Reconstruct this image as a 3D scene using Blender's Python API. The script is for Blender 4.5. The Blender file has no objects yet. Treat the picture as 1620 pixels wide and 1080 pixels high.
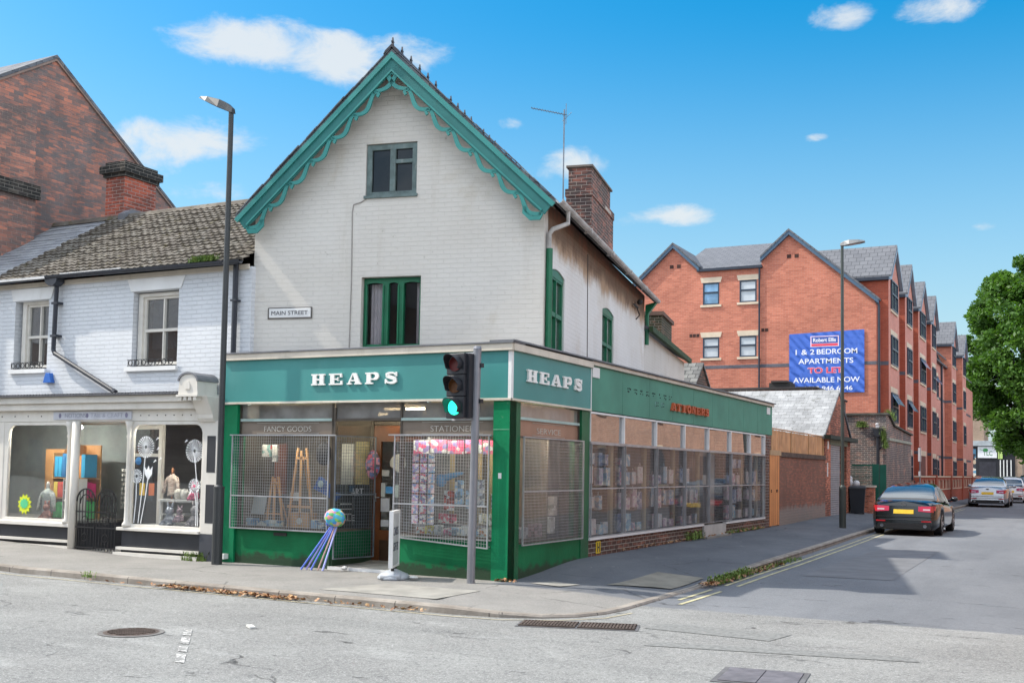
import bpy, bmesh, math, random
from math import sin, cos, pi, radians, sqrt
from mathutils import Vector, Matrix
from mathutils.geometry import tessellate_polygon
random.seed(7)
SC = bpy.context.scene
COL = SC.collection
# ------------------------------------------------------------------ camera, world, sun, exposure
cd = bpy.data.cameras.new('camera'); cam = bpy.data.objects.new('camera', cd); COL.objects.link(cam)
CAM_LOC = Vector((7.174, -13.956, 1.6))
yaw, pitch, roll = radians(-27.11637), radians(3.4472), radians(0.9501)
fwd = Vector((sin(yaw), cos(yaw), 0)); right = Vector((cos(yaw), -sin(yaw), 0)); up = Vector((0, 0, 1))
fwd, up = fwd*cos(pitch) + up*sin(pitch), up*cos(pitch) - fwd*sin(pitch)
right, up = right*cos(roll) + up*sin(roll), up*cos(roll) - right*sin(roll)
cam.matrix_world = Matrix(((right.x, up.x, -fwd.x, CAM_LOC.x), (right.y, up.y, -fwd.y, CAM_LOC.y), (right.z, up.z, -fwd.z, CAM_LOC.z), (0, 0, 0, 1)))
cd.sensor_width = 36; cd.lens = 38.695; cd.shift_y = 95.5 / 1620
cd.clip_start = .1; cd.clip_end = 3000
SC.camera = cam

SUN_AZ, SUN_EL = 18.0, 48.5          # shadows run 18 degrees from +x towards +y
world = bpy.data.worlds.new('World'); SC.world = world; world.use_nodes = True
nt = world.node_tree; nt.nodes.clear()
def wn(t, **k):
    n = nt.nodes.new(t)
    for a, b in k.items(): setattr(n, a, b)
    return n
def wl_(a, b): nt.links.new(a, b)
def wmath(op, a, b=None, clamp=False):
    n = wn('ShaderNodeMath', operation=op, use_clamp=clamp)
    for i, v in enumerate((a, b)):
        if v is None: continue
        if isinstance(v, (int, float)): n.inputs[i].default_value = v
        else: wl_(v, n.inputs[i])
    return n.outputs[0]
out = wn('ShaderNodeOutputWorld'); bg = wn('ShaderNodeBackground'); bg.inputs[1].default_value = SKY_STRENGTH = 0.15
sky = wn('ShaderNodeTexSky', sky_type='NISHITA', sun_disc=False)
sky.sun_elevation = radians(SUN_EL)
# the sun stands towards (-cos az, -sin az) in plan
sky.sun_rotation = math.atan2(-cos(radians(SUN_AZ)), -sin(radians(SUN_AZ)))
sky.altitude = 0; sky.air_density = 1.3; sky.dust_density = 1.6; sky.ozone_density = 3.0
hs = wn('ShaderNodeHueSaturation'); hs.inputs['Saturation'].default_value = 1.62; hs.inputs['Value'].default_value = .53; hs.inputs['Hue'].default_value = 0.490
wl_(sky.outputs[0], hs.inputs['Color'])
tc = wn('ShaderNodeTexCoord')
def cloud_mask(cx, cy, w, h, tilt=0.0):
    # direction of a cloud, given as an angle from the camera's heading (cx) and elevation tangent (cy)
    d = (Vector((sin(cx), cos(cx), 0)) + Vector((0, 0, cy))).normalized()
    r = Vector((cos(cx), -sin(cx), tilt)).normalized(); u_ = r.cross(d).normalized()
    def dot(v):
        n = wn('ShaderNodeVectorMath', operation='DOT_PRODUCT'); wl_(tc.outputs['Generated'], n.inputs[0]); n.inputs[1].default_value = v
        return n.outputs['Value']
    a = wmath('DIVIDE', wmath('SUBTRACT', dot(r), r.dot(d)), w); b = wmath('DIVIDE', wmath('SUBTRACT', dot(u_), u_.dot(d)), h)
    rr = wmath('ADD', wmath('MULTIPLY', a, a), wmath('MULTIPLY', b, b))
    front = wmath('GREATER_THAN', dot(d), 0)
    m = wmath('SUBTRACT', 1.0, rr, True)
    return wmath('MULTIPLY', m, front)
CLOUDS = []   # (heading, elevation tangent, half width, half height, strength)
def cpx(px, py, w, h, k, tilt=0.0):
    v = right*((px-810)/1741.3) + up*(-(py-635.5)/1741.3) + fwd
    hd = math.atan2(v.x, v.y); el = v.z/sqrt(v.x*v.x + v.y*v.y)
    CLOUDS.append((hd, el, w/1741.3, h/1741.3, k, tilt))
for c in ((410,68,150,56,1.25),(530,92,140,52,1.3,-.1),(640,85,100,36,1.0),(330,60,90,26,.8,-.1),(300,222,130,46,1.2),(235,240,90,60,.9),(320,300,120,26,.5),
          (900,258,72,34,1.0),(850,275,60,26,.7),(812,196,34,14,.75),(1060,342,92,24,1.05),(1000,350,70,16,.6),(1330,26,62,30,1.0),(1490,14,80,30,.95),
          (1290,217,24,9,.8),(1340,220,14,6,.3),(1560,358,34,10,.45),(360,175,60,22,.35),(470,380,60,22,.2),(1580,640,120,60,.9)):
    cpx(*c)
nz = wn('ShaderNodeTexNoise'); nz.inputs['Scale'].default_value = 17; nz.inputs['Detail'].default_value = 9; nz.inputs['Roughness'].default_value = .64; nz.inputs['Distortion'].default_value = .35
mp = wn('ShaderNodeMapping'); mp.inputs['Scale'].default_value = (1, 1, 2.0); wl_(tc.outputs['Generated'], mp.inputs[0]); wl_(mp.outputs[0], nz.inputs['Vector'])
tot = None
for hd, el, w, h, k, tl in CLOUDS:
    m = wmath('MULTIPLY', cloud_mask(hd, el, w, h, tl), k)
    tot = m if tot is None else wmath('MAXIMUM', tot, m)
# noise for the unseen fill cloud added outside the part in view
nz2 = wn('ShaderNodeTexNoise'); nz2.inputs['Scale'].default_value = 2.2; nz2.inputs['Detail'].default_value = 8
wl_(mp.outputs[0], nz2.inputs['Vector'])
def wramp(f, lo, hi):
    n = wn('ShaderNodeMapRange'); n.interpolation_type = 'SMOOTHSTEP'; wl_(f, n.inputs[0]); n.inputs[1].default_value = lo; n.inputs[2].default_value = hi; return n.outputs[0]
e1 = wmath('MULTIPLY', wmath('SUBTRACT', nz.outputs['Fac'], .5), 2.3)
mask = wmath('MULTIPLY', wramp(wmath('ADD', tot, e1), .38, 1.25), wramp(tot, .0, .35)); mask = wmath('MULTIPLY', mask, .88)
# bright cloud added beside, above and behind the view, to lift and whiten shade
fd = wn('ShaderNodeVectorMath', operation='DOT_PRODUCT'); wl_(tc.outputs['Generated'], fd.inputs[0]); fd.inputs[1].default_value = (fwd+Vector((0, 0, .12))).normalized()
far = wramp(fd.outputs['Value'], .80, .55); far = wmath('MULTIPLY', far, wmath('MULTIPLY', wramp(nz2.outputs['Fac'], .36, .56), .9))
mx = wn('ShaderNodeMix', data_type='RGBA'); mx.inputs['B'].default_value = (2.35, 2.45, 2.5, 1)
sz = wn('ShaderNodeSeparateXYZ'); wl_(tc.outputs['Generated'], sz.inputs[0])   # thin summer haze low in the sky
hz = wn('ShaderNodeMix', data_type='RGBA'); hz.inputs['B'].default_value = (1.55, 2.15, 2.6, 1); wl_(wmath('MULTIPLY', wramp(sz.outputs['Z'], .40, .02), .62), hz.inputs['Factor']); wl_(hs.outputs[0], hz.inputs['A'])
wl_(mask, mx.inputs['Factor']); wl_(hz.outputs['Result'], mx.inputs['A'])
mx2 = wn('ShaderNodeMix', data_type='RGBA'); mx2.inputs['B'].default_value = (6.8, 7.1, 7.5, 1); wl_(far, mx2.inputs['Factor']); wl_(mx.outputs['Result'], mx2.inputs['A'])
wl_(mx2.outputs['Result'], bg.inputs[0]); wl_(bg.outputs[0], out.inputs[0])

sl = bpy.data.lights.new('sun', 'SUN'); so = bpy.data.objects.new('sun', sl); COL.objects.link(so)
sl.energy = 2.45; sl.angle = radians(.9); sl.color = (1, .93, .82)
ldir = Vector((cos(radians(SUN_AZ))*cos(radians(SUN_EL)), sin(radians(SUN_AZ))*cos(radians(SUN_EL)), -sin(radians(SUN_EL))))
so.rotation_euler = ldir.to_track_quat('-Z', 'Y').to_euler(); so.location = (-8, -4, 12)
SC.view_settings.view_transform = 'Standard'; SC.view_settings.look = 'None'; SC.view_settings.gamma = 1; SC.view_settings.exposure = 1.25
SC.cycles.max_bounces = 8; SC.cycles.transparent_max_bounces = 16; SC.cycles.diffuse_bounces = 3; SC.cycles.glossy_bounces = 3

# ------------------------------------------------------------------ materials
class NM:
    def __init__(s, name):
        s.m = bpy.data.materials.new(name); s.m.use_nodes = True; s.t = s.m.node_tree; s.t.nodes.clear()
        s.out = s.n('ShaderNodeOutputMaterial'); s.b = s.n('ShaderNodeBsdfPrincipled'); s.l(s.b.outputs[0], s.out.inputs[0])
        s._tc = None
    def n(s, t, **k):
        n = s.t.nodes.new(t)
        for a, b in k.items(): setattr(n, a, b)
        return n
    def l(s, a, b): s.t.links.new(a, b)
    def tc(s, w='Object'):
        if s._tc is None: s._tc = s.n('ShaderNodeTexCoord')
        return s._tc.outputs[w]
    def set(s, inp, v):
        if isinstance(v, (int, float)): inp.default_value = v
        elif isinstance(v, tuple): inp.default_value = (*v, 1) if len(v) == 3 and inp.type == 'RGBA' else v
        else: s.l(v, inp)
    def noise(s, scale, detail=5, rough=.55, co='Object', sc=(1, 1, 1), dist=0.0):
        m = s.n('ShaderNodeMapping'); m.inputs['Scale'].default_value = sc; s.l(s.tc(co), m.inputs[0])
        n = s.n('ShaderNodeTexNoise'); n.inputs['Scale'].default_value = scale; n.inputs['Detail'].default_value = detail
        n.inputs['Roughness'].default_value = rough; n.inputs['Distortion'].default_value = dist; s.l(m.outputs[0], n.inputs['Vector'])
        return n.outputs['Fac']
    def math(s, op, a, b=0.0, clamp=False):
        n = s.n('ShaderNodeMath', operation=op, use_clamp=clamp); s.set(n.inputs[0], a); s.set(n.inputs[1], b); return n.outputs[0]
    def ramp(s, f, lo, hi):
        n = s.n('ShaderNodeMapRange'); n.interpolation_type = 'SMOOTHSTEP'; s.l(f, n.inputs[0]); n.inputs[1].default_value = lo; n.inputs[2].default_value = hi; return n.outputs[0]
    def mix(s, f, a, b, mode='MIX'):
        n = s.n('ShaderNodeMix', data_type='RGBA', blend_type=mode); s.set(n.inputs['Factor'], f); s.set(n.inputs['A'], a); s.set(n.inputs['B'], b); return n.outputs['Result']
    def bump(s, h, dist=.01, st=1.0):
        n = s.n('ShaderNodeBump'); n.inputs['Distance'].default_value = dist; n.inputs['Strength'].default_value = st; s.l(h, n.inputs['Height'])
        prev = s.b.inputs['Normal'].links
        if prev: s.l(prev[0].from_socket, n.inputs['Normal'])
        s.l(n.outputs[0], s.b.inputs['Normal'])
    def fin(s, col, rough=.6, metal=0.0, spec=.5, coat=0.0):
        s.set(s.b.inputs['Base Color'], col); s.set(s.b.inputs['Roughness'], rough); s.b.inputs['Metallic'].default_value = metal
        s.b.inputs['Specular IOR Level'].default_value = spec; s.b.inputs['Coat Weight'].default_value = coat; s.b.inputs['Coat Roughness'].default_value = .05
        return s.m
def dk(c, k): return tuple(x*k for x in c)
def paint(name, c, rough=.55, var=.18, scale=3.0, dirt=.0, dirtcol=(.09, .07, .05), metal=0.0, spec=.4, coat=0.0, bump=.0, chips=0.0, chipcol=(.3, .28, .25)):
    s = NM(name); f = s.noise(scale, 6); col = s.mix(s.ramp(f, .3, .7), dk(c, 1-var), dk(c, 1+var*.6))
    if dirt:
        g = s.ramp(s.noise(scale*2.1, 8, .65, sc=(1, 1, .35)), .52, .78); col = s.mix(s.math('MULTIPLY', g, dirt), col, dirtcol)
    if chips:
        g = s.ramp(s.noise(scale*9, 5, .7), .66, .70); col = s.mix(s.math('MULTIPLY', g, chips), col, chipcol)
    if bump: s.bump(s.noise(scale*14, 4), bump)
    return s.fin(col, rough, metal, spec, coat)
def brickmat(name, c1, c2, mortar, bw=.225, bh=.075, ms=.012, dark=None, darkamt=.5, darkscale=.5, painted=False, blotch=None, jf=.28, bump=.006, var=.25, fine=True, stain=None, rough=.85, streak=None, squash=None):
    s = NM(name)
    t = s.n('ShaderNodeTexBrick'); s.l(s.tc('UV'), t.inputs['Vector'])
    t.inputs['Scale'].default_value = 1; t.inputs['Brick Width'].default_value = bw; t.inputs['Row Height'].default_value = bh
    t.inputs['Mortar Size'].default_value = ms/2; t.inputs['Mortar Smooth'].default_value = .3; t.inputs['Bias'].default_value = 0
    if painted:
        t.inputs['Color1'].default_value = (1, 1, 1, 1); t.inputs['Color2'].default_value = (1, 1, 1, 1); t.inputs['Mortar'].default_value = (0, 0, 0, 1)
        base = s.mix(s.ramp(s.noise(.7, 7, .6), .3, .72), c1, c2)
        base = s.mix(s.math('MULTIPLY', s.ramp(s.noise(7, 6, .7), .35, .75), .22), base, dk(c2, .88))
        if blotch: base = s.mix(s.math('MULTIPLY', s.ramp(s.noise(.55, 8, .7, dist=.4), .53, .66), blotch[1]), base, blotch[0]); base = s.mix(s.math('MULTIPLY', s.ramp(s.noise(5.5, 8, .8), .63, .67), .55), base, dk(blotch[0], .6))
        joint = s.math('MULTIPLY', t.outputs['Fac'], s.ramp(s.noise(1.6, 5, .7), .36, .66))
        base = s.mix(s.math('MULTIPLY', joint, jf), base, mortar)
    else:
        t.inputs['Color1'].default_value = (*c1, 1); t.inputs['Color2'].default_value = (*c2, 1); t.inputs['Mortar'].default_value = (*mortar, 1)
        base = t.outputs['Color']
        if dark:
            nn = s.noise(darkscale, 4, .6, 'UV', (1, 1, 1)); n2 = s.noise(3.2, 3, .7, 'UV', (1, 4.5, 1)); 
            f = s.ramp(s.math('ADD', s.math('MULTIPLY', nn, .45), s.math('MULTIPLY', n2, .55)), .5-.12*darkamt-.06, .5-.12*darkamt+.07)
            f = s.math('MULTIPLY', f, s.math('SUBTRACT', 1.0, t.outputs['Fac']))
            base = s.mix(f, base, dark)
        base = s.mix(s.ramp(s.noise(1.1, 6, .6), .3, .75), dk((1, 1, 1), 1-var), (1.08, 1.06, 1.04)) if False else s.mix(.0, base, base)
        v = s.mix(s.ramp(s.noise(.9, 6, .65), .28, .75), dk((1, 1, 1), 1-var), (1.05, 1.05, 1.05)); base = s.mix(1.0, base, v, 'MULTIPLY')
    if streak:   # dirt running down, given colour and amount
        g = s.ramp(s.noise(1.4, 7, .65, sc=(1, 1, .12)), .55, .8); base = s.mix(s.math('MULTIPLY', g, streak[1]), base, streak[0])
    if stain:    # an irregular stain band at a given height: (z0,z1,colour,amount,[y gate])
        sp = s.n('ShaderNodeSeparateXYZ'); s.l(s.tc('Object'), sp.inputs[0])
        for z0, z1, colr, amt, sc_ in stain:
            h = s.n('ShaderNodeMapRange'); s.l(sp.outputs['Z'], h.inputs[0]); h.inputs[1].default_value = z0; h.inputs[2].default_value = z1
            g = s.ramp(s.math('ADD', s.math('MULTIPLY', h.outputs[0], .62), s.math('MULTIPLY', s.noise(sc_, 8, .72, sc=(1, 1, .45)), .62)), .6, .82)
            base = s.mix(s.math('MULTIPLY', g, amt), base, colr)
    inv = s.math('SUBTRACT', 1.0, t.outputs['Fac'])
    if fine: inv = s.math('ADD', inv, s.math('MULTIPLY', s.noise(22, 4, .7), .5))
    s.bump(inv, bump)
    return s.fin(base, rough, 0, .25)
def tilemat(name, c1, c2, tw, th, gap=.006, moss=None, var=.3, rough=.75, lichen=None):
    s = NM(name); t = s.n('ShaderNodeTexBrick'); s.l(s.tc('UV'), t.inputs['Vector'])
    t.inputs['Scale'].default_value = 1; t.inputs['Brick Width'].default_value = tw; t.inputs['Row Height'].default_value = th
    t.inputs['Mortar Size'].default_value = gap/2; t.inputs['Color1'].default_value = (*c1, 1); t.inputs['Color2'].default_value = (*c2, 1); t.inputs['Mortar'].default_value = (*dk(c1, .35), 1)
    base = t.outputs['Color']
    v = s.mix(s.ramp(s.noise(1.3, 7, .68), .3, .72), dk((1, 1, 1), 1-var), (1.1, 1.1, 1.1)); base = s.mix(1.0, base, v, 'MULTIPLY')
    if moss: base = s.mix(s.math('MULTIPLY', s.ramp(s.noise(moss[2], 7, .72), .55, .66), moss[1]), base, moss[0])
    if lichen: base = s.mix(s.math('MULTIPLY', s.ramp(s.noise(lichen[2], 8, .75), .56, .62), lichen[1]), base, lichen[0])
    s.bump(s.math('SUBTRACT', 1.0, t.outputs['Fac']), .008)
    return s.fin(base, rough, 0, .3)
def glassmat(name, tint=(.8, .85, .85), refl=.12, dirt=.08, wavy=.0, rough=.0, fm=1.5):
    m = bpy.data.materials.new(name); m.use_nodes = True; t = m.node_tree; t.nodes.clear()
    o = t.nodes.new('ShaderNodeOutputMaterial'); tr = t.nodes.new('ShaderNodeBsdfTransparent'); tr.inputs[0].default_value = (*tint, 1)
    g = t.nodes.new('ShaderNodeBsdfGlossy'); g.inputs['Roughness'].default_value = rough; g.inputs[0].default_value = (.95, .97, 1, 1)
    fr = t.nodes.new('ShaderNodeFresnel'); fr.inputs[0].default_value = 1.5
    ad = t.nodes.new('ShaderNodeMath'); ad.operation = 'MULTIPLY_ADD'; ad.inputs[1].default_value = fm; ad.inputs[2].default_value = refl; ad.use_clamp = True
    t.links.new(fr.outputs[0], ad.inputs[0])
    mx = t.nodes.new('ShaderNodeMixShader'); t.links.new(ad.outputs[0], mx.inputs[0]); t.links.new(tr.outputs[0], mx.inputs[1]); t.links.new(g.outputs[0], mx.inputs[2])
    if wavy:
        tcn = t.nodes.new('ShaderNodeTexCoord'); n = t.nodes.new('ShaderNodeTexNoise'); n.inputs['Scale'].default_value = .9; n.inputs['Detail'].default_value = 1
        b = t.nodes.new('ShaderNodeBump'); b.inputs['Distance'].default_value = wavy; t.links.new(tcn.outputs['Object'], n.inputs['Vector']); t.links.new(n.outputs['Fac'], b.inputs['Height']); t.links.new(b.outputs[0], g.inputs['Normal'])
    last = mx.outputs[0]
    if dirt:
        d = t.nodes.new('ShaderNodeBsdfDiffuse'); d.inputs[0].default_value = (.5, .5, .48, 1)
        tc2 = t.nodes.new('ShaderNodeTexCoord'); n2 = t.nodes.new('ShaderNodeTexNoise'); n2.inputs['Scale'].default_value = 2.3; n2.inputs['Detail'].default_value = 6; t.links.new(tc2.outputs['Object'], n2.inputs['Vector'])
        k = t.nodes.new('ShaderNodeMath'); k.operation = 'MULTIPLY'; k.inputs[1].default_value = dirt*2; t.links.new(n2.outputs['Fac'], k.inputs[0])
        m2 = t.nodes.new('ShaderNodeMixShader'); t.links.new(k.outputs[0], m2.inputs[0]); t.links.new(last, m2.inputs[1]); t.links.new(d.outputs[0], m2.inputs[2]); last = m2.outputs[0]
    t.links.new(last, o.inputs[0]); return m
def emit(name, c, st):
    s = NM(name); s.b.inputs['Emission Color'].default_value = (*c, 1); s.b.inputs['Emission Strength'].default_value = st; return s.fin(c, .4)
def plain(name, c, rough=.6, metal=0.0, spec=.4, coat=0.0): return paint(name, c, rough, .08, 6, metal=metal, spec=spec, coat=coat)
def speckled(name, cols, scale, rough=.6):   # printed matter: patches of several inks
    s = NM(name); v = s.n('ShaderNodeTexVoronoi'); v.inputs['Scale'].default_value = scale; m = s.n('ShaderNodeMapping'); m.inputs['Scale'].default_value = (1, 1, 1.3); s.l(s.tc('Object'), m.inputs[0]); s.l(m.outputs[0], v.inputs['Vector'])
    sp = s.n('ShaderNodeSeparateColor'); s.l(v.outputs['Color'], sp.inputs[0]); r = s.n('ShaderNodeValToRGB'); r.color_ramp.interpolation = 'CONSTANT'
    s.l(sp.outputs[0], r.inputs[0]); e = r.color_ramp.elements
    while len(e) < len(cols): e.new(.5)
    for i, c in enumerate(cols): e[i].position = i/len(cols); e[i].color = (*c, 1)
    return s.fin(r.outputs[0], rough)

# ------------------------------------------------------------------ frames and mesh builder
class Fr:
    """local (u, d, z): u along a wall, d into it, z up"""
    def __init__(s, ox=0, oy=0, deg=0, oz=0):
        a = radians(deg); s.o = Vector((ox, oy, oz)); s.u = Vector((cos(a), sin(a), 0)); s.d = Vector((-sin(a), cos(a), 0)); s.z = Vector((0, 0, 1))
    def p(s, u, d, z): return s.o + s.u*u + s.d*d + s.z*z
W = Fr()
def worldloc(o):
    v = Vector((0, 0, 0))
    while o is not None: v = v + o.location; o = o.parent
    return v
class MB:
    def __init__(s, fr=W): s.fr = fr; s.v = []; s.f = []; s.mi = []
    def pt(s, u, d, z): s.v.append(s.fr.p(u, d, z)); return len(s.v)-1
    def face(s, ids, m=0): s.f.append(tuple(ids)); s.mi.append(m); return s
    def poly(s, pts, m=0): return s.face([s.pt(*p) for p in pts], m)
    def box(s, u0, u1, d0, d1, z0, z1, m=0):
        if u0 > u1: u0, u1 = u1, u0
        if d0 > d1: d0, d1 = d1, d0
        if z0 > z1: z0, z1 = z1, z0
        i = [s.pt(*p) for p in ((u0,d0,z0),(u1,d0,z0),(u1,d1,z0),(u0,d1,z0),(u0,d0,z1),(u1,d0,z1),(u1,d1,z1),(u0,d1,z1))]
        for q in ((0,3,2,1),(4,5,6,7),(0,1,5,4),(1,2,6,5),(2,3,7,6),(3,0,4,7)): s.face([i[k] for k in q], m)
        return s
    def hexa(s, p, m=0):   # eight corners: bottom 4 (ccw), top 4
        i = [s.pt(*q) for q in p]
        for q in ((0,3,2,1),(4,5,6,7),(0,1,5,4),(1,2,6,5),(2,3,7,6),(3,0,4,7)): s.face([i[k] for k in q], m)
        return s
    def prism(s, pts, d0, d1, m=0, axis='d'):
        """polygon in (u,z) extruded from d0 to d1; axis 'u': polygon in (d,z) extruded along u; 'z': polygon in (u,d) extruded in z"""
        def P(a, b, e): return (a, e, b) if axis == 'd' else ((e, a, b) if axis == 'u' else (a, b, e))
        area = sum(pts[i][0]*pts[(i+1) % len(pts)][1]-pts[(i+1) % len(pts)][0]*pts[i][1] for i in range(len(pts)))
        if area < 0: pts = pts[::-1]
        n = len(pts); A = [s.pt(*P(a, b, d0)) for a, b in pts]; B = [s.pt(*P(a, b, d1)) for a, b in pts]
        s.face(A, m); s.face(B[::-1], m)
        for i in range(n): j = (i+1) % n; s.face((A[j], A[i], B[i], B[j]), m)
        return s
    def panel(s, outer, holes, d0, th, m=0, reveal=None):
        """wall panel with openings; reveal: depth of the sides of the openings"""
        loops = [[Vector((a, b, 0)) for a, b in outer]]+[[Vector((a, b, 0)) for a, b in h] for h in holes]
        flat = [p for l in loops for p in l]; tris = tessellate_polygon(loops)
        F = [s.pt(p.x, d0, p.y) for p in flat]; B = [s.pt(p.x, d0+th, p.y) for p in flat]
        for t in tris:
            a, b, c = t; ar = (flat[b]-flat[a]).cross(flat[c]-flat[a]).z
            t = (a, b, c) if ar > 0 else (a, c, b)
            s.face([F[k] for k in t], m); s.face([B[k] for k in t[::-1]], m)
        k = 0
        for l in loops:
            n = len(l)
            for i in range(n): s.face((F[k+i], F[k+(i+1) % n], B[k+(i+1) % n], B[k+i]), m)
            k += n
        return s
    def ring(s, c, r, ax1, ax2, n): return [s._add(c+ax1*(r*cos(2*pi*i/n))+ax2*(r*sin(2*pi*i/n))) for i in range(n)]
    def _add(s, v): s.v.append(v); return len(s.v)-1
    def tube(s, pts, r, n=8, m=0, cap=True):
        P = [s.fr.p(*p) for p in pts]; rs = r if isinstance(r, (list, tuple)) else [r]*len(P); prev = None; R0 = None
        for i, p in enumerate(P):
            t = (P[min(i+1, len(P)-1)]-P[max(i-1, 0)]).normalized()
            a = (Vector((0, 0, 1)) if abs(t.z) < .9 else Vector((1, 0, 0))) if prev is None else prev
            a = (a-t*a.dot(t)).normalized(); b = t.cross(a); prev = a
            R = s.ring(p, rs[i], a, b, n)
            if i == 0:
                if cap: s.face(R[::-1], m)
            else:
                for k in range(n): s.face((R0[k], R0[(k+1) % n], R[(k+1) % n], R[k]), m)
            R0 = R
        if cap: s.face(R0, m)
        return s
    def lathe(s, prof, c, n=16, m=0, sx=1.0, sy=1.0):
        R0 = None
        for r, z in prof:
            R = [s.pt(c[0]+r*sx*cos(2*pi*k/n), c[1]+r*sy*sin(2*pi*k/n), c[2]+z) for k in range(n)]
            if R0: 
                for k in range(n): s.face((R0[k], R0[(k+1) % n], R[(k+1) % n], R[k]), m)
            else: s.face(R[::-1], m)
            R0 = R
        s.face(R0, m); return s
    def ball(s, c, r, n=12, m=0, sz=1.0, su=1.0, sd=1.0):
        return s.lathe([(max(.0005, r*sin(pi*i/(n//2))), -r*sz*cos(pi*i/(n//2))) for i in range(n//2+1)], c, n, m, su, sd)
    def strip(s, pts, w, d0, d1, m=0):
        """a flat bent bar: centre line in (u,z), width w, from d0 to d1"""
        L = []; Rr = []
        for i, (a, b) in enumerate(pts):
            a0, b0 = pts[max(i-1, 0)]; a1, b1 = pts[min(i+1, len(pts)-1)]
            l = math.hypot(a1-a0, b1-b0) or 1; nx, nz_ = -(b1-b0)/l, (a1-a0)/l
            ww = w[i] if isinstance(w, (list, tuple)) else w
            L.append((a+nx*ww/2, b+nz_*ww/2)); Rr.append((a-nx*ww/2, b-nz_*ww/2))
        ids = [[s.pt(p[0], d, p[1]) for p in X] for X in (L, Rr) for d in (d0, d1)]
        L0, L1, R0, R1 = ids
        for i in range(len(pts)-1):
            s.face((R0[i], R0[i+1], L0[i+1], L0[i]), m); s.face((L1[i], L1[i+1], R1[i+1], R1[i]), m)
            s.face((L0[i], L0[i+1], L1[i+1], L1[i]), m); s.face((R1[i], R1[i+1], R0[i+1], R0[i]), m)
        s.face((L0[0], L1[0], R1[0], R0[0]), m); s.face((R0[-1], R1[-1], L1[-1], L0[-1]), m)
        return s
    def build(s, name, mats, parent=None, smooth=False, bevel=0, kind=None, label=None, split=False):
        if split:   # every loose piece becomes an object of its own
            par = list(range(len(s.v)))
            def find(a):
                while par[a] != a: par[a] = par[par[a]]; a = par[a]
                return a
            for f in s.f:
                r0 = find(f[0])
                for k in f[1:]: par[find(k)] = r0
            comp = {}
            for fi, f in enumerate(s.f): comp.setdefault(find(f[0]), []).append(fi)
            o = None
            for fl in comp.values():
                mb = MB(s.fr); mp_ = {}
                for fi in fl:
                    ids = []
                    for k in s.f[fi]:
                        if k not in mp_: mp_[k] = len(mb.v); mb.v.append(s.v[k])
                        ids.append(mp_[k])
                    mb.f.append(tuple(ids)); mb.mi.append(s.mi[fi])
                o2 = mb.build(name, mats, parent, smooth, bevel, kind, label); o = o or o2
            return o
        me = bpy.data.meshes.new(name); off = worldloc(parent) if parent else Vector((0, 0, 0))
        me.from_pydata([tuple(v-off) for v in s.v], [], s.f)
        if not isinstance(mats, (list, tuple)): mats = [mats]
        for m in mats: me.materials.append(m)
        if len(mats) > 1: me.polygons.foreach_set('material_index', s.mi)
        uv = me.uv_layers.new(name='UVMap').data
        for p in me.polygons:
            n = p.normal
            if abs(n.z) > .96: t = Vector((1, 0, 0)); b = Vector((0, 1, 0))
            else: t = Vector((-n.y, n.x, 0)).normalized(); b = n.cross(t)
            for li in p.loop_indices:
                v = s.v[me.loops[li].vertex_index]; uv[li].uv = (v.dot(t), v.dot(b))
        if smooth: me.polygons.foreach_set('use_smooth', [True]*len(me.polygons))
        me.update(); o = bpy.data.objects.new(name, me); COL.objects.link(o)
        if parent: o.parent = parent
        if bevel:
            b = o.modifiers.new('bevel', 'BEVEL'); b.width = bevel; b.segments = 2; b.limit_method = 'ANGLE'; b.angle_limit = radians(40)
        if kind: o['kind'] = kind
        if label: o['label'] = label
        return o
def thing(name, label, cat, loc=(0, 0, 0), group=None):
    o = bpy.data.objects.new(name, None); COL.objects.link(o); o.location = loc; o.empty_display_size = .2; tag(o, label, cat, group); return o
def tag(o, label, cat, group=None, kind=None):
    o['label'] = label; o['category'] = cat
    if group: o['group'] = group
    if kind: o['kind'] = kind
    return o
def copy_thing(o, loc, rz=0.0, label=None, group=None, scale=None):
    def rec(src, par):
        c = src.copy(); COL.objects.link(c); c.parent = par
        for ch in list(src.children): rec(ch, c)
        return c
    r = rec(o, None); r.location = loc; r.rotation_euler = (0, 0, rz)
    if scale: r.scale = scale
    if label: r['label'] = label
    if group: r['group'] = group
    return r
def rect(a, b, c, d): return [(a, c), (b, c), (b, d), (a, d)]   # u0,u1,z0,z1
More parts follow.
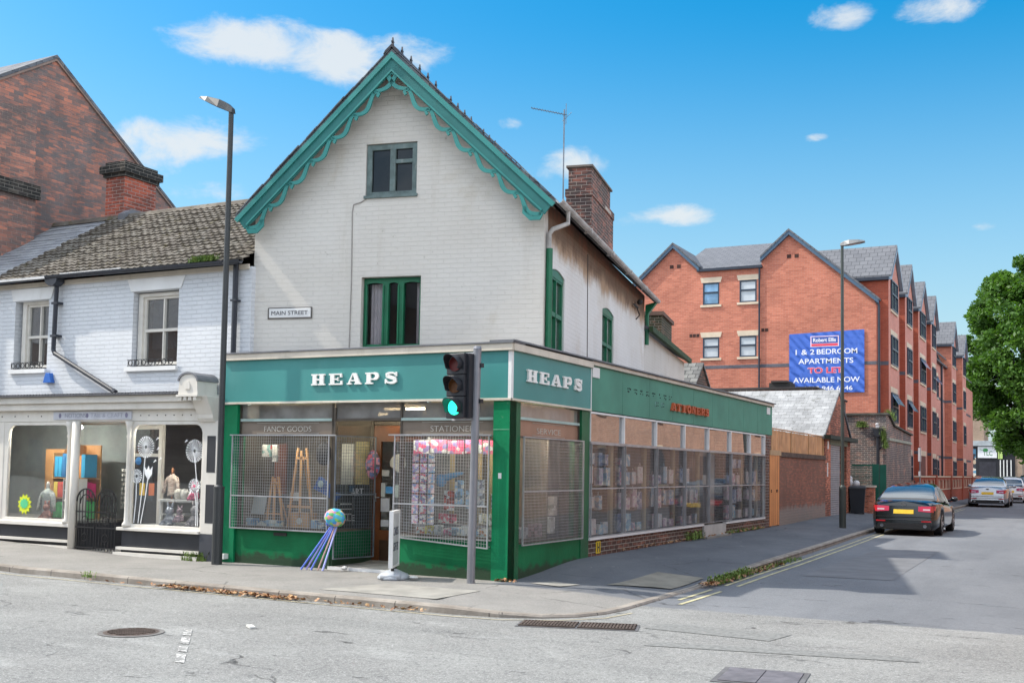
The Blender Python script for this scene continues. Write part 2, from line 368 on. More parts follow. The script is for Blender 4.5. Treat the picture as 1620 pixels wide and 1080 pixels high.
def text_mesh(body, fr, u, z, d, width, height, mat, parent, name='lettering', ext=.004, align='L', off=0.0, slant=0.0):
    """lettering on a wall: real mesh glyphs fitted to width x height with their left bottom corner at (u,z)"""
    cu = bpy.data.curves.new('t', 'FONT'); cu.body = body; cu.size = 1; cu.extrude = 0; cu.offset = off; cu.fill_mode = 'BOTH'
    to = bpy.data.objects.new('t', cu); me = to.to_mesh().copy() if False else bpy.data.meshes.new_from_object(to)
    xs = [v.co.x for v in me.vertices]; ys = [v.co.y for v in me.vertices]; x0, x1, y0, y1 = min(xs), max(xs), min(ys), max(ys)
    mb = MB(fr); sx = width/(x1-x0); sy = height/(y1-y0)
    base = [((v.co.x-x0)*sx+slant*(v.co.y-y0), (v.co.y-y0)*sy) for v in me.vertices]
    F = [mb.pt(u+a, d-ext, z+b) for a, b in base]; B = [mb.pt(u+a, d, z+b) for a, b in base]
    cnt = {}
    for p in me.polygons:
        vs = list(p.vertices)
        if p.normal.z < 0: vs = vs[::-1]
        mb.face([F[k] for k in vs])
        for i in range(len(vs)):
            e = (vs[i], vs[(i+1) % len(vs)]); k = tuple(sorted(e)); cnt.setdefault(k, []).append(e)
    for k, es in cnt.items():
        if len(es) == 1: a, b = es[0]; mb.face((F[b], F[a], B[a], B[b]))
    bpy.data.objects.remove(to); bpy.data.curves.remove(cu); bpy.data.meshes.remove(me)
    return mb.build(name, mat, parent)
FR = Fr(0, 0, 0); SD = Fr(0, 0, 90); HF = Fr(-.06, 1.173, 11.2); HS = Fr(-.06, 1.173, 101.2)
# ------------------------------------------------------------------ ground
def sm(x, a, b):
    t = max(0.0, min(1.0, (x-a)/(b-a))); return t*t*(3-2*t)
def leftrise(x): return max(0.0, -x-7)*.035 if x > -30 else .8
KERB = [(-60, -2.45), (-30, -2.45), (-20, -2.45), (-14, -2.45), (-11, -2.45), (-8.5, -2.45), (-6.3, -2.46), (-4.3, -2.58), (-2.3, -2.68), (-.5, -2.74), (.7, -2.78), (1.3, -2.72), (1.75, -2.52), (2.05, -2.2), (2.22, -1.8), (2.28, -1.3), (2.28, -.8), (2.28, -.2), (2.3, .6), (2.32, 1.6), (2.34, 3), (2.34, 5.4), (2.28, 8), (2.18, 12), (2.05, 16), (1.98, 20), (1.9, 30), (1.9, 45), (1.9, 60), (1.9, 92)]
def zroad(x, y):
    side = sm(y, -1, 6)*sm(x, 1.0, 2.0)
    return -.10+.045*side+leftrise(x)*(1-sm(y, 0, 4))
def zkerb(x, y):
    base = -.012+leftrise(x)
    if x > .6 and y < 2.6: base = -.012-.062*sm(x, .4, 2.1)*(1-sm(y, 1.3, 3.0))
    if y > 2: base += .05*sm(y, 2.6, 6)
    return base
def zpave_wall(x, y):   # height at the foot of the buildings
    if y > -.2 and x > -.5: return .17*sm(y, 0, 2.7)+.05*sm(y, 16, 22)
    return leftrise(x)+.004
a = NM('main_road_asphalt')
f1 = a.noise(26, 6, .85); f2 = a.noise(.5, 7, .62); f3 = a.noise(75, 3, .7)
col = a.mix(a.ramp(f2, .3, .72), (.185, .185, .18), (.245, .248, .24))
trk = a.noise(.55, 5, .6, sc=(.22, 1.5, 1), dist=.6); col = a.mix(a.math('MULTIPLY', a.ramp(trk, .50, .64), .55), col, (.145, .147, .145)); col = a.mix(a.math('MULTIPLY', a.ramp(a.noise(.9, 6, .7, sc=(.5, 1.2, 1)), .56, .66), .5), col, (.33, .335, .325))
col = a.mix(a.math('MULTIPLY', a.ramp(f3, .50, .66), .75), col, (.46, .465, .45)); col = a.mix(a.math('MULTIPLY', a.ramp(f1, .50, .38), .70), col, (.085, .088, .09))
# older darker repairs and worn tar joints (shapes that belong to the surface)
v = a.n('ShaderNodeTexVoronoi', feature='DISTANCE_TO_EDGE'); v.inputs['Scale'].default_value = .33
wv = a.n('ShaderNodeMapping'); wv.inputs['Scale'].default_value = (1, 1.9, 1); wv.inputs['Rotation'].default_value = (0, 0, .12)
dn = a.n('ShaderNodeTexNoise'); dn.inputs['Scale'].default_value = 1.7; dn.inputs['Detail'].default_value = 6; a.l(a.tc(), dn.inputs['Vector'])
vm = a.n('ShaderNodeVectorMath', operation='MULTIPLY_ADD'); a.l(dn.outputs['Color'], vm.inputs[0]); vm.inputs[1].default_value = (1.1, 1.1, 0); a.l(a.tc(), vm.inputs[2]); a.l(vm.outputs[0], wv.inputs[0]); a.l(wv.outputs[0], v.inputs['Vector'])
crack = a.math('MULTIPLY', a.math('MULTIPLY', a.ramp(v.outputs['Distance'], .014, .002), a.ramp(a.noise(.6, 4, .7), .52, .66)), a.ramp(a.noise(19, 5, .8), .40, .60))
col = a.mix(a.math('MULTIPLY', crack, .8), col, (.035, .035, .037))
pot = a.math('MULTIPLY', a.ramp(a.noise(.9, 9, .78, sc=(1, 3.2, 1)), .60, .68), a.ramp(a.noise(14, 6, .85), .44, .60)); col = a.mix(a.math('MULTIPLY', pot, .75), col, (.05, .05, .052))
# side street: smoother, bluer surface beyond a lay line
sp = a.n('ShaderNodeSeparateXYZ'); a.l(a.tc(), sp.inputs[0])
side = a.math('MULTIPLY', a.ramp(a.math('ADD', sp.outputs['Y'], a.math('MULTIPLY', a.noise(3, 2), .12)), -.72, -.66), a.ramp(sp.outputs['X'], 1.0, 1.1))
col2 = a.mix(a.ramp(a.noise(.45, 7, .6, sc=(1, .5, 1)), .3, .72), (.135, .145, .16), (.185, .195, .21)); col2 = a.mix(a.math('MULTIPLY', a.ramp(f3, .52, .68), .5), col2, (.30, .31, .33)); col2 = a.mix(a.math('MULTIPLY', a.ramp(f1, .50, .40), .4), col2, (.08, .085, .095))
col2 = a.mix(a.math('MULTIPLY', a.ramp(a.noise(.5, 5, .6, sc=(1.3, .2, 1)), .50, .66), .4), col2, (.105, .112, .125)); col2 = a.mix(a.math('MULTIPLY', crack, .45), col2, (.06, .06, .065))
col = a.mix(side, col, col2)
hgt = a.math('ADD', a.math('MULTIPLY', f1, .8), a.math('MULTIPLY', f3, .5)); hgt = a.math('SUBTRACT', hgt, a.math('MULTIPLY', a.math('MAXIMUM', pot, crack), 1.6)); a.bump(hgt, .010)
ROAD = a.fin(col, .88, 0, .3)
def axis(lo, hi, step, extra):
    v = [e for e in extra if e < lo]; x = lo
    while x < hi: v.append(round(x, 3)); x += step
    return v+[hi]+[e for e in extra if e > hi]
xs = axis(-16, 12, .5, [-900, -300, -100, -60, -40, -30, -24, -20, 16, 24, 40, 100, 300, 900]); ys = axis(-16, 14, .5, [-900, -300, -100, -50, -30, -22, 18, 24, 32, 42, 60, 80, 100, 140, 250, 500, 900])
g = MB(); idx = {}
for i, x in enumerate(xs):
    for j, y in enumerate(ys): idx[i, j] = g.pt(x, y, zroad(x, y))
for i in range(len(xs)-1):
    for j in range(len(ys)-1): g.face((idx[i, j], idx[i+1, j], idx[i+1, j+1], idx[i, j+1]))
g.build('road', ROAD, kind='structure', smooth=True)
# pavement
p = NM('pavement_asphalt'); n1 = p.noise(1.1, 7, .62); n3 = p.noise(62, 4, .8)
pc = p.mix(p.ramp(n1, .3, .7), (.20, .195, .185), (.26, .25, .235)); pc = p.mix(p.math('MULTIPLY', p.ramp(n3, .5, .66), .55), pc, (.38, .37, .35)); pc = p.mix(p.math('MULTIPLY', p.ramp(n3, .48, .36), .5), pc, (.11, .105, .10))
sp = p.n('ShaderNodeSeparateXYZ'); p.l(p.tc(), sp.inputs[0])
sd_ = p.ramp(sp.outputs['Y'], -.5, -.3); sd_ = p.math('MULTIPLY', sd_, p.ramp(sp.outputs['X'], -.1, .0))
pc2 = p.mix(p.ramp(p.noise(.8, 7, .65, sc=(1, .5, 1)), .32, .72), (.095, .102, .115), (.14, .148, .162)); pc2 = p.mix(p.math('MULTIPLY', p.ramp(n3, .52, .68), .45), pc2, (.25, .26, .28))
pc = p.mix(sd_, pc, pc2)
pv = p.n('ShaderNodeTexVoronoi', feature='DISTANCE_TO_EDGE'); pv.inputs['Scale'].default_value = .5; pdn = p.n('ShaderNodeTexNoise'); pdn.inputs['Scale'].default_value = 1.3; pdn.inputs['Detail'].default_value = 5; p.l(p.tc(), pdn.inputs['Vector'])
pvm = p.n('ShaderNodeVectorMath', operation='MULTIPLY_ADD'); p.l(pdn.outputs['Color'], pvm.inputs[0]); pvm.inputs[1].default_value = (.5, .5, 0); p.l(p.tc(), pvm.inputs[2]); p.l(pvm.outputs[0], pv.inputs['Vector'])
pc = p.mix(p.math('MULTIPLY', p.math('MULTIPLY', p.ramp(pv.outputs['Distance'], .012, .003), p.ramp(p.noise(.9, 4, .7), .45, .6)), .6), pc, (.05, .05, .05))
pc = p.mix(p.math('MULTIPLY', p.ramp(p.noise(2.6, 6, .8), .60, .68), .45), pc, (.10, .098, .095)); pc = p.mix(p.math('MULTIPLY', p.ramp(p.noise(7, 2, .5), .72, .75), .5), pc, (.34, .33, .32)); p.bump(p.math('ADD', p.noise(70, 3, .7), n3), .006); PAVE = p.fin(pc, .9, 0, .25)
INNER = []
for (x, y) in KERB:
    if y < -2.3 and x < -.6: INNER.append((x, 1.2))
    elif y < 0: INNER.append((-.6, .9+.1*len(INNER)*0))
    else: INNER.append((-1.0, y+.01))
# refine path
def refine(path, step):
    out = []
    for i in range(len(path)-1):
        (x0, y0), (x1, y1) = path[i], path[i+1]; n = max(1, int(math.hypot(x1-x0, y1-y0)/step)) if abs(x0) < 20 and y0 < 40 else 1
        for k in range(n): out.append((x0+(x1-x0)*k/n, y0+(y1-y0)*k/n))
    return out+[path[-1]]
KW = .13
def kerb_in(i, P):
    x, y = P[i]; x0, y0 = P[max(0, i-1)]; x1, y1 = P[min(len(P)-1, i+1)]; l = math.hypot(x1-x0, y1-y0); return (x-(y1-y0)/l*KW, y+(x1-x0)/l*KW)
Kp = refine(KERB, .45); Kin = [kerb_in(i, Kp) for i in range(len(Kp))]
def inner_of(x, y):
    if y < -2.3 and x < -.6: return (x, 1.2)
    if y < .9: return (-.6, 1.0)
    return (-1.0, y)
def zpave(x, y):
    """height of the pavement surface at a point (blend between kerb and wall foot)"""
    if y < 0 and x < .5: t = min(1, max(0, (y+2.55)/2.5)); return zkerb(x, -2.6)*(1-t)+zpave_wall(x, y)*t
    if y > .9: t = min(1, max(0, (2.2-x)/2.2)); return zkerb(2.3, y)*(1-t)+zpave_wall(0, y)*t
    zk = zkerb(max(x, 1.2), y); d = math.hypot(max(0, x), min(0, y)*.9); t = max(0, 1-d/2.4); return zk*(1-t)+zpave_wall(0, max(y, 0))*t
g = MB(); rows = []
N = 8
for (kx, ky) in Kin:
    ix, iy = inner_of(kx, ky); rows.append([g.pt(kx+(ix-kx)*k/N, ky+(iy-ky)*k/N, zpave(kx+(ix-kx)*k/N, ky+(iy-ky)*k/N) if k else zkerb(kx, ky)) for k in range(N+1)])
for i in range(len(rows)-1):
    for k in range(N): g.face((rows[i][k], rows[i+1][k], rows[i+1][k+1], rows[i][k+1]))
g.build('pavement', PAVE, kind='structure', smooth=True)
# kerb stones, one continuous run of stones with joints in the material
k = NM('kerb_stone'); kc = k.mix(k.ramp(k.noise(2.2, 7, .65), .3, .72), (.20, .175, .15), (.33, .30, .265)); br = k.n('ShaderNodeTexBrick'); k.l(k.tc('UV'), br.inputs['Vector']); br.inputs['Scale'].default_value = 1; br.inputs['Brick Width'].default_value = .9; br.inputs['Row Height'].default_value = 50; br.inputs['Mortar Size'].default_value = .008
kc = k.mix(k.math('MULTIPLY', br.outputs['Fac'], .8), kc, (.05, .045, .04)); k.bump(k.noise(18, 5, .7), .01); KST = k.fin(kc, .85, 0, .3)
g = MB(); prev = None
for i, (x, y) in enumerate(Kp):
    xi, yi = Kin[i]; zt = zkerb(x, y)+.006; zb = zroad(x, y)-.1
    bx, by = (x-xi)/KW*.02, (y-yi)/KW*.02
    cur = [g.pt(xi, yi, zt-.15), g.pt(xi, yi, zt), g.pt(x-bx, y-by, zt), g.pt(x, y, zt-.022), g.pt(x, y, zb)]
    if prev:
        for q in range(4): g.face((prev[q], cur[q], cur[q+1], prev[q+1])[::-1])
    prev = cur
g.build('kerb', KST, kind='structure')
# yellow lines, dashes, patches: sheets 4 mm above what they lie on
YEL = paint('worn_yellow_line', (.44, .41, .25), .8, .25, 3, dirt=.5, dirtcol=(.22, .215, .2), chips=.8, chipcol=(.17, .17, .17))
def ribbon(name, path, w, mat, zf, lift=.005, kind='structure', step=.4):
    P = refine(path, step); g = MB(); pr = None
    for i, (x, y) in enumerate(P):
        x0, y0 = P[max(0, i-1)]; x1, y1 = P[min(len(P)-1, i+1)]; l = math.hypot(x1-x0, y1-y0); nx, ny = -(y1-y0)/l*w/2, (x1-x0)/l*w/2
        cur = (g.pt(x+nx, y+ny, zf(x+nx, y+ny)+lift), g.pt(x-nx, y-ny, zf(x-nx, y-ny)+lift))
        if pr: g.face((pr[1], cur[1], cur[0], pr[0]))
        pr = cur
    return g.build(name, mat, kind=kind)
def zr5(x, y):   # height of the road sheet as meshed (bilinear on the same half-metre grid)
    i = math.floor(x*2)/2; j = math.floor(y*2)/2; fx = (x-i)*2; fy = (y-j)*2
    if y > 14: return -.055
    return (zroad(i, j)*(1-fx)+zroad(i+.5, j)*fx)*(1-fy)+(zroad(i, j+.5)*(1-fx)+zroad(i+.5, j+.5)*fx)*fy
ribbon('yellow_line', [(2.55, 2.1), (2.55, 6), (2.42, 12), (2.28, 17), (2.2, 22), (2.1, 32), (2.1, 45)], .055, YEL, zr5, .006)
ribbon('yellow_line', [(2.73, 2.1), (2.73, 6), (2.60, 12), (2.46, 17), (2.38, 22), (2.28, 32), (2.28, 45)], .055, YEL, zr5, .006)
ribbon('yellow_line', [(2.50, .1), (2.52, 1.5)], .055, YEL, zr5, .006); ribbon('yellow_line', [(2.66, -.35), (2.70, 1.35)], .055, YEL, zr5, .006)
ribbon('yellow_line', [(-8.5, -2.60), (-2.3, -2.86), (.7, -2.95), (1.4, -2.9), (2.0, -2.55), (2.35, -2.1), (2.45, -1.5)], .035, paint('faded_gutter_line', (.42, .38, .27), .85, .3, 4, chips=1, chipcol=(.22, .21, .2)), zr5, .006)
_w = NM('worn_white_marking'); WHTW = _w.fin(_w.mix(_w.ramp(_w.noise(13, 6, .8), .49, .57), (.20, .20, .195), (.60, .60, .58)), .85)
WHT = paint('worn_white_marking', (.52, .52, .51), .8, .25, 2.2, chips=1.0, chipcol=(.22, .22, .215), dirt=.95, dirtcol=(.23, .23, .225))
def quadsheet(name, pts, mat, zf, lift, kind='structure', n=4):
    g = MB(); (a0, a1, a2, a3) = pts; ids = []
    for i in range(n+1):
        r = []
        for j in range(n+1):
            u, v_ = i/n, j/n; x = (a0[0]*(1-u)+a1[0]*u)*(1-v_)+(a3[0]*(1-u)+a2[0]*u)*v_; y = (a0[1]*(1-u)+a1[1]*u)*(1-v_)+(a3[1]*(1-u)+a2[1]*u)*v_; r.append(g.pt(x, y, zf(x, y)+lift))
        ids.append(r)
    for i in range(n):
        for j in range(n): g.face((ids[i][j], ids[i+1][j], ids[i+1][j+1], ids[i][j+1]))
    return g.build(name, mat, kind=kind)
for y0, y1 in ((-5.30, -5.62), (-5.74, -6.02), (-6.14, -6.36), (-6.46, -6.78)):   # worn short centre dashes
    t0, t1 = (-5.27-y0)/1.51, (-5.27-y1)/1.51; xa, xb = -.97+1.32*t0, -.97+1.32*t1
    quadsheet('road_marking', [(xa-.05, y0), (xb-.05, y1), (xb+.06, y1), (xa+.06, y0)], WHTW, zr5, .006)
PATCHC = paint('concrete_slab_patch', (.27, .26, .235), .9, .2, 3, bump=.002); PATCHD = paint('dark_asphalt_repair', (.115, .115, .12), .9, .25, 5, bump=.003); PATCHL = paint('pale_asphalt_repair', (.20, .205, .20), .9, .3, 20, bump=.004)
quadsheet('pavement_patch', [(1.28, .55), (2.08, 1.0), (2.13, 2.4), (1.42, 2.3)], paint('sandy_patch', (.22, .205, .17), .9, .2, 3, bump=.002), zpave, .012)
quadsheet('pavement_patch', [(-1.6, -2.25), (.2, -2.3), (.25, -1.25), (-1.2, -1.2)], PATCHC, zpave, .006)
quadsheet('pavement_patch', [(.35, .0), (.85, -.1), (1.0, .28), (.55, .35)], PATCHC, zpave, .012, n=2)
quadsheet('road_patch', [(3.0, -2.6), (4.4, -2.75), (4.5, -2.2), (3.1, -2.1)], PATCHL, zr5, .005)
quadsheet('road_patch', [(3.4, -3.72), (5.9, -3.25), (5.8, -2.98), (3.5, -3.40)], PATCHL, zr5, .005)
quadsheet('road_patch', [(-5.5, -7.2), (-2.0, -7.4), (-2.2, -6.9), (-5.2, -6.6)], PATCHL, zr5, .005)
quadsheet('road_patch', [(3.2, 4.2), (4.6, 4.3), (4.5, 12), (3.3, 12)], paint('side_patch', (.15, .155, .165), .9, .15, 2), zr5, .005)
# ironwork
IRON = paint('worn_cast_iron', (.10, .075, .062), .65, .3, 8, metal=.3, bump=.002); IRONG = paint('grey_cast_iron', (.16, .15, .16), .6, .25, 8, metal=.3, bump=.002)
def manhole(x, y, r):
    t = thing('manhole_cover', 'round rusty brown iron manhole cover in the main road near the faded white dashes', 'manhole cover', (x, y, zr5(x, y)))
    b = MB(Fr(x, y, 20, zr5(x, y)+.004)); b.lathe([(r, 0), (r, .006), (r-.02, .008)], (0, 0, 0), 32); 
    b.build('cover', IRON, t)
    g2 = MB(Fr(x, y, 20, zr5(x, y)+.012))
    for i in range(-7, 8):
        for j in range(-7, 8):
            if math.hypot(i, j)*.036 < r-.05: g2.box(i*.036-.012, i*.036+.012, j*.036-.012, j*.036+.012, -.001, .007)
    g2.build('studs', IRON, t); f = MB(Fr(x, y, 0, zr5(x, y)+.003)); f.lathe([(r+.05, 0), (r+.05, .005), (r+.004, .006)], (0, 0, 0), 32); f.build('frame', paint('worn_surround', (.15, .145, .14), .9, .3, 9), t)
manhole(-1.24, -5.78, .27)
t = thing('drain_grate', 'long rusty slotted drain grating in the main road by the kerb corner', 'drain grate', (2.33, -2.83, -.1))
fr_ = Fr(2.33, -2.83, 17, -.098)
b = MB(fr_); b.box(-.66, .66, -.24, .24, 0, .004); b.build('frame', PATCHD, t)
for kx in (-.32, .32):
    b = MB(fr_)
    for i in range(-8, 9): b.box(kx+i*.036-.011, kx+i*.036+.011, -.19, .19, .005, .02)
    for j in (-.19, -.06, .06, .19): b.box(kx-.31, kx+.31, j-.012, j+.012, .004, .018)
    b.build('grate', IRON, t)
t = thing('access_cover', 'square grey iron access cover at the bottom of the road', 'access cover', (4.83, -4.75, -.1)); fr_ = Fr(4.83, -4.75, 6, -.096)
MB(fr_).box(-.36, .36, -.36, .36, -.002, .003).build('frame', PATCHD, t); b = MB(fr_); b.box(-.31, -.005, -.31, .31, .004, .010); b.box(.005, .31, -.31, .31, .004, .010)
b.build('cover', IRONG, t)
# small litter
b = MB(Fr(-.49, -4.87, -38, -.095)); b.box(-.09, .09, -.03, .03, 0, .018); tag(b.build('crushed_carton', plain('carton_white', (.6, .6, .57))), 'small crushed pale carton lying in the middle of the road', 'litter')
LEAF = speckled('dry_leaf', [(.30, .13, .05), (.38, .20, .08), (.22, .10, .05), (.42, .27, .13), (.16, .09, .05)], 30)
def leaflitter(name, label, pts, n, spread, size=.035):
    b = MB(); r = random.Random(len(name)+n)
    for _ in range(n):
        k = r.random()*(len(pts)-1); i = int(k); f = k-i; x = pts[i][0]*(1-f)+pts[i+1][0]*f+r.gauss(0, spread); y = pts[i][1]*(1-f)+pts[i+1][1]*f+r.gauss(0, spread*.6); z = pts[i][2]+.012+r.random()*.03
        a = r.random()*6.28; s = size*(.5+r.random()); t1 = r.uniform(-.02, .02); t2 = r.uniform(-.02, .02)
        b.poly([(x+s*cos(a), y+s*sin(a), z+t1), (x+s*.6*cos(a+1.6), y+s*.6*sin(a+1.6), z+t2), (x-s*cos(a), y-s*sin(a), z-t1), (x+s*.6*cos(a-1.6), y+s*.6*sin(a-1.6), z-t2)])
    o = b.build(name, LEAF); tag(o, label, 'leaves', kind='stuff'); return o
leaflitter('fallen_leaves', 'dry brown leaves lying in the gutter along the main road kerb', [(-3.9, -2.68, -.09), (-2.6, -2.74, -.09), (-1.6, -2.82, -.09)], 270, .07)
leaflitter('fallen_leaves', 'scattered dry leaves along the kerb between lamp post and traffic light', [(-5.3, -2.6, -.09), (-1.0, -2.84, -.09), (.4, -2.88, -.09)], 80, .05)
leaflitter('fallen_leaves', 'orange leaves at the foot of the green shop corner', [(-.12, -.07, .0), (.1, -.05, .02)], 26, .05)
leaflitter('fallen_leaves', 'brown leaves on the weedy strip beside the yellow lines', [(2.38, 1.6, -.05), (2.42, 3.5, -.05), (2.42, 6.0, -.04)], 420, .06)
leaflitter('fallen_leaves', 'leaf litter along the foot of the brick shop wall', [(.07, 4, .19), (.07, 9, .19), (.07, 14.5, .19)], 200, .06, .03)
GRASS = NM('grass_blade'); GRASS = GRASS.fin(GRASS.mix(GRASS.ramp(GRASS.noise(9, 3), .35, .65), (.07, .14, .02), (.17, .24, .05)), .8)
def weeds(name, label, pts, n, h, spread, mat=None, cat='weeds', w=.012):
    b = MB(); r = random.Random(n+len(label))
    for _ in range(n):
        k = r.random()*(len(pts)-1); i = int(k); f = k-i; q = [pts[i][c]*(1-f)+pts[i+1][c]*f for c in range(3)]; x = q[0]+r.gauss(0, spread); y = q[1]+r.gauss(0, spread)
        a = r.random()*6.28; hh = h*(.35+r.random()); l = hh*r.uniform(.2, .8); b.poly([(x-w*sin(a), y+w*cos(a), q[2]), (x+w*sin(a), y-w*cos(a), q[2]), (x+l*.5*cos(a), y+l*.5*sin(a), q[2]+hh*.75)])
        b.poly([(x+l*.5*cos(a)-w*sin(a), y+l*.5*sin(a)+w*cos(a), q[2]+hh*.7), (x+l*.5*cos(a)+w*sin(a), y+l*.5*sin(a)-w*cos(a), q[2]+hh*.7), (x+l*cos(a), y+l*sin(a), q[2]+hh)])
    o = b.build(name, mat or GRASS); tag(o, label, cat, kind='stuff'); return o
weeds('grass', 'strip of rough grass growing in the gutter beside the double yellow lines', [(2.40, 2.0, -.06), (2.42, 2.9, -.05), (2.42, 3.9, -.045)], 620, .10, .05, cat='grass')
weeds('grass', 'thin weeds further along the same gutter', [(2.42, 4.0, -.045), (2.42, 7.5, -.04)], 350, .05, .05, cat='grass')
weeds('weeds', 'green weed tuft at the foot of the white shopfront beside the lamp post', [(-5.95, -.12, .0), (-5.5, -.1, .0)], 120, .13, .05)
weeds('weeds', 'small weed in the kerb joint in front of the haberdashery shop', [(-5.45, -2.6, -.04), (-5.3, -2.62, -.05)], 26, .07, .03)
weeds('weeds', 'dry weeds at the foot of the brick wall near the side door', [(.06, 7.9, .19), (.06, 8.4, .19), (.06, 8.9, .19)], 160, .15, .05)
weeds('weeds', 'low weeds along the brick shop wall towards the orange door', [(.06, 10.8, .19), (.06, 14, .19)], 160, .07, .05)
# ------------------------------------------------------------------ shared materials
TEAL = paint('teal_fascia_paint', (.050, .235, .225), .42, .10, .8, dirt=.25, dirtcol=(.12, .30, .28), spec=.45)
TEALD = paint('dull_green_fascia_paint', (.075, .25, .18), .6, .15, 1.3, dirt=.35, dirtcol=(.10, .19, .15), spec=.35)
GREEN = paint('green_gloss_paint', (.004, .19, .078), .45, .2, 1.6, dirt=.45, dirtcol=(.006, .09, .04), spec=.25, chips=.15, bump=.003)
GREEND = paint('dark_green_paint', (.004, .110, .042), .45, .2, 2.0, dirt=.5, dirtcol=(.03, .05, .025), spec=.45, bump=.003)
g_ = NM('green_stallriser'); sp = g_.n('ShaderNodeSeparateXYZ'); g_.l(g_.tc(), sp.inputs[0])
gc = g_.mix(g_.ramp(g_.noise(1.6, 6), .3, .7), (.005, .115, .042), (.007, .165, .062))
lowm = g_.ramp(g_.math('SUBTRACT', g_.math('MULTIPLY', g_.noise(5, 7, .72), .42), sp.outputs['Z']), .0, .10)
gc = g_.mix(g_.math('MULTIPLY', lowm, .85), gc, (.035, .045, .03)); gc = g_.mix(g_.math('MULTIPLY', g_.ramp(g_.noise(11, 6, .75), .66, .70), g_.ramp(sp.outputs['Z'], .4, .1)), gc, (.02, .018, .014))
g_.bump(g_.noise(9, 5, .7), .006); STALL = g_.fin(gc, .5, 0, .2)
CREAM = paint('cream_timber', (.62, .56, .47), .6, .12, 2, dirt=.5, dirtcol=(.33, .27, .20), chips=.35, chipcol=(.3, .26, .22))
WHITE = paint('white_gloss', (.74, .74, .73), .45, .08, 2, dirt=.25, dirtcol=(.45, .44, .40))
WLET = paint('white_letter', (.80, .79, .76), .5, .05, 3)
LEADM = paint('grey_lead_flashing', (.16, .165, .18), .6, .2, 4)
STEEL = paint('galvanised_steel', (.42, .43, .45), .42, .15, 5, metal=.55, dirt=.3, dirtcol=(.22, .17, .13))
STEELD = paint('dull_grey_steel', (.17, .19, .22), .45, .2, 5, metal=.3)
BARGE = paint('turquoise_bargeboard_paint', (.022, .160, .150), .55, .15, 2.5, dirt=.45, dirtcol=(.035, .12, .11), chips=.35, chipcol=(.10, .12, .11))
BARGEL = paint('turquoise_moulding_paint', (.035, .235, .215), .5, .12, 2.5, chips=.3, chipcol=(.16, .2, .19))
WGREEN = paint('window_green_paint', (.004, .135, .06), .4, .15, 4, dirt=.2, dirtcol=(.01, .06, .03), spec=.5)
PEEL = paint('peeling_grey_green_window', (.13, .18, .175), .7, .3, 6, dirt=.6, dirtcol=(.30, .33, .30), chips=1, chipcol=(.42, .43, .40), bump=.004)
DARK = paint('dark_interior', (.035, .033, .032), .8, .2, 2); DARKB = paint('dim_interior_wall', (.16, .145, .125), .85, .25, 1.2)
FLOOR = paint('lino_floor', (.16, .13, .10), .6, .2, 3); CEIL = paint('shop_ceiling', (.30, .26, .20), .8, .1, 2)
GLASS = glassmat('shop_glass', (.92, .94, .93), .02, .03, .004); GLASSD = glassmat('side_shop_glass', (.97, .98, .98), .02, .02, .006, fm=.9); GLASSR = glassmat('side_upper_glass', (.6, .6, .6), .26, .06, .006)
GLASSU = glassmat('upper_window_glass', (.35, .38, .42), .16, .07, .012); GLASSH = glassmat('dark_attic_glass', (.05, .055, .06), .0, .012, .01, fm=.9)
UPG = glassmat('dusty_upper_glass', (.22, .20, .17), .10, .35, .01, .08)
HBRICK = brickmat('white_painted_brick', (.60, .57, .52), (.66, .635, .59), (.38, .36, .32), painted=True, jf=.06, bump=.003, blotch=((.52, .475, .40), .6), streak=((.45, .40, .33), .5))
HBRICKS = brickmat('stained_white_painted_brick', (.69, .67, .64), (.76, .75, .73), (.42, .39, .35), painted=True, jf=.08, bump=.003, blotch=((.62, .57, .50), .6), streak=((.50, .44, .37), .4),
    stain=[(4.55, 5.42, (.40, .25, .14), .9, 1.3), (4.75, 5.55, (.10, .055, .035), .9, 2.4), (4.0, 6.0, (.24, .17, .12), .45, 6), (4.6, 6.3, (.30, .13, .085), .9, 5)])
PLB = brickmat('brown_plinth_brick', (.30, .125, .085), (.18, .085, .065), (.40, .36, .31), bw=.225, bh=.075, ms=.014, dark=(.09, .055, .045), darkamt=.35)
CHB = brickmat('sooty_chimney_brick', (.44, .17, .12), (.24, .11, .085), (.42, .37, .32), ms=.012, dark=(.09, .065, .06), darkamt=.25, darkscale=1.3)
SLATE = tilemat('blue_slate', (.105, .115, .135), (.165, .17, .185), .30, .22, .008, lichen=((.28, .27, .24), .5, 3))
REDB = brickmat('red_brick_yard', (.42, .15, .085), (.30, .10, .06), (.30, .26, .22), ms=.010, dark=(.13, .06, .045), darkamt=.35)

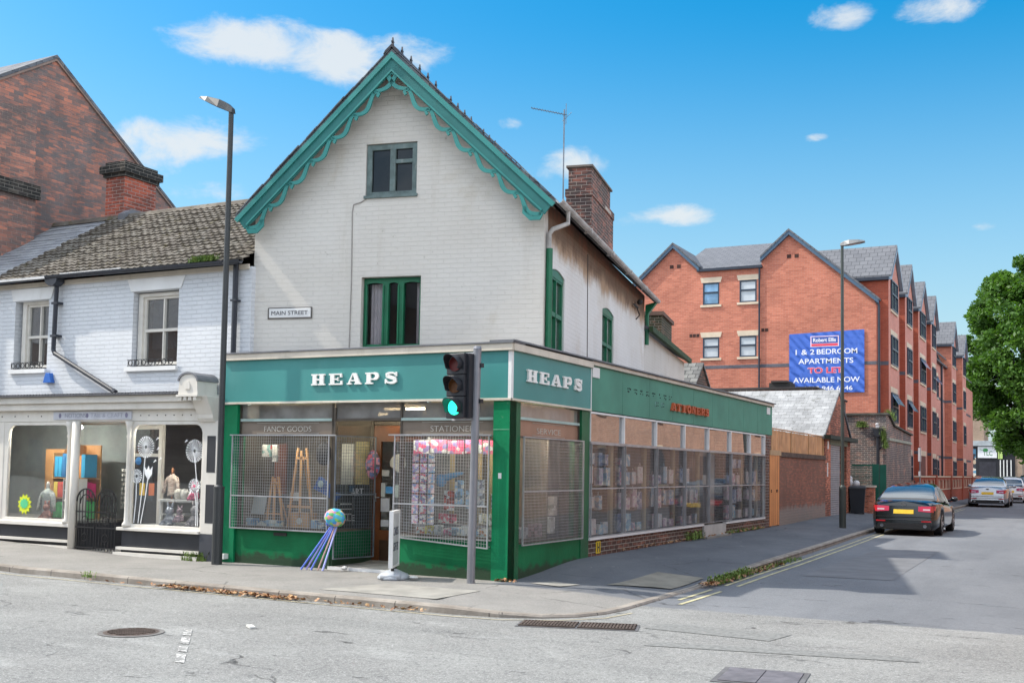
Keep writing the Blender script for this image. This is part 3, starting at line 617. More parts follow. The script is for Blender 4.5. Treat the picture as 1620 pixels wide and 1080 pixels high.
# ------------------------------------------------------------------ slab-serif letters
def slab_letter(mb, ch, u, z, w, h, d0, d1):
    X = lambda a: u+a*w
    Z = lambda b: z+b*h
    B = lambda a, b, c, e: mb.box(X(a), X(b), d0, d1, Z(c), Z(e))
    P = lambda pts: mb.prism([(X(a), Z(b)) for a, b in pts], d0, d1)
    def S(pts, wd): mb.strip([(X(a), Z(b)) for a, b in pts], wd, d0, d1)
    if ch == 'H':
        for a in (.10, .62): B(a, a+.28, 0.13, .87); 
        for a in (0, .54): B(a, a+.46, 0, .128); B(a, a+.46, .872, 1)
        B(.382, .618, .43, .57)
    elif ch == 'E':
        B(.10, .38, .132, .868); B(0, .93, .87, 1); B(0, .97, 0, .13); B(.382, .66, .44, .56); B(.80, .93, .66, .868); B(.84, .97, .132, .36); B(.60, .70, .34, .438); B(.60, .70, .562, .66)
    elif ch == 'A':
        P([(.09, .119), (.21, .119), (.424, .90), (.399, 1)]); P([(.40, 1), (.66, 1), (.94, .119), (.62, .119)]); mb.box(X(.265), X(.57), d0+.0015, d1, Z(.28), Z(.40)); B(0, .34, 0, .118); B(.54, 1.03, 0, .118)
    elif ch == 'P':
        B(.10, .38, .132, .868); B(0, .55, 0, .13); B(0, .56, .88, 1); B(.382, .56, .36, .48)
        S([(.56+.27*sin(t*pi/8), .68+.26*cos(t*pi/8)) for t in range(9)], [h*.12+(w*.25-h*.12)*sin(t*pi/8) for t in range(9)])
    elif ch == 'S':
        pts = [(.80, .70), (.74, .86), (.55, .935), (.34, .91), (.20, .80), (.22, .66), (.40, .57), (.62, .49), (.78, .38), (.80, .22), (.66, .09), (.44, .065), (.24, .13), (.16, .32)]
        S(pts, [.06*w, .09*w, .11*w, .13*w, .2*w, .22*w, .22*w, .22*w, .22*w, .22*w, .16*w, .12*w, .1*w, .07*w]); mb.box(X(.80), X(.90), d0+.0015, d1, Z(.62), Z(1)); mb.box(X(.08), X(.18), d0+.0015, d1, Z(0), Z(.40))
    elif ch == 'T':
        B(.36, .64, .132, .868); B(.22, .78, 0, .13); B(.02, .98, .87, 1); B(.02, .13, .64, .868); B(.87, .98, .64, .868)
    elif ch == 'I': B(.30, .70, .132, .868); B(.1, .9, 0, .13); B(.1, .9, .87, 1)
    elif ch == 'O': S([(.5+.36*sin(t*pi/8), .5+.42*cos(t*pi/8)) for t in range(17)], .2*w)
    elif ch == 'N':
        B(.10, .24, .132, .868); B(.74, .88, .132, .868); mb.prism([(X(a), Z(b)) for a, b in ((.10, 1), (.42, 1), (.90, 0), (.66, 0))], d0+.0015, d1); B(0, .36, 0, .13); B(.62, 1, .87, 1)
    elif ch == 'R':
        B(.10, .36, .132, .868); B(0, .5, 0, .13); B(0, .54, .88, 1); B(.362, .54, .42, .54); S([(.54+.24*sin(t*pi/6), .71+.23*cos(t*pi/6)) for t in range(7)], [h*.12+(w*.2-h*.12)*sin(t*pi/6) for t in range(7)]); mb.prism([(X(a), Z(b)) for a, b in ((.5, .45), (.76, .45), (1, 0), (.74, 0))], d0+.0015, d1)
def slab_word(word, fr, u, z, w, h, d, ext, mat, parent, gap=.16, tilt=None, name='sign_letter'):
    cw = w/(len(word)*(1+gap)-gap); 
    for i, ch in enumerate(word):
        mb = MB(fr); slab_letter(mb, ch, u+i*cw*(1+gap), z+(tilt[i] if tilt else 0), cw, h, d-ext, d); mb.build(name, mat, parent)
def grille(fr, u0, u1, z0, z1, d, parent, sp=.045, wr=.0020, fw=.018, mat=None, fmat=None, drop=0.0, bars=(), name='security_grille', ext=.0):
    mat = mat or STEEL; fmat = fmat or STEEL
    g = MB(fr); lo = lambda u: z0-drop*(u-u0)/(u1-u0)
    n = int((u1-u0)/sp); m = int((z1-z0)/sp)
    for i in range(1, n): u = u0+(u1-u0)*i/n; g.box(u-wr, u+wr, d-wr, d+wr, lo(u), z1)
    for j in range(1, m):
        a = j/m; za = z0+(z1-z0)*a; zb = z0-drop+(z1-z0+drop)*a
        g.hexa([(u0, d-3*wr, za-wr), (u1, d-3*wr, zb-wr), (u1, d-wr, zb-wr), (u0, d-wr, za-wr), (u0, d-3*wr, za+wr), (u1, d-3*wr, zb+wr), (u1, d-wr, zb+wr), (u0, d-wr, za+wr)])
    f = MB(fr); e = .012
    f.box(u0-fw, u0, d-e, d+e, z0-fw, z1+fw); f.box(u1, u1+fw, d-e, d+e, z0-drop-fw, z1+fw); f.box(u0, u1, d-e, d+e, z1, z1+fw)
    f.hexa([(u0, d-e, z0-fw), (u1, d-e, z0-drop-fw), (u1, d+e, z0-drop-fw), (u0, d+e, z0-fw), (u0, d-e, z0), (u1, d-e, z0-drop), (u1, d+e, z0-drop), (u0, d+e, z0)])
    for zb in bars: f.box(u0, u1, d-e-.004, d-e+.012, zb-.012, zb+.012)
    if ext:   # side return of a cage grille
        f.box(u0-fw, u0, d+e, d+ext, z1-.01, z1+fw-.002); f.box(u1, u1+fw, d+e, d+ext, z1-.01, z1+fw-.002); f.box(u0-fw, u0, d+e, d+ext, z0, z0+fw); f.box(u1, u1+fw, d+e, d+ext, z0-drop, z0-drop+fw)
        for j in range(2, m, 1): za = z0+(z1-z0)*j/m; g.box(u1+fw*.5-wr, u1+fw*.5+wr, d, d+ext, za-wr, za+wr)
    fo = f.build(name, fmat, parent); g.build('wire_mesh', mat, fo); return fo

shop = thing('corner_shop', 'corner stationery shop with green and teal shopfront below a white painted gabled house', 'shop')
# --- fascia, front and side
f = MB(FR); f.box(-5.27, -.022, -.03, .20, 2.602, 3.28); f.build('fascia', TEAL, shop)
f = MB(SD); f.box(.022, 2.85, -.03, .20, 2.602, 3.28); fs = f.build('fascia', TEAL, shop, label='teal end panel of the fascia on the side street')
f = MB(SD)
us = [2.89, 4.35, 5.75, 7.1, 8.45, 9.8, 11.1, 12.4, 13.7, 15.0, 15.22]
for a0, a1 in zip(us, us[1:]): f.box(a0+.004, a1-.004, -.012, .25, 2.585, 3.335)
f.box(2.88, 15.2, .0, .24, 2.59, 3.33); f.build('fascia', TEALD, shop, label='long dull green fascia with holes where letters have gone')
c = MB(FR); c.box(-5.29, .06, -.08, .22, 3.282, 3.385); c.box(-5.28, 0.03, -.05, -.03, 2.566, 2.600)
c.build('fascia_moulding', CREAM, shop, bevel=.004)
c = MB(SD); c.box(-.06+.02, 2.86, -.078, .22, 3.284, 3.383); c.box(2.862, 15.27, -.06, .2, 3.34, 3.40); c.box(-.03+.02, 2.86, -.052, -.03, 2.568, 2.598); c.build('fascia_moulding', CREAM, shop)
c = MB(SD); c.box(-.03, .02, -.036, .0, 2.60, 3.282); c.box(2.85, 2.875, -.04, .0, 2.57, 3.282); c.box(2.86, 2.885, -.065, -.03, 3.282, 3.40); c.build('fascia_trim', WHITE, shop, split=True)
c = MB(FR); c.box(-.022, .03, -.036, -.0, 2.601, 3.281); c.build('fascia_trim', WHITE, shop, split=True)
c = MB(FR); c.box(-5.3, .08, -.10, .3, 3.386, 3.408); c.build('lead_flashing', LEADM, shop)
c = MB(SD); c.box(-.10, 15.3, -.10, .3, 3.409, 3.432); c.build('lead_flashing', LEADM, shop)
c = MB(); c.box(-5.25, -.28, .28, 15.1, 3.30, 3.40); c.build('flat_roof', paint('grey_felt', (.12, .12, .125), .9), shop)
c = MB(SD); c.box(2.94, 3.24, -.03, -.0125, 3.14, 3.31); c.box(14.62, 14.94, -.03, -.0125, 3.12, 3.30); c.build('white_plate', WHITE, shop, split=True)
slab_word('HEAPS', FR, -3.49, 2.845, 1.62, .175, -.032, .03, WLET, shop, gap=.30)
slab_word('HEAPS', SD, .43, 2.87, 2.03, .18, -.032, .03, WLET, shop, gap=.26)
ORG = paint('orange_letter', (.48, .10, .035), .5, .1, 5, dirt=.3, dirtcol=(.30, .06, .02))
slab_word('ATIONERS', SD, 6.92, 2.80, 2.5, .155, -.014, .05, ORG, shop, gap=.2, tilt=[.0, .0, -.005, -.0, .005, -.005, .0, .0])
# screw holes and outlines left by the lost letters
hole = paint('screw_hole', (.02, .03, .03), .9); hm = MB(SD); r = random.Random(3)
for i in range(8):
    u0 = 4.58+i*.325
    for a, b in ((0, 0), (.07, .005), (.13, .0), (.0, -.055), (.05, -.05), (.12, -.06)):
        if r.random() < .85: hm.box(u0+a, u0+a+.035, -.018, -.0125, 3.055+b+r.uniform(-.01, .01), 3.078+b)
for i in range(2):
    for a, b in ((0, 0), (.1, .0), (.0, -.07), (.1, -.06)): hm.box(6.1+i*.33+a, 6.13+i*.33+a, -.018, -.0125, 2.90+b, 2.92+b)
hm.build('screw_holes', hole, shop)
gm = MB(SD)
for i in range(2): gm.strip([(6.12+i*.33+.07*cos(t), 2.865+.05*sin(t)) for t in (x*.6 for x in range(8))], .018, -.0175, -.013)
gm.build('letter_ghost', paint('pale_ghost', (.18, .36, .33), .7), shop, split=True)
# --- pilasters and stall risers
p = MB(FR); p.box(-5.27, -5.0, -.012, .2, -.05, 2.563); p.build('pilaster', GREEN, shop)
p = MB(FR); p.box(-.262, .0, -.012, .2, -.08, 2.563); p.build('pilaster', GREEN, shop)
p = MB(SD); p.box(-.01, .335, -.0, .19, -.08, 2.562); p.build('pilaster', GREEND, shop)
p = MB(SD); p.box(2.55, 2.87, -.012, .2, .0, 2.565); p.build('pilaster', GREEND, shop)
p = MB(FR); p.box(-5.0, -3.12, .03, .2, -.05, .555); p.box(-1.895, -.262, .0, .2, -.05, .555); p.build('stall_riser', STALL, shop, split=True)
p = MB(SD); p.box(.335, 2.55, .0, .19, -.05, .50); p.build('stall_riser', STALL, shop)
p = MB(FR); p.box(-4.98, -3.10, -.035, .06, .556, .575); p.box(-1.90, -.27, -.03, .06, .556, .575); p.build('window_sill', paint('grey_sill', (.28, .29, .28), .6), shop, split=True)
p = MB(FR); p.box(-4.21, -3.95, .018, .03, .47, .52); p.build('air_vent', DARK, shop)
p = MB(FR); p.box(-.165, -.115, -.02, -.0125, 1.45, 1.53); p.build('plate', WHITE, shop)
p = MB(FR); p.box(-.262, -.0, -.0155, -.0125, 2.145, 2.16); p.build('pilaster_line', paint('pale_green_line', (.10, .35, .2), .5), shop)
# --- front windows
BRZ = paint('bronze_frame', (.10, .085, .07), .45, .2, 3, metal=.4); ALU = paint('pale_green_transom', (.36, .47, .44), .5, .15, 3)
SIGNG = paint('brown_glass_sign', (.20, .165, .135), .25, .25, 1.1, spec=.6); SIGNT = paint('tan_glass_sign', (.30, .175, .125), .25, .2, 1.2, spec=.6)
def shopwin(fr, u0, u1, z0, z1, zt, zs, ztop, d, gl, sign, text=None, tu=None, top=True):
    w = MB(fr); w.box(u0, u0+.03, d-.02, d+.05, z0, ztop); w.box(u1-.03, u1, d-.02, d+.05, z0, ztop); w.box(u0+.03, u1-.03, d-.02, d+.05, z0, z0+.03); w.box(u0+.03, u1-.03, d-.02, d+.05, z1-.005, z1+.02)
    wo = w.build('shop_window', BRZ, shop); MB(fr).poly([(u0+.03, d+.01, z0+.03), (u1-.03, d+.01, z0+.03), (u1-.03, d+.01, z1-.005), (u0+.03, d+.01, z1-.005)]).build('pane', gl, wo)
    b = MB(fr); b.box(u0+.03, u1-.03, d-.035, d+.03, zt, zt+.04); b.build('transom', ALU, wo)
    b = MB(fr); b.box(u0+.03, u1-.03, d+.0, d+.02, z1+.02, zt); so_ = b.build('sign_panel', sign, wo)
    MB(fr).poly([(u0+.03, d+.01, zt+.04), (u1-.03, d+.01, zt+.04), (u1-.03, d+.01, ztop), (u0+.03, d+.01, ztop)]).build('pane', UPG, wo)
    if text: text_mesh(text, fr, tu[0], z1+.075, d-.001, tu[1]-tu[0], .085, paint('gilt_grey_lettering', (.46, .43, .38), .5), wo, off=-.01)
    l = MB(fr)
    if tu:
        l.box(tu[0]-.15, tu[1]+.15, d-.006, d-.001, z1+.04, z1+.048); l.box(tu[0]-.15, tu[1]+.15, d-.006, d-.001, zt-.03, zt-.022); l.build('gilt_line', paint('gilt_line', (.38, .36, .32), .5), wo)
    return wo
shopwin(FR, -5.0, -3.12, .575, 2.05, 2.29, 2.07, 2.56, .07, GLASS, SIGNG, 'FANCY GOODS', (-4.50, -3.56))
shopwin(FR, -1.89, -.262, .575, 2.05, 2.29, 2.07, 2.56, .07, GLASS, SIGNG, 'STATIONER', (-1.36, -.62))
shopwin(SD, .335, 2.55, .50, 2.05, 2.31, 2.07, 2.56, .05, GLASSD, SIGNT, 'SERVICE', (.98, 1.85))
grille(FR, -5.04, -3.13, .58, 2.055, -.05, shop, bars=(1.09,)); 
g2 = grille(FR, -1.88, -.30, .565, 2.055, -.08, shop, drop=.10, bars=(1.05,), ext=.07)
grille(SD, .37, 2.53, .50, 2.05, -.05, shop, bars=(1.265,))
b = MB(FR); b.box(-5.1, -3.0, -.065, -.035, 2.055, 2.075); b.box(-2.0, -.25, -.1, -.06, 2.06, 2.08); b.build('grille_rail', STEEL, shop, split=True)
# --- recessed entrance
e = MB(FR); e.hexa([(-3.12, .05, 0), (-3.08, .05, 0), (-3.12, 1.2, 0), (-3.16, 1.2, 0), (-3.12, .05, .56), (-3.08, .05, .56), (-3.12, 1.2, .56), (-3.16, 1.2, .56)])
e.hexa([(-1.90, .2, 0), (-1.86, .2, 0), (-2.11, 1.2, 0), (-2.15, 1.2, 0), (-1.90, .2, .56), (-1.86, .2, .56), (-2.11, 1.2, .56), (-2.15, 1.2, .56)]); e.build('stall_riser', STALL, shop, split=True)
e = MB(FR); e.poly([(-3.095, .09, .58), (-3.14, 1.19, .58), (-3.14, 1.19, 2.26), (-3.095, .09, 2.26)]); e.poly([(-1.885, .2, .58), (-2.13, 1.19, .58), (-2.13, 1.19, 2.26), (-1.885, .2, 2.26)]); e.build('pane', GLASS, shop, split=True)
e = MB(FR); e.box(-3.17, -3.11, 1.15, 1.22, .0, 2.5); e.box(-2.18, -2.10, 1.15, 1.22, .0, 2.5); e.box(-3.13, -3.08, .05, .1, .575, 2.5); e.box(-1.93, -1.885, .14, .19, .575, 2.5); e.box(-3.16, -2.1, 1.16, 1.21, 2.27, 2.33); e.box(-3.1, -1.9, .06, .1, 2.29, 2.33); e.build('door_surround', BRZ, shop)
e = MB(FR); e.box(-3.1, -1.9, .08, .1, 2.331, 2.565); e.build('transom_panel', UPG, shop)
WOOD = paint('varnished_door_wood', (.17, .055, .02), .4, .25, 3, spec=.5, dirt=.3, dirtcol=(.12, .045, .02)); WOODD = paint('dark_wood', (.075, .035, .02), .5, .2, 4)
dr = MB(FR); dr.box(-3.10, -2.96, 1.15, 1.2, .03, 2.26); dr.box(-2.32, -2.18, 1.15, 1.2, .03, 2.26); dr.box(-2.96, -2.32, 1.15, 1.2, 2.0, 2.26); dr.box(-2.96, -2.32, 1.15, 1.2, .4, .56); do = dr.build('door', WOOD, shop)
d2 = MB(FR); d2.box(-2.96, -2.32, 1.155, 1.195, .25, .4); d2.box(-2.96, -2.32, 1.165, 1.185, .03, .25); d2.build('kick_panel', WOODD, do)
MB(FR).poly([(-2.96, 1.175, .56), (-2.32, 1.175, .56), (-2.32, 1.175, 2.0), (-2.96, 1.175, 2.0)]).build('pane', GLASS, do)
h = MB(FR); h.box(-3.06, -3.03, 1.13, 1.15, 1.02, 1.16); h.tube([(-3.045, 1.12, 1.09), (-2.95, 1.11, 1.09)], .01); h.build('handle', STEEL, do)
for i, (u0, u1, z0, z1, cc) in enumerate(((-2.94, -2.80, 1.44, 1.54, (.7, .7, .66)), (-2.95, -2.87, 1.10, 1.33, (.62, .64, .6)), (-2.86, -2.72, 1.16, 1.27, (.12, .38, .70)), (-2.95, -2.78, .86, 1.08, (.6, .6, .62)), (-2.94, -2.79, .62, .73, (.66, .66, .66)), (-2.68, -2.56, 1.1, 1.3, (.6, .68, .6)))):
    m = MB(FR); m.box(u0, u1, 1.162, 1.168, z0, z1); m.build('notice', plain('notice_paper', cc), do)
m = MB(FR); m.prism([(-2.78, 1.60), (-2.70, 1.56), (-2.62, 1.50), (-2.55, 1.52), (-2.48, 1.62), (-2.50, 1.74), (-2.62, 1.80), (-2.74, 1.76), (-2.79, 1.68)], 1.160, 1.167); m.build('notice', plain('cream_cutout', (.68, .66, .56)), do)
s_ = MB(FR); s_.box(-3.1, -1.95, -.02, 1.15, -.02, .045); s_.build('door_step', paint('step_stone', (.30, .29, .27), .8), shop); s_ = MB(FR); s_.box(-3.1, -1.95, -.04, -.021, -.02, .05); s_.build('step_edge', WHITE, shop)
# folded-back grille leaf in the entrance
GL = Fr(-3.03, .02, 76); grille(GL, .0, .80, .17, 2.05, .0, shop, sp=.05, bars=(1.15,), fmat=STEELD, mat=STEELD)
# --- rooms behind the glass
ro = MB(FR); ro.box(-5.1, -3.2, 1.35, 1.4, 0, 2.6); ro.box(-5.16, -5.1, .1, 1.4, 0, 2.6); ro.build('window_back', DARKB, shop)
ro = MB(FR); ro.box(-1.93+.1, -.3, 1.9, 1.95, 0, 2.6); ro.build('window_back', DARKB, shop)
ro = MB(FR); ro.box(-5.1, -.3, .2, 6, -.04, .02); ro.build('shop_floor', FLOOR, shop); ro = MB(FR); ro.box(-5.1, -1.85, .2, 6, 2.57, 2.6); ro.build('shop_ceiling', CEIL, shop)
ro = MB(FR); ro.box(-5.1, -.3, 5.0, 5.05, 0, 2.6); ro.box(-4.98, -3.16, .12, 1.3, .50, .545); ro.box(-1.85, -.28, .22, 1.3, .50, .54); ro.build('display_shelf', DARKB, shop, split=True)
lt = emit('tube_and_fill_light', (1.0, .90, .68), 17.0); lt2 = emit('hidden_fill_light', (1.0, .95, .85), 45.0)
for u0, u1, d0, z_ in ((-2.75, -2.0, .9, 2.50), (-4.85, -3.35, .12, 2.12), (-1.75, -.4, .12, 2.12), (-4.4, -3.7, 2.4, 2.50)): MB(FR).box(u0, u1, d0, d0+.04, z_, z_+.04).build('ceiling_and_fill_light', lt, shop)  # the two low tubes behind the sign panels are added to brighten the goods
MB(SD).box(.5, 2.4, .1, .14, 2.12, 2.16).build('ceiling_and_fill_light', lt, shop)  # added tube, hidden by the sign panel, brightens the corner window goods
# --- side windows
SB = [2.87, 4.42, 6.12, 7.85, 9.51, 11.26, 13.0, 14.76]
p = MB(SD); p.box(2.87, 9.15, .0, .2, -.05, .43); p.box(10.86, 14.42, .0, .2, -.05, .41); p.build('brick_plinth', PLB, shop, split=True)
p = MB(SD); p.box(14.42, 14.98, -.004, .22, -.05, 2.582); p.build('brick_pier', PLB, shop)
p = MB(SD); p.box(2.875, 9.15, -.04, .05, .432, .475); p.box(10.86, 14.42, -.04, .05, .412, .455); p.build('window_sill', WHITE, shop, split=True)
p = MB(SD); p.box(9.18, 10.84, -.035, .1, .12, .435); p.build('door_threshold', paint('grey_white_board', (.44, .43, .41), .6, .15, 3, dirt=.5, dirtcol=(.25, .22, .19)), shop); p = MB(SD); p.box(9.0, 10.9, -.16, .05, .1, .2); p.build('door_step', paint('step_concrete', (.24, .23, .21), .9), shop)
for i in range(7):
    u0, u1 = SB[i], SB[i+1]; zl = .475 if u0 < 10 else .455
    if i == 6: u1 = 14.42+.0
    w = MB(SD); w.box(u0-.02 if i else u0+.005, u0+.02, -.03, .05, 2.07, 2.565); w.box(u0+.02, u1-.02, -.02, .05, 2.535, 2.565)
    wo = w.build('shop_window', WHITE, shop)
    w = MB(SD); w.box(u0+.0, u1, -.035, .04, 2.03, 2.068); w.box(u0-.03 if i else u0+.004, u0+.03, -.018, .012, zl, 2.03); w.build('frame', STEEL, wo)
    MB(SD).poly([(u0+.02, .02, zl), (u1-.02, .02, zl), (u1-.02, .02, 2.03), (u0+.02, .02, 2.03)]).build('pane', GLASSD, wo)
    MB(SD).poly([(u0+.02, .02, 2.068), (u1-.02, .02, 2.068), (u1-.02, .02, 2.535), (u0+.02, .02, 2.535)]).build('pane', GLASSR, wo)
    grille(SD, u0+.05, u1-.05, zl+.02, 2.02, -.034, shop, sp=.055, wr=.0011, fw=.012, bars=(1.285,), mat=STEEL, fmat=STEEL)
w = MB(SD); w.box(14.40, 14.44, -.03, .05, .45, 2.565); w.build('mullion', WHITE, shop)
# side door behind the glass
w = MB(SD); w.box(9.75, 10.05, .35, .42, .3, 2.0); w.box(10.75, 11.2, .35, .42, .3, 2.0); w.box(10.05, 10.75, .35, .42, 1.95, 2.05); sdor = w.build('side_door', paint('cream_door', (.62, .58, .53), .5), shop)
w = MB(SD)
for j in range(34): w.box(10.05, 10.75, .37, .40, .32+j*.048, .345+j*.048)
w.build('louvre', paint('grey_louvre', (.10, .11, .12), .5), sdor)
# side interior: one long dim room with a ceiling
ro = MB(SD); ro.box(.3, 15.0, 1.5, 1.55, .1, 2.6); ro.build('window_back', paint('blue_grey_backing', (.17, .18, .20), .85, .3, 1.1), shop)
ro = MB(SD); ro.box(.3, 15.0, .2, 1.5, .1, .16); ro.build('shop_floor', FLOOR, shop); ro = MB(SD); ro.box(.3, 15.0, .2, 1.5, 2.57, 2.6); ro.build('shop_ceiling', CEIL, shop)
cur = paint('beige_curtain', (.58, .54, .38), .9, .2, 3)
for i, u0 in enumerate((4.2, 5.9, 7.6, 9.25, 12.75, 14.2)):
    w = MB(SD); w.prism([(u0+.02*k, .14+.03*(k % 2)) for k in range(8)]+[(u0+.02*k, .18+.03*(k % 2)) for k in range(7, -1, -1)], .47, 2.03, axis='z'); w.build('curtain', cur, shop)
ro = MB(SD); ro.box(15.0, 15.2, .01, 4, .1, 3.3); ro.build('end_wall', PLB, shop)

# ------------------------------------------------------------------ the gabled house above
SL = .95; AP = (-2.47, 8.2); rz = lambda u: AP[1]-SL*abs(u-AP[0])
FWU = rect(-3.0, -2.12, 5.92, 6.80); FW1 = rect(-3.03, -2.01, 3.50, 4.63)
w = MB(HF); w.panel([(-4.97, 3.30), (0, 3.30), (0, rz(0)-.10), (AP[0], AP[1]-.10), (-4.97, rz(-4.97)-.10)], [FWU, FW1], 0, .22); w.build('wall', HBRICK, shop, label='cream gable wall facing the main street')
def arch(u0, u1, z0, z1, zt, n=7): return [(u0, z0), (u1, z0)]+[(u1-(u1-u0)*k/n, z1+(zt-z1)*sin(pi*k/n)) for k in range(n+1)]
w = MB(HS); w.panel([(.22, 3.30), (9.75, 3.30), (9.75, 5.77), (.22, 5.77)], [arch(.40, 1.40, 3.40, 4.73, 4.80), arch(4.62, 5.82, 3.40, 4.72, 4.80)], 0, .22)
w.build('wall', HBRICKS, shop, label='stained white side wall above the side street')
w = MB(HF); w.box(-4.97, -4.75, .22, 9.75, 3.3, 5.62); w.prism([(-4.97, 3.3), (-.22, 3.3), (-.22, 5.62), (AP[0], 8.05), (-4.97, 5.62)], 9.55, 9.75); w.build('wall', HBRICK, shop)
rm = MB(HF); rm.box(-4.7, -.35, 1.9, 2.0, 3.4, 5.3); rm.box(-3.4, -1.6, 1.9, 2.0, 5.31, 7.0); rm.box(-4.7, -1.5, .3, 1.9, 5.2, 5.3); rm.box(-1.6, -1.5, 2.1, 9, 3.4, 5.5); rm.build('inner_wall', DARKB, shop)
# roof
for sgn in (-1, 1):
    ue = .24 if sgn > 0 else -5.18; zt = AP[1]
    w = MB(HF); w.prism([(AP[0], zt+.03), (ue, rz(ue)+.03), (ue, rz(ue)-.03), (AP[0], zt-.05)], -.30, 9.95); w.build('roof', SLATE, shop)
# broken slate edges along both verges
w = MB(HF); r = random.Random(5)
for sgn in (-1, 1):
    n = 17
    for k in range(n):
        ua = AP[0]+sgn*(.02+k*2.66/n); ub = AP[0]+sgn*(.02+(k+1.12)*2.66/n); zz = .035+r.uniform(0, .012); e = r.uniform(-.34, -.31)
        a_ = [(ua, rz(ua)+zz), (ub, rz(ub)+zz), (ub, rz(ub)+zz+.018), (ua, rz(ua)+zz+.026)]; w.prism(a_, e, e+.3)
w.build('verge_slates', SLATE, shop)
rg = MB(HF); rg.prism([(AP[0]-.14, AP[1]-.06), (AP[0]-.11, AP[1]+.0), (AP[0], AP[1]+.10), (AP[0]+.11, AP[1]+.0), (AP[0]+.14, AP[1]-.06), (AP[0], AP[1]+.05)], -.33, 9.95)
for k in range(25):
    s0 = -.28+k*.405; u = AP[0]; z = AP[1]+.09
    C_ = Fr(*HF.p(u, s0, 0).xy, 101.2)
    if k in (6, 11, 15): continue
    rg.fr = C_; rg.prism([(-.05, z-.01), (.05, z-.01), (.02, z+.03), (.045, z+.06), (.015, z+.075), (0, z+.13), (-.015, z+.075), (-.045, z+.06), (-.02, z+.03)], -.012, .012); rg.fr = HF
rg.build('ridge_cresting', paint('dark_ridge_tile', (.05, .05, .06), .7), shop)
# soffit boards behind the bargeboards
for sgn in (-1, 1):
    nx, nz_ = (SL*sgn, 1.0); l = math.hypot(nx, nz_); nx /= l; nz_ /= l
    def along(t, off): return (AP[0]+sgn*t, rz(AP[0]+sgn*t)-0.0), off
    def bp(t, off):  # t: horizontal distance from apex, off: distance below roof line, square to it
        u = AP[0]+sgn*t; z = rz(u)-.02; return (u-nx*off, z-nz_*off)
    T = 2.68
    apx = lambda off: (AP[0], AP[1]-.02-off/nz_)
    b = MB(HF)
    pts = [apx(.0), bp(T, 0), bp(T+.02, .235), bp(T-.12, .26), apx(.235)]; b.prism(pts, -.295, -.262); bo = b.build('bargeboard', BARGE, shop)
    b = MB(HF); b.prism([apx(.0), bp(T+.03, 0), bp(T+.03, .075), apx(.075)], -.325, -.296); b.prism([apx(.205), bp(T-.03, .205), bp(T-.03, .232), apx(.232)], -.315, -.296); b.build('moulding', BARGEL, bo)
    # scrolled fretwork under the board: seven bays, each an arc that swells and returns on a small hook
    b = MB(HF); nb = 7; L = T-.10
    for k in range(nb):
        t0 = .10+L*k/nb if k else 0.0; t1 = .10+L*(k+1)/nb-.015; seg = []
        for q in range(15):
            a = q/14; t = t0+(t1-t0)*a; off = .238+.115*sin(pi*min(1, a*1.0)**1.5)*(1.0 if k else .9)+.02
            seg.append(bp(t, off) if t > .02 else apx(off))
        b.strip(seg, [.072-.02*abs(q-7)/7 for q in range(15)], -.292, -.262)
        if k: # hook back to the board
            t = t0-.005; hk = [bp(t+.02, .245), bp(t-.015, .29), bp(t-.02, .33), bp(t+.02, .345)]; b.strip(hk, .05, -.292, -.262)
    e0 = [bp(T-.02, .25), bp(T-.0, .33), bp(T-.07, .42), bp(T-.17, .42), bp(T-.21, .35)]; b.strip(e0, .07, -.292, -.262)
    b.build('fretwork', BARGEL, bo)
    b = MB(HF); b.prism([apx(.05), bp(T, .05), bp(T, .075), apx(.075)], -.26, .0); b.build('soffit', paint('soffit_boards', (.10, .075, .05), .8), shop)
# windows of the house
def sash(fr, o, fw, mat, mids=(), rails=(), d=.09, parent=shop, gl=None, name='window', sill=None, arched=None):
    u0, u1, z0, z1 = o; w = MB(fr)
    w.box(u0, u0+fw, d, d+.07, z0, z1); w.box(u1-fw, u1, d, d+.07, z0, z1); w.box(u0+fw, u1-fw, d, d+.07, z0, z0+fw); w.box(u0+fw, u1-fw, d, d+.07, z1-fw, z1)
    for m, mw in mids: w.box(m-mw/2, m+mw/2, d-.01, d+.06, z0+fw, z1-fw)
    for (a, b_, z, rw) in rails: w.box(a, b_, d-.005, d+.055, z-rw/2, z+rw/2)
    wo = w.build(name, mat, parent); MB(fr).poly([(u0+fw, d+.04, z0+fw), (u1-fw, d+.04, z0+fw), (u1-fw, d+.04, z1-fw), (u0+fw, d+.04, z1-fw)]).build('pane', gl or GLASSU, wo)
    return wo
wu = sash(HF, (-2.995, -2.125, 5.93, 6.79), .085, PEEL, mids=((-2.545, .09),), rails=((-2.50, -2.21, 6.50, .06),), d=.03, gl=GLASSH)
w = MB(HF); w.box(-3.02, -2.10, -.03, .06, 5.905, 5.95); w.build('sill', PEEL, wu)
w1 = sash(HF, (-3.025, -2.015, 3.5, 4.62), .05, WGREEN, mids=((-2.64, .10), (-2.38, .10)), d=.10, gl=glassmat('green_window_glass', (.9, .9, .92), .0, .02, .01, fm=.9))
w = MB(HF)   # wavy heads of the three lights
for a_, b_ in ((-2.975, -2.69), (-2.59, -2.43), (-2.33, -2.065)):
    n = 8; w.prism([(a_, 4.57), (b_, 4.57)]+[(b_-(b_-a_)*k/n, 4.525+.022*sin(pi*k/n)) for k in range(n+1)], .085, .10)
for a_ in (-2.68, -2.60, -2.42, -2.34, -2.97): w.box(a_-.012, a_+.012, .07, .0899, 3.55, 4.50)
w.build('window_head', WGREEN, w1)
cu = paint('pink_white_curtain', (.80, .74, .74), .9, .12, 4)
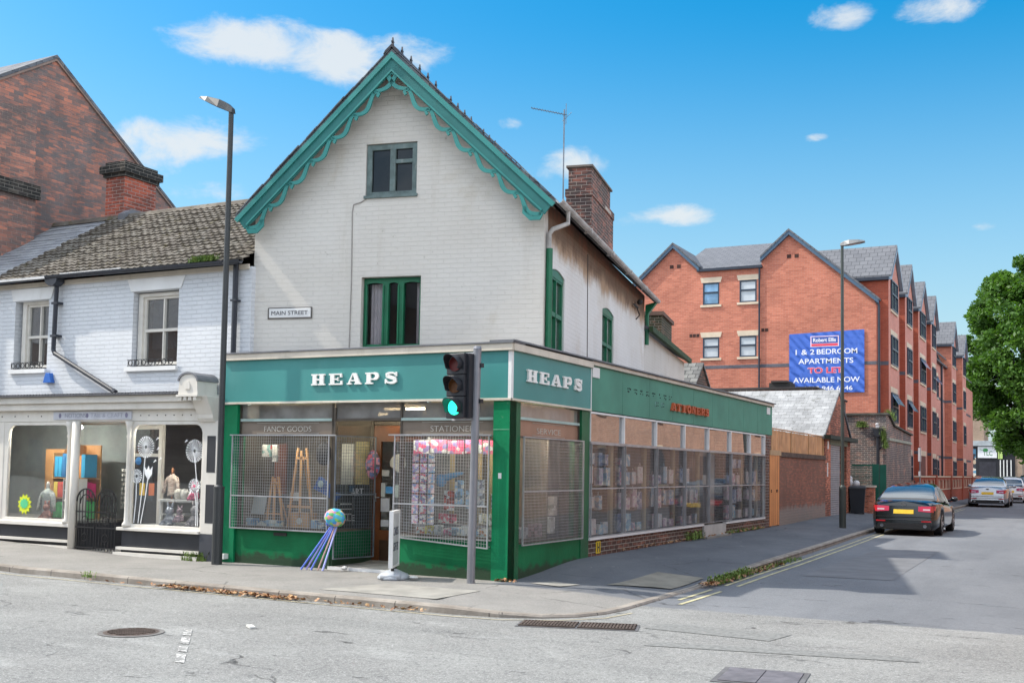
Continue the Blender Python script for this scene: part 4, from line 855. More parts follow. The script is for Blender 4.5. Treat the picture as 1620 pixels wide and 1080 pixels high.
for a_, b_ in ((-2.95, -2.68), (-2.16, -2.04)):
    n = 10; c = MB(HF); c.prism([(a_+(b_-a_)*k/n, .24+.025*(k % 2)) for k in range(n+1)]+[(a_+(b_-a_)*k/n, .26+.025*(k % 2)) for k in range(n, -1, -1)], 3.52, 4.55, axis='z'); c.build('curtain', cu, w1)
for (a_, b_) in ((.40, 1.40), (4.62, 5.82)):
    ws = sash(HS, (a_, b_, 3.42, 4.70), .07, WGREEN, mids=(((a_+b_)/2, .03),), rails=((a_+.09, b_-.09, 4.07, .07),), d=.03)
    hd = MB(HS); hd.prism(arch(a_, b_, 4.66, 4.725, 4.795)[1:]+[(a_, 4.66)], .02, .12); hd.build('window_head', WGREEN, ws)
    n = 12; c = MB(HS); c.prism([(a_+.1+(b_-a_-.2)*k/n*.5, .22+.03*(k % 2)) for k in range(n+1)]+[(a_+.1+(b_-a_-.2)*k/n*.5, .24+.03*(k % 2)) for k in range(n, -1, -1)], 3.45, 4.6, axis='z'); c.build('curtain', paint('net_curtain', (.42, .43, .45), .9), ws)
# gutter, pipes, cable, crack
GUT = paint('weathered_white_gutter', (.46, .44, .42), .6, .25, 3, dirt=.6, dirtcol=(.14, .12, .10))
g = MB(HF)
n = 6
for k in range(n):
    a0, a1 = pi+pi*k/n, pi+pi*(k+1)/n; r1, r2 = .062, .052; uc, zc = .30, rz(.24)+.035
    g.hexa([(uc+r2*cos(a0), -.30, zc+r2*sin(a0)), (uc+r1*cos(a0), -.30, zc+r1*sin(a0)), (uc+r1*cos(a0), 9.95, zc+r1*sin(a0)), (uc+r2*cos(a0), 9.95, zc+r2*sin(a0)), (uc+r2*cos(a1), -.30, zc+r2*sin(a1)), (uc+r1*cos(a1), -.30, zc+r1*sin(a1)), (uc+r1*cos(a1), 9.95, zc+r1*sin(a1)), (uc+r2*cos(a1), 9.95, zc+r2*sin(a1))])
for s0 in (1.8, 3.8, 5.8, 7.8): g.box(.23, .37, s0, s0+.06, rz(.24)-.035, rz(.24)+.045)
g.build('gutter', GUT, shop)
g = MB(HF); g.tube([(.30, .30, rz(.24)-.02), (.30, .30, 5.42), (.10, .12, 5.30), (.05, .10, 5.22), (.05, .10, 5.0)], .038); g.build('downpipe', GUT, shop)
g = MB(HF); g.tube([(.055, .12, 5.0), (.055, .12, 3.42)], .052, 10); g.build('downpipe', WGREEN, shop)
g = MB(HF); g.tube([(.05, 9.85, 5.5), (.05, 9.85, 4.6)], .05); g.prism([(.02, 5.55), (.30, 5.62), (.02, 5.25)], 9.76, 9.92); g.build('downpipe', WGREEN, shop)
g = MB(HF); g.tube([(-2.98, -.008, 5.90), (-3.08, -.008, 5.85), (-3.20, -.008, 5.82), (-3.22, -.008, 5.70), (-3.205, -.008, 4.6), (-3.215, -.008, 3.45)], .008, 5); g.build('cable', paint('grey_cable', (.30, .28, .26), .7), shop)
g = MB(HS); g.tube([(3.18, -.006, 5.5), (3.2, -.006, 4.6), (3.24, -.006, 3.45)], .009, 5); g.build('cable', paint('dark_cable', (.12, .10, .09), .7), shop)
g = MB(HS); g.box(7.9, 8.5, -.07, -.04, 5.28, 5.31); g.tube([(8.3, -.05, 5.3), (8.32, -.12, 5.1), (8.25, -.05, 5.0)], .015, 6); g.ball((8.45, -.1, 5.42), .07, 8); g.build('wall_bracket', DARK, shop)
# main chimney
ch = MB(HF); ch.box(-1.16, -.60, 6.35, 8.80, 5.6, 7.48); cho = ch.build('chimney', CHB, shop)
ch = MB(HF); ch.box(-1.18, -.58, 6.33, 8.82, 7.40, 7.56); ch.box(-1.13, -.63, 6.42, 8.55, 7.56, 8.03); ch.build('chimney_head', CHB, cho)
ch = MB(HF); ch.box(-1.17, -.59, 6.36, 8.62, 8.031, 8.075); ch.build('chimney_cap', paint('cap_stone', (.17, .14, .12), .85), cho); ch = MB(HF); ch.lathe([(.12, 0), (.12, .10), (.10, .13), (.0005, .13)], (-.85, 7.0, 8.07), 14); ch.build('chimney_pot', paint('clay_pot', (.22, .18, .14), .8), cho)
ch = MB(HF); ch.box(-.585, -.57, 7.7, 8.35, 7.42, 7.5); ch.build('render_patch', paint('pale_render', (.42, .38, .33), .9), cho)
# rear wing with mossy chimney
w = MB(HS); w.box(9.75, 17.5, .0, .22, 3.2, 4.92); w.build('wall', HBRICK, shop, label='lower white wall of the rear wing')
w = MB(HF); w.prism([(.16, 4.93), (.16, 5.00), (-2.2, 6.1), (-2.2, 6.0)], 9.76, 17.6); w.build('roof', SLATE, shop)
w = MB(HF); w.box(.12, .22, 9.7, 17.6, 4.90, 5.03); w.build('gutter', paint('mossy_green_gutter', (.035, .07, .03), .8, .4, 5, dirt=.5, dirtcol=(.10, .12, .04)), shop)
MOSSB = brickmat('mossy_brick', (.34, .17, .11), (.22, .12, .09), (.28, .25, .2), dark=(.05, .05, .03), darkamt=.7, streak=((.18, .17, .05), .8))
ch = MB(HF); ch.box(-.80, -.31, 14.75, 16.9, 4.9, 6.0); c2 = ch.build('chimney', MOSSB, shop); ch = MB(HF); ch.box(-.86, -.25, 14.68, 17.0, 6.001, 6.11); ch.build('chimney_cap', paint('cap_brick', (.13, .08, .06), .9), c2)
# aerial and street sign are things of their own
ae = thing('tv_aerial', 'tall thin television aerial strapped to the sooty brick chimney', 'aerial', tuple(HF.p(-1.2, 6.3, 7.3)))
m = MB(HF); m.tube([(-1.21, 6.28, 7.3), (-1.21, 6.28, 9.27)], .016, 6); m.build('mast', STEELD, ae)
m = MB(HF); m.tube([(-1.15, 6.28, 9.15), (-1.9, 6.10, 9.30)], .009, 5)
for k in range(12): t = k/11; m.tube([(-1.25-.62*t, 6.26-.15*t-.09, 9.17+.125*t), (-1.25-.62*t, 6.26-.15*t+.09, 9.17+.125*t)], .005, 4)
m.tube([(-1.17, 6.28, 8.95), (-1.17, 6.28, 9.40)], .008, 4); m.tube([(-1.25, 6.28, 9.02), (-1.05, 6.28, 9.2)], .006, 4); m.build('aerial_array', STEELD, ae)
st = thing('street_sign', 'white MAIN STREET name plate on the cream gable wall', 'street sign', tuple(HF.p(-4.28, -.02, 4.0)))
m = MB(HF); m.box(-4.66, -3.905, -.025, -.005, 4.0, 4.155); m.build('plate', WHITE, st, bevel=.01); m = MB(HF); m.box(-4.68, -3.885, -.02, -.004, 3.985, 3.999); m.box(-4.68, -3.885, -.02, -.004, 4.156, 4.17); m.box(-4.68, -4.663, -.02, -.004, 4.0, 4.155); m.box(-3.902, -3.885, -.02, -.004, 4.0, 4.155); m.build('border', paint('worn_black_border', (.12, .11, .10), .7, chips=1, chipcol=(.5, .5, .48)), st)
text_mesh('MAIN STREET', HF, -4.61, 4.045, -.0255, .655, .066, paint('black_letter', (.05, .05, .06), .6), st, off=-.004)
# ------------------------------------------------------------------ white terrace with the haberdashery shop
TW = brickmat('white_painted_terrace_brick', (.60, .625, .655), (.68, .70, .73), (.42, .43, .45), painted=True, bump=.010, streak=((.50, .50, .50), .3), ms=.014)
TT = Fr(0, .12, 0); TS = Fr(0, -.05, 0)
ter = thing('terrace_shop', 'white painted brick terrace with a haberdashery shopfront beside the green shop', 'shop', (-9, 0, 0))
H1 = rect(-10.58, -9.68, 3.29, 4.57); H2 = rect(-7.55, -6.49, 3.26, 4.58)
w = MB(TT); w.panel([(-13, 2.3), (-4.9, 2.3), (-4.9, 4.86), (-13, 4.86)], [H1, H2], 0, .28); w.box(-13, -12.7, .28, 6, 0, 4.86); w.box(-13, -5.2, 5.9, 6.1, 0, 4.86); w.build('wall', TW, ter)
w = MB(TT); w.prism([(-10.64, 4.58), (-9.62, 4.58), (-9.54, 4.80), (-10.70, 4.80)], -.018, -.002); w.prism([(-7.6, 4.59), (-6.44, 4.59), (-6.34, 4.81), (-7.70, 4.81)], -.018, -.002); w.build('lintel', WHITE, ter, split=True)
w = MB(TT); w.box(-13, -4.95, -.03, -.001, 4.815, 4.90); w.build('eaves_board', CREAM, ter)
rmb = MB(TT); rmb.box(-12, -5.2, 1.8, 1.9, 3, 4.8); rmb.box(-12, -5.2, .3, 1.9, 4.70, 4.75); rmb.build('inner_wall', paint('dim_blue_room', (.09, .10, .12), .9), ter)
OLDW = paint('aged_white_window', (.66, .63, .57), .5, .1, 4, dirt=.3, dirtcol=(.45, .38, .28))
for (u0, u1, z0, z1) in ((-10.40, -9.72, 3.33, 4.52), (-7.42, -6.52, 3.30, 4.50)):
    m = (u0+u1)/2+.02; ws = sash(TT, (u0, u1, z0, z1), .045, OLDW, mids=((m, .028),), rails=((u0+.045, u1-.045, 3.905, .05),), d=.14, parent=ter, gl=GLASSU)
    s_ = MB(TT); s_.box(u0-.24, u1+.06, -.06, .14, z0-.12, z0-.045); s_.build('sill', WHITE, ws)
    s_ = MB(TT); s_.box(u0-.1, u0, .10, .2, z0-.045, z1+.06); s_.box(u0, u1+.03, .10, .2, z1, z1+.06); s_.build('surround', OLDW, ws)
    b = MB(TT); b.box(u0+.05, u1-.05, .30, .32, (3.93 if u0 < -9 else 3.6), z1); b.build('blind', paint('blue_grey_blind', (.17, .21, .25), .8), ws)
    g = MB(TT); n = 7; a0, a1 = u0-.18, u1+.02
    g.box(a0, a1, -.05, -.04, z0+.075, z0+.085); g.box(a0, a1, -.05, -.04, z0-.035, z0-.025)
    for k in range(n):
        c = a0+(a1-a0)*(k+.5)/n; g.strip([(c+.045*cos(t*.7), z0+.025+.045*sin(t*.7)) for t in range(10)], .01, -.052, -.042)
        g.box(c-.062, c-.054, -.05, -.04, z0-.03, z0+.08)
    g.build('sill_railing', paint('black_wrought_iron', (.015, .015, .018), .5), ws)
# roof of interlocking concrete tiles, modelled course by course
CT = tilemat('brown_grey_concrete_tile', (.14, .12, .10), (.21, .19, .16), .30, .5, .0, moss=((.10, .085, .03), .7, 6), lichen=((.30, .29, .26), .35, 4), var=.35, rough=.9)
LS = tilemat('pale_weathered_slate', (.26, .27, .29), (.34, .35, .36), .26, .18, .006, lichen=((.45, .45, .42), .5, 2.5), var=.2)
def tiled(name, x0, x1, ye, ze, yr, zr_, course, roll, rh, thick, mat, parent, per=6, jit=.004, seed=1):
    r = random.Random(seed); L = math.hypot(yr-ye, zr_-ze); n = int(round(L/course)); dy, dz = (yr-ye)/L, (zr_-ze)/L; ny, nz_ = -dz, dy
    m = MB(); cols = int((x1-x0)/roll*per)
    for k in range(n):
        v0 = k*L/n-.03; v1 = (k+1)*L/n; rowj = r.uniform(-jit, jit); A = []; Bk = []; C = []
        jt = [r.uniform(-jit, jit) for _ in range(cols//per+2)]
        for i in range(cols+1):
            x = x0+(x1-x0)*i/cols; ph = (i % per)/per; h = rh*(.5-.5*cos(2*pi*ph)) if rh else 0; h += jt[i//per]+rowj
            yy, zz = ye+dy*v0, ze+dz*v0; A.append(m.pt(x, yy+ny*(thick+h), zz+nz_*(thick+h))); C.append(m.pt(x, yy+ny*(h-.012), zz+nz_*(h-.012)))
            yy, zz = ye+dy*v1, ze+dz*v1; Bk.append(m.pt(x, yy+ny*h, zz+nz_*h))
        for i in range(cols): m.face((A[i], A[i+1], Bk[i+1], Bk[i])); m.face((C[i], C[i+1], A[i+1], A[i]))
    return m.build(name, mat, parent)
ye, ze, yr, zr_ = -.04, 4.95, 3.0, 6.82
tiled('roof', -11.15, -4.93, ye, ze, yr, zr_, .165, .155, .024, .040, CT, ter, per=4, jit=.009, seed=3)
tiled('roof', -13.0, -11.16, ye, ze, yr, zr_, .18, .26, 0, .009, LS, ter, seed=4)
m = MB(); m.prism([(3.0, 6.85), (3.0, 6.78), (6.3, 4.8), (6.3, 4.9)], -13, -5.3, axis='u'); m.build('roof', LS, ter)
m = MB(); m.prism([(2.86, 6.77), (2.9, 6.86), (3.0, 6.90), (3.1, 6.86), (3.14, 6.77)], -13, -5.5, axis='u'); m.build('ridge_tiles', CT, ter)
BLK = paint('black_plastic_gutter', (.03, .034, .045), .4, .15, 5); WG = paint('white_edged_gutter', (.5, .5, .5), .6)
def gut(x0, x1, z0, z1, y, mat, par):
    g = MB(); n = 6
    for k in range(n):
        a0, a1 = pi+pi*k/n, pi+pi*(k+1)/n; r1, r2 = .062, .052
        g.hexa([(x0, y+r1*cos(a0), z0+r1*sin(a0)), (x1, y+r1*cos(a0), z1+r1*sin(a0)), (x1, y+r2*cos(a0), z1+r2*sin(a0)), (x0, y+r2*cos(a0), z0+r2*sin(a0)), (x0, y+r1*cos(a1), z0+r1*sin(a1)), (x1, y+r1*cos(a1), z1+r1*sin(a1)), (x1, y+r2*cos(a1), z1+r2*sin(a1)), (x0, y+r2*cos(a1), z0+r2*sin(a1))])
    return g.build('gutter', mat, par)
gut(-13, -9.3, 4.90, 4.96, -.10, BLK, ter); gut(-9.3, -4.96, 4.96, 4.93, -.10, BLK, ter)
g = MB(); g.box(-13, -9.5, -.165, -.15, 4.905, 4.95); g.box(-9.1, -7.6, -.165, -.15, 4.955, 4.975); g.build('gutter_edge', WG, ter)
g = MB(); g.prism([(-9.55, 4.97), (-9.22, 4.97), (-9.24, 4.84), (-9.32, 4.78), (-9.44, 4.78), (-9.53, 4.84)], -.12, .06); g.tube([(-9.38, .02, 4.80), (-9.40, .02, 3.62), (-9.36, .02, 3.55), (-7.86, .02, 2.84)], .042, 10); g.tube([(-7.86, .02, 2.84), (-7.80, .02, 2.81)], .052)
for z in (4.45, 3.85): g.box(-9.46, -9.31, -.02, .12, z, z+.04)
g.build('downpipe', BLK, ter)
g = MB(); g.tube([(-5.185, .05, 4.9), (-5.185, .05, 3.4)], .045, 10); g.box(-5.25, -5.12, -.0, .12, 4.28, 4.31); g.build('downpipe', BLK, ter)
weeds('moss_clump', 'yellow green moss and grass growing in the gutter behind the lamp post', [(-6.05, -.08, 4.96), (-5.5, -.08, 4.96)], 500, .09, .025, cat='moss')
al = thing('alarm_box', 'small blue alarm box on the white brick wall above the shopfront', 'alarm box', (-9.55, .07, 3.0)); m = MB(TT); m.prism([(-9.66, 3.02), (-9.44, 3.02), (-9.50, 3.20), (-9.60, 3.20)], -.09, 0); m.build('casing', paint('blue_plastic', (.03, .14, .50), .4), al, bevel=.008)
# chimney
TCB = brickmat('bright_red_chimney_brick', (.60, .15, .085), (.46, .12, .08), (.42, .38, .34), ms=.012, dark=(.22, .08, .06), darkamt=.0, darkscale=1.5)
ch = MB(); ch.box(-11.45, -10.9, 2.95, 3.85, 6.5, 7.72); co = ch.build('chimney', TCB, ter)
SOOT = brickmat('sooty_oversailing_brick', (.07, .06, .055), (.13, .11, .09), (.25, .23, .2), dark=(.03, .03, .028), darkamt=.5)
ch = MB(); ch.box(-11.50, -10.85, 2.90, 3.90, 7.72, 7.80); ch.box(-11.55, -10.80, 2.84, 3.96, 7.80, 7.96); ch.box(-11.47, -10.88, 2.93, 3.87, 7.96, 8.05); ch.build('chimney_head', SOOT, co)
ch = MB(); ch.prism([(2.8, 6.66), (2.8, 6.86), (3.0, 6.98), (3.95, 6.98), (3.95, 6.5)], -10.895, -10.70, axis='u'); ch.build('lead_flashing', LEADM, co)
# shopfront
OWH = paint('old_white_shopfront', (.66, .63, .575), .5, .09, 2, dirt=.3, dirtcol=(.42, .36, .27), chips=.2, chipcol=(.35, .3, .24)); CHAR = paint('charcoal_stallriser', (.030, .032, .038), .55, .2, 2)
s = MB(TS); s.box(-13, -5.72, -.0, .14, 2.30, 2.50); s.box(-13, -5.5, -.10, .17, 2.50, 2.62); s.box(-13, -5.5, -.16, .17, 2.62, 2.74)
s.build('fascia', OWH, ter, bevel=.01)
s = MB(TS); s.box(-13, -5.9, -.24, .17, 2.742, 2.765); n = 90
for k in range(n): u = -12.9+k*.078; s.box(u, u+.045, -.245, -.16, 2.765, 2.785)
s.build('lead_flashing', paint('grey_ribbed_capping', (.13, .13, .14), .7), ter)
s = MB(TS); s.box(-9.22, -7.30, -.02, -.001, 2.335, 2.475); sb = s.build('sign_board', paint('pale_grey_sign_board', (.50, .51, .56), .6, .12, 4), ter)
inkp = paint('faded_grey_ink', (.33, .34, .40), .7); text_mesh('NOTIONS', TS, -8.92, 2.37, -.0205, .52, .075, inkp, sb, off=-.01); text_mesh('TAIL & CRAFT', TS, -8.28, 2.37, -.0205, .78, .075, inkp, sb, off=-.01)
for u in (-9.05, -8.37, -7.42): m = MB(TS); m.ball((u, -.02, 2.405), .045, 8, su=.8, sd=.2); m.build('sign_motif', paint('grey_violet_motif', (.20, .19, .27), .7), sb)
s = MB(TS)
for u in [-12.7+k*.35 for k in range(10)]+[-7.1+k*.19 for k in range(8)]: s.ball((u, -.002, 2.40), .012, 6)
s.build('lamp_holes', DARK, ter)
def archglass(u0, u1, z0, z1, r=.16, n=5): return [(u0, z0), (u1, z0)]+[(u1-r+r*cos(k*pi/2/n), z1-r+r*sin(k*pi/2/n)) for k in range(n+1)]+[(u0+r-r*sin(k*pi/2/n), z1-r+r*cos(k*pi/2/n)) for k in range(n+1)]
BH1 = archglass(-10.40, -8.82, .56, 2.24); BH2 = archglass(-7.26, -5.70, .54, 2.24)
s = MB(TS); s.panel(rect(-10.52, -8.72, .50, 2.298), [BH1], .0, .06); s.panel(rect(-7.36, -5.64, .48, 2.298), [BH2], .0, .06); s.build('window_frame', OWH, ter, bevel=.006, split=True)
for u0, u1, z0, z1 in ((-10.42, -8.8, .55, 2.26), (-7.28, -5.68, .53, 2.26)): MB(TS).poly([(u0, .035, z0), (u1, .035, z0), (u1, .035, z1), (u0, .035, z1)]).build('pane', GLASS, ter)
s = MB(TS); s.box(-13, -8.66, -.07, .10, .43, .50); s.box(-7.52, -5.66, -.07, .10, .43, .485); s.build('window_sill', OWH, ter, bevel=.01, split=True)
s = MB(TS); s.box(-13, -8.70, -.0, .10, .12, .43); s.box(-7.45, -5.68, -.0, .10, .02, .43); s.build('stall_riser', CHAR, ter, split=True)
s = MB(TS); s.box(-13, -8.66, -.06, .1, .16, .205); s.box(-13, -8.66, -.08, .1, .02, .10); s.box(-7.52, -5.66, -.06, .1, .105, .15); s.box(-7.54, -5.64, -.10, .1, -.02, .06); s.build('skirting', OWH, ter, split=True)
s = MB(TS); s.box(-10.75, -10.52, -.01, .1, .5, 2.298); s.box(-13, -10.75, .0, .08, .5, 2.298); s.build('window_post', OWH, ter)
# turned columns
for (u, d) in ((-8.78, -.02), (-7.33, -.02)):
    s = MB(TS); s.lathe([(.075, .50), (.075, .54), (.045, .58), (.04, .75), (.036, 2.0), (.05, 2.04), (.036, 2.08), (.06, 2.2), (.075, 2.298)], (u, d, 0), 12); s.build('column', OWH, ter, smooth=True)
s = MB(TS); s.lathe([(.075, -.0), (.075, 2.30)], (-8.60, -.04, 0), 14); s.build('column', OWH, ter, smooth=True)
# recess and door
s = MB(TS); s.hexa([(-8.72, .06, .02), (-8.66, .06, .02), (-8.30, 1.0, .02), (-8.36, 1.0, .02), (-8.72, .06, .5), (-8.66, .06, .5), (-8.30, 1.0, .5), (-8.36, 1.0, .5)]); s.hexa([(-7.46, .1, .02), (-7.40, .1, .02), (-7.56, 1.0, .02), (-7.62, 1.0, .02), (-7.46, .1, .5), (-7.40, .1, .5), (-7.56, 1.0, .5), (-7.62, 1.0, .5)]); s.build('stall_riser', CHAR, ter, split=True)
MB(TS).poly([(-8.69, .08, .5), (-8.33, 1.0, .5), (-8.33, 1.0, 2.25), (-8.69, .08, 2.25)]).build('pane', GLASS, ter)
s = MB(TS); s.box(-8.38, -8.28, .96, 1.04, 0, 2.3); s.box(-7.62, -7.54, .96, 1.04, 0, 2.3); s.box(-8.28, -7.62, .97, 1.03, 1.70, 1.76); s.box(-8.28, -7.62, .97, 1.03, 2.2, 2.3); s.box(-8.7, -7.4, .1, .95, 2.28, 2.3); s.build('door_frame', OWH, ter)
s = MB(TS); s.box(-8.28, -7.62, .98, 1.02, .02, 1.70); dd = s.build('door', paint('black_door', (.02, .02, .024), .35), ter); s = MB(TS); s.prism(arch(-8.15, -7.75, .9, 1.45, 1.6), .965, .979); s.build('pane', paint('dark_door_glass', (.05, .06, .07), .1, spec=.8), dd)
for u0, c in ((-8.05, (.7, .45, .05)), (-7.82, (.6, .15, .05))): s = MB(TS); s.box(u0, u0+.13, .955, .962, 1.0, 1.22); s.build('notice', plain('door_notice', c), dd)
MB(TS).poly([(-8.28, 1.0, 1.76), (-7.62, 1.0, 1.76), (-7.62, 1.0, 2.2), (-8.28, 1.0, 2.2)]).build('fanlight', GLASSU, ter)
s = MB(TS); s.box(-13, -5.4, .1, 1.0, -.02, .03); s.build('door_step', paint('step_stone', (.3, .29, .27), .8), ter)
# interior
for u0, d0 in ((-9.7, .075), (-6.5, .075)): MB(TS).box(u0-.65, u0+.65, d0, d0+.035, 2.255, 2.29).build('ceiling_and_fill_light', lt2, ter)  # unseen tubes added behind the bay frames to brighten the display
s = MB(TS); s.box(-13, -8.4, 1.5, 1.55, 0, 2.6); s.box(-13, -12.95, .1, 1.5, 0, 2.5); s.build('window_back', paint('grey_green_room', (.34, .39, .40), .9, .3, 1), ter); s = MB(TS); s.box(-7.5, -5.4, 2.2, 2.25, 0, 2.6); s.box(-5.45, -5.4, .1, 2.2, 0, 2.6); s.build('window_back', paint('dark_brown_room', (.10, .085, .08), .9, .4, 1), ter)
s = MB(TS); s.box(-13, -5.4, .1, 3, 2.31, 2.34); s.build('shop_ceiling', CEIL, ter); s = MB(TS); s.box(-13, -8.70, .08, 1.5, .47, .53); s.box(-7.4, -5.5, .08, 2.2, .47, .52); s.build('display_shelf', paint('white_display_floor', (.42, .42, .42), .7), ter)
# right hand pilaster with console
s = MB(TS); s.box(-5.66, -5.30, -.03, .12, .44, 2.30); po = s.build('pilaster', OWH, ter, bevel=.006); s = MB(TS); s.box(-5.56, -5.38, -.034, -.029, 1.45, 2.05); s.box(-5.56, -5.38, -.034, -.029, .62, 1.25); s.build('dark_panel', CHAR, po, split=True)
s = MB(TS); s.box(-5.66, -5.30, -.035, .1, -.02, .438); s.build('pilaster_base', paint('blue_charcoal_base', (.06, .065, .08), .5, .2, 2), po)
s = MB(TS); s.prism([(-.06, 2.28), (-.10, 2.34), (-.10, 2.40), (-.22, 2.62), (-.26, 2.70), (.1, 2.70), (.1, 2.28)], -5.74, -5.40, axis='u'); s.build('console', OWH, po, bevel=.008)
s = MB(TS); s.prism([(-5.92, 2.70), (-5.50, 2.70), (-5.52, 2.95)]+[(-5.71+.19*cos(k*pi/8), 2.93+.12*sin(k*pi/8)) for k in range(9)]+[(-5.90, 2.95)], -.36, .1); 
s.prism(arch(-5.76, -5.66, 2.80, 2.88, 2.93), -.38, -.36); s.box(-5.94, -5.48, -.39, .1, 2.68, 2.715)
for k in range(4): s.box(-5.90+k*.105, -5.84+k*.105, -.37, -.1, 2.62, 2.68)
s.build('console_hood', OWH, po, bevel=.006)
s = MB(TS); s.strip([(-5.71+.205*cos(k*pi/10), 2.935+.135*sin(k*pi/10)) for k in range(11)], .03, -.38, .12); s.build('hood_lead', LEADM, po)
# wrought iron gate
gt = thing('iron_gate', 'black wrought iron gate with two hooped tops in the haberdashery doorway', 'gate', (-8.0, -.1, 0)); GA = Fr(0, -.12, 0); IR = paint('black_gate_iron', (.012, .012, .014), .45)
for u0, u1 in ((-8.50, -8.02), (-8.00, -7.52)):
    g = MB(GA); c = (u0+u1)/2; hw = (u1-u0)/2-.02
    for k in range(7): u = u0+.02+(u1-u0-.04)*k/6; zt = .92+.20*sqrt(max(0, 1-((u-c)/hw)**2)); g.tube([(u, 0, .06), (u, 0, zt)], .008, 6)
    g.strip([(c+hw*cos(pi*k/12), .90+.22*sin(pi*k/12)) for k in range(13)], .02, -.01, .01); g.strip([(c+hw*.62*cos(pi*k/12), .86+.16*sin(pi*k/12)) for k in range(13)], .014, -.008, .008)
    for z in (.10, .45, .72): g.box(u0+.01, u1-.01, -.01, .01, z-.01, z+.012)
    for z in (.28, .58): g.strip([(c+.07*cos(k*.8), z+.07*sin(k*.8)) for k in range(9)], .012, -.014, -.004)
    g.build('gate_leaf', IR, gt)
# --- goods on show in the haberdashery windows
def knit(c1, c2): 
    s = NM('knit_wool'); w_ = s.noise(14, 3, .6, sc=(1, 1, 2)); s.bump(s.noise(80, 2), .01); return s.fin(s.mix(s.ramp(w_, .42, .58), c1, c2), .95)
def torso(u, d, z, sc, mat, neckmat, label, sleeves=True, head=True):
    t = thing('mannequin', label, 'mannequin', tuple(TS.p(u, d, z))); L = Fr(*TS.p(u, d, 0).xy, 0); s = MB(L)
    s.lathe([(.11*sc, 0), (.125*sc, .06*sc), (.115*sc, .18*sc), (.13*sc, .30*sc), (.15*sc, .38*sc), (.12*sc, .44*sc), (.055*sc, .475*sc), (.05*sc, .50*sc)], (0, 0, z), 16, sy=.62)
    if sleeves:
        for sg in (-1, 1): s.tube([(sg*.12*sc, 0, z+.40*sc), (sg*.17*sc, -.01, z+.30*sc), (sg*.20*sc, -.02, z+.16*sc), (sg*.215*sc, -.03, z+.06*sc)], [.05*sc, .048*sc, .04*sc, .038*sc], 10)
    s.build('jacket', mat, t, smooth=True)
    n = MB(L); n.lathe([(.035*sc, .47*sc), (.033*sc, .56*sc), (.038*sc, .575*sc), (.02*sc, .62*sc), (.005, .63*sc)], (0, 0, z), 12); n.build('neck', neckmat, t, smooth=True)
    st_ = MB(L); st_.lathe([(.075*sc, 0), (.075*sc, .012), (.012, .02), (.012, .2)], (0, 0, z-.12), 12); st_.build('stand', neckmat, t); return t
NK = plain('wood_neck', (.45, .20, .10)); torso(-9.72, .35, .62, .95, knit((.52, .56, .55), (.36, .42, .42)), WHITE, 'white child mannequin in a pale knitted cardigan in the left bay window')
torso(-6.86, .55, 1.02, .78, knit((.50, .42, .36), (.32, .25, .22)), NK, 'mannequin in a beige patterned knitted jacket in the right bay window'); torso(-5.93, .45, 1.05, .80, knit((.52, .54, .56), (.30, .33, .36)), NK, 'mannequin in a grey and white knitted jacket beside the window edge')
WOODL = paint('light_wood', (.42, .22, .09), .6, .15, 4)
sh = thing('fabric_cabinet', 'tall light wooden cabinet of coloured fabric bolts in the left bay window', 'cabinet', tuple(TS.p(-9.7, .9, .53))); m = MB(TS)
m.box(-10.35, -9.85, .8, 1.3, .53, 1.82); m.box(-9.85, -8.95, .85, .88, .53, 1.9); m.box(-9.80, -9.78, .5, .85, .53, 1.75); m.box(-9.35, -9.33, .5, .85, .53, 1.9); m.box(-9.78, -8.95, .5, .85, 1.27, 1.29); m.box(-9.78, -8.95, .5, .85, .90, .92); m.build('carcase', WOODL, sh)
cols = [(.03, .28, .50), (.03, .16, .36), (.80, .28, .05), (.80, .60, .08), (.65, .08, .06), (.60, .03, .18), (.08, .50, .16), (.50, .10, .42)]
r = random.Random(2)
for (z0, z1, cs) in ((1.30, 1.74, [0, 0, 1, 0, 3, 2, 2, 0]), (.93, 1.25, [3, 4, 4, 7, 5, 5, 5, 5]), (.55, .88, [6, 6, 6, 6, 6, 1, 6, 6])):
    for k, ci in enumerate(cs): m = MB(TS); u = -9.77+k*.10; m.box(u, u+.09, .52, .8, z0, z1-r.random()*.06); o_ = m.build('fabric_bolt', plain('fabric', cols[ci]), sh)
su = thing('shelf_unit', 'small white shelf unit of folded yarn beside the hooped gate', 'shelf unit', tuple(TS.p(-9.0, .3, .53))); m = MB(TS)
for z in (.54, .70, .88, 1.06, 1.24): m.box(-9.16, -8.90, .22, .5, z, z+.02)
m.box(-9.18, -9.16, .22, .5, .53, 1.28); m.box(-8.90, -8.88, .22, .5, .53, 1.28); m.build('frame', WHITE, su)
for k, (z, c) in enumerate(((.56, (.35, .5, .1)), (.72, (.42, .36, .55)), (.90, (.40, .38, .6)), (1.08, (.6, .6, .62)))): m = MB(TS); m.box(-9.14, -8.93, .24, .45, z, z+.11); m.build('folded_yarn', knit(c, dk(c, .7)), su)
fr2 = thing('picture_frame', 'leaning white framed board beside the shelf unit in the left bay', 'frame', tuple(TS.p(-8.95, .2, .53))); m = MB(TS); q = [(-9.02, .14, .53), (-8.84, .14, .53), (-8.78, .3, 1.62), (-8.86, .3, 1.62)]; m.strip([(-9.02, .54), (-8.88, 1.62), (-8.80, 1.62)], .03, .14, .17); m.strip([(-9.02, .55), (-8.82, .57)], .03, .14, .17); m.build('frame_rim', OWH, fr2)
m = MB(TS); m.prism([(-9.0, .58), (-8.84, .60), (-8.81, 1.58), (-8.88, 1.58)], .175, .18); m.build('board', CHAR, fr2)
bs = MB(TS); pts = []
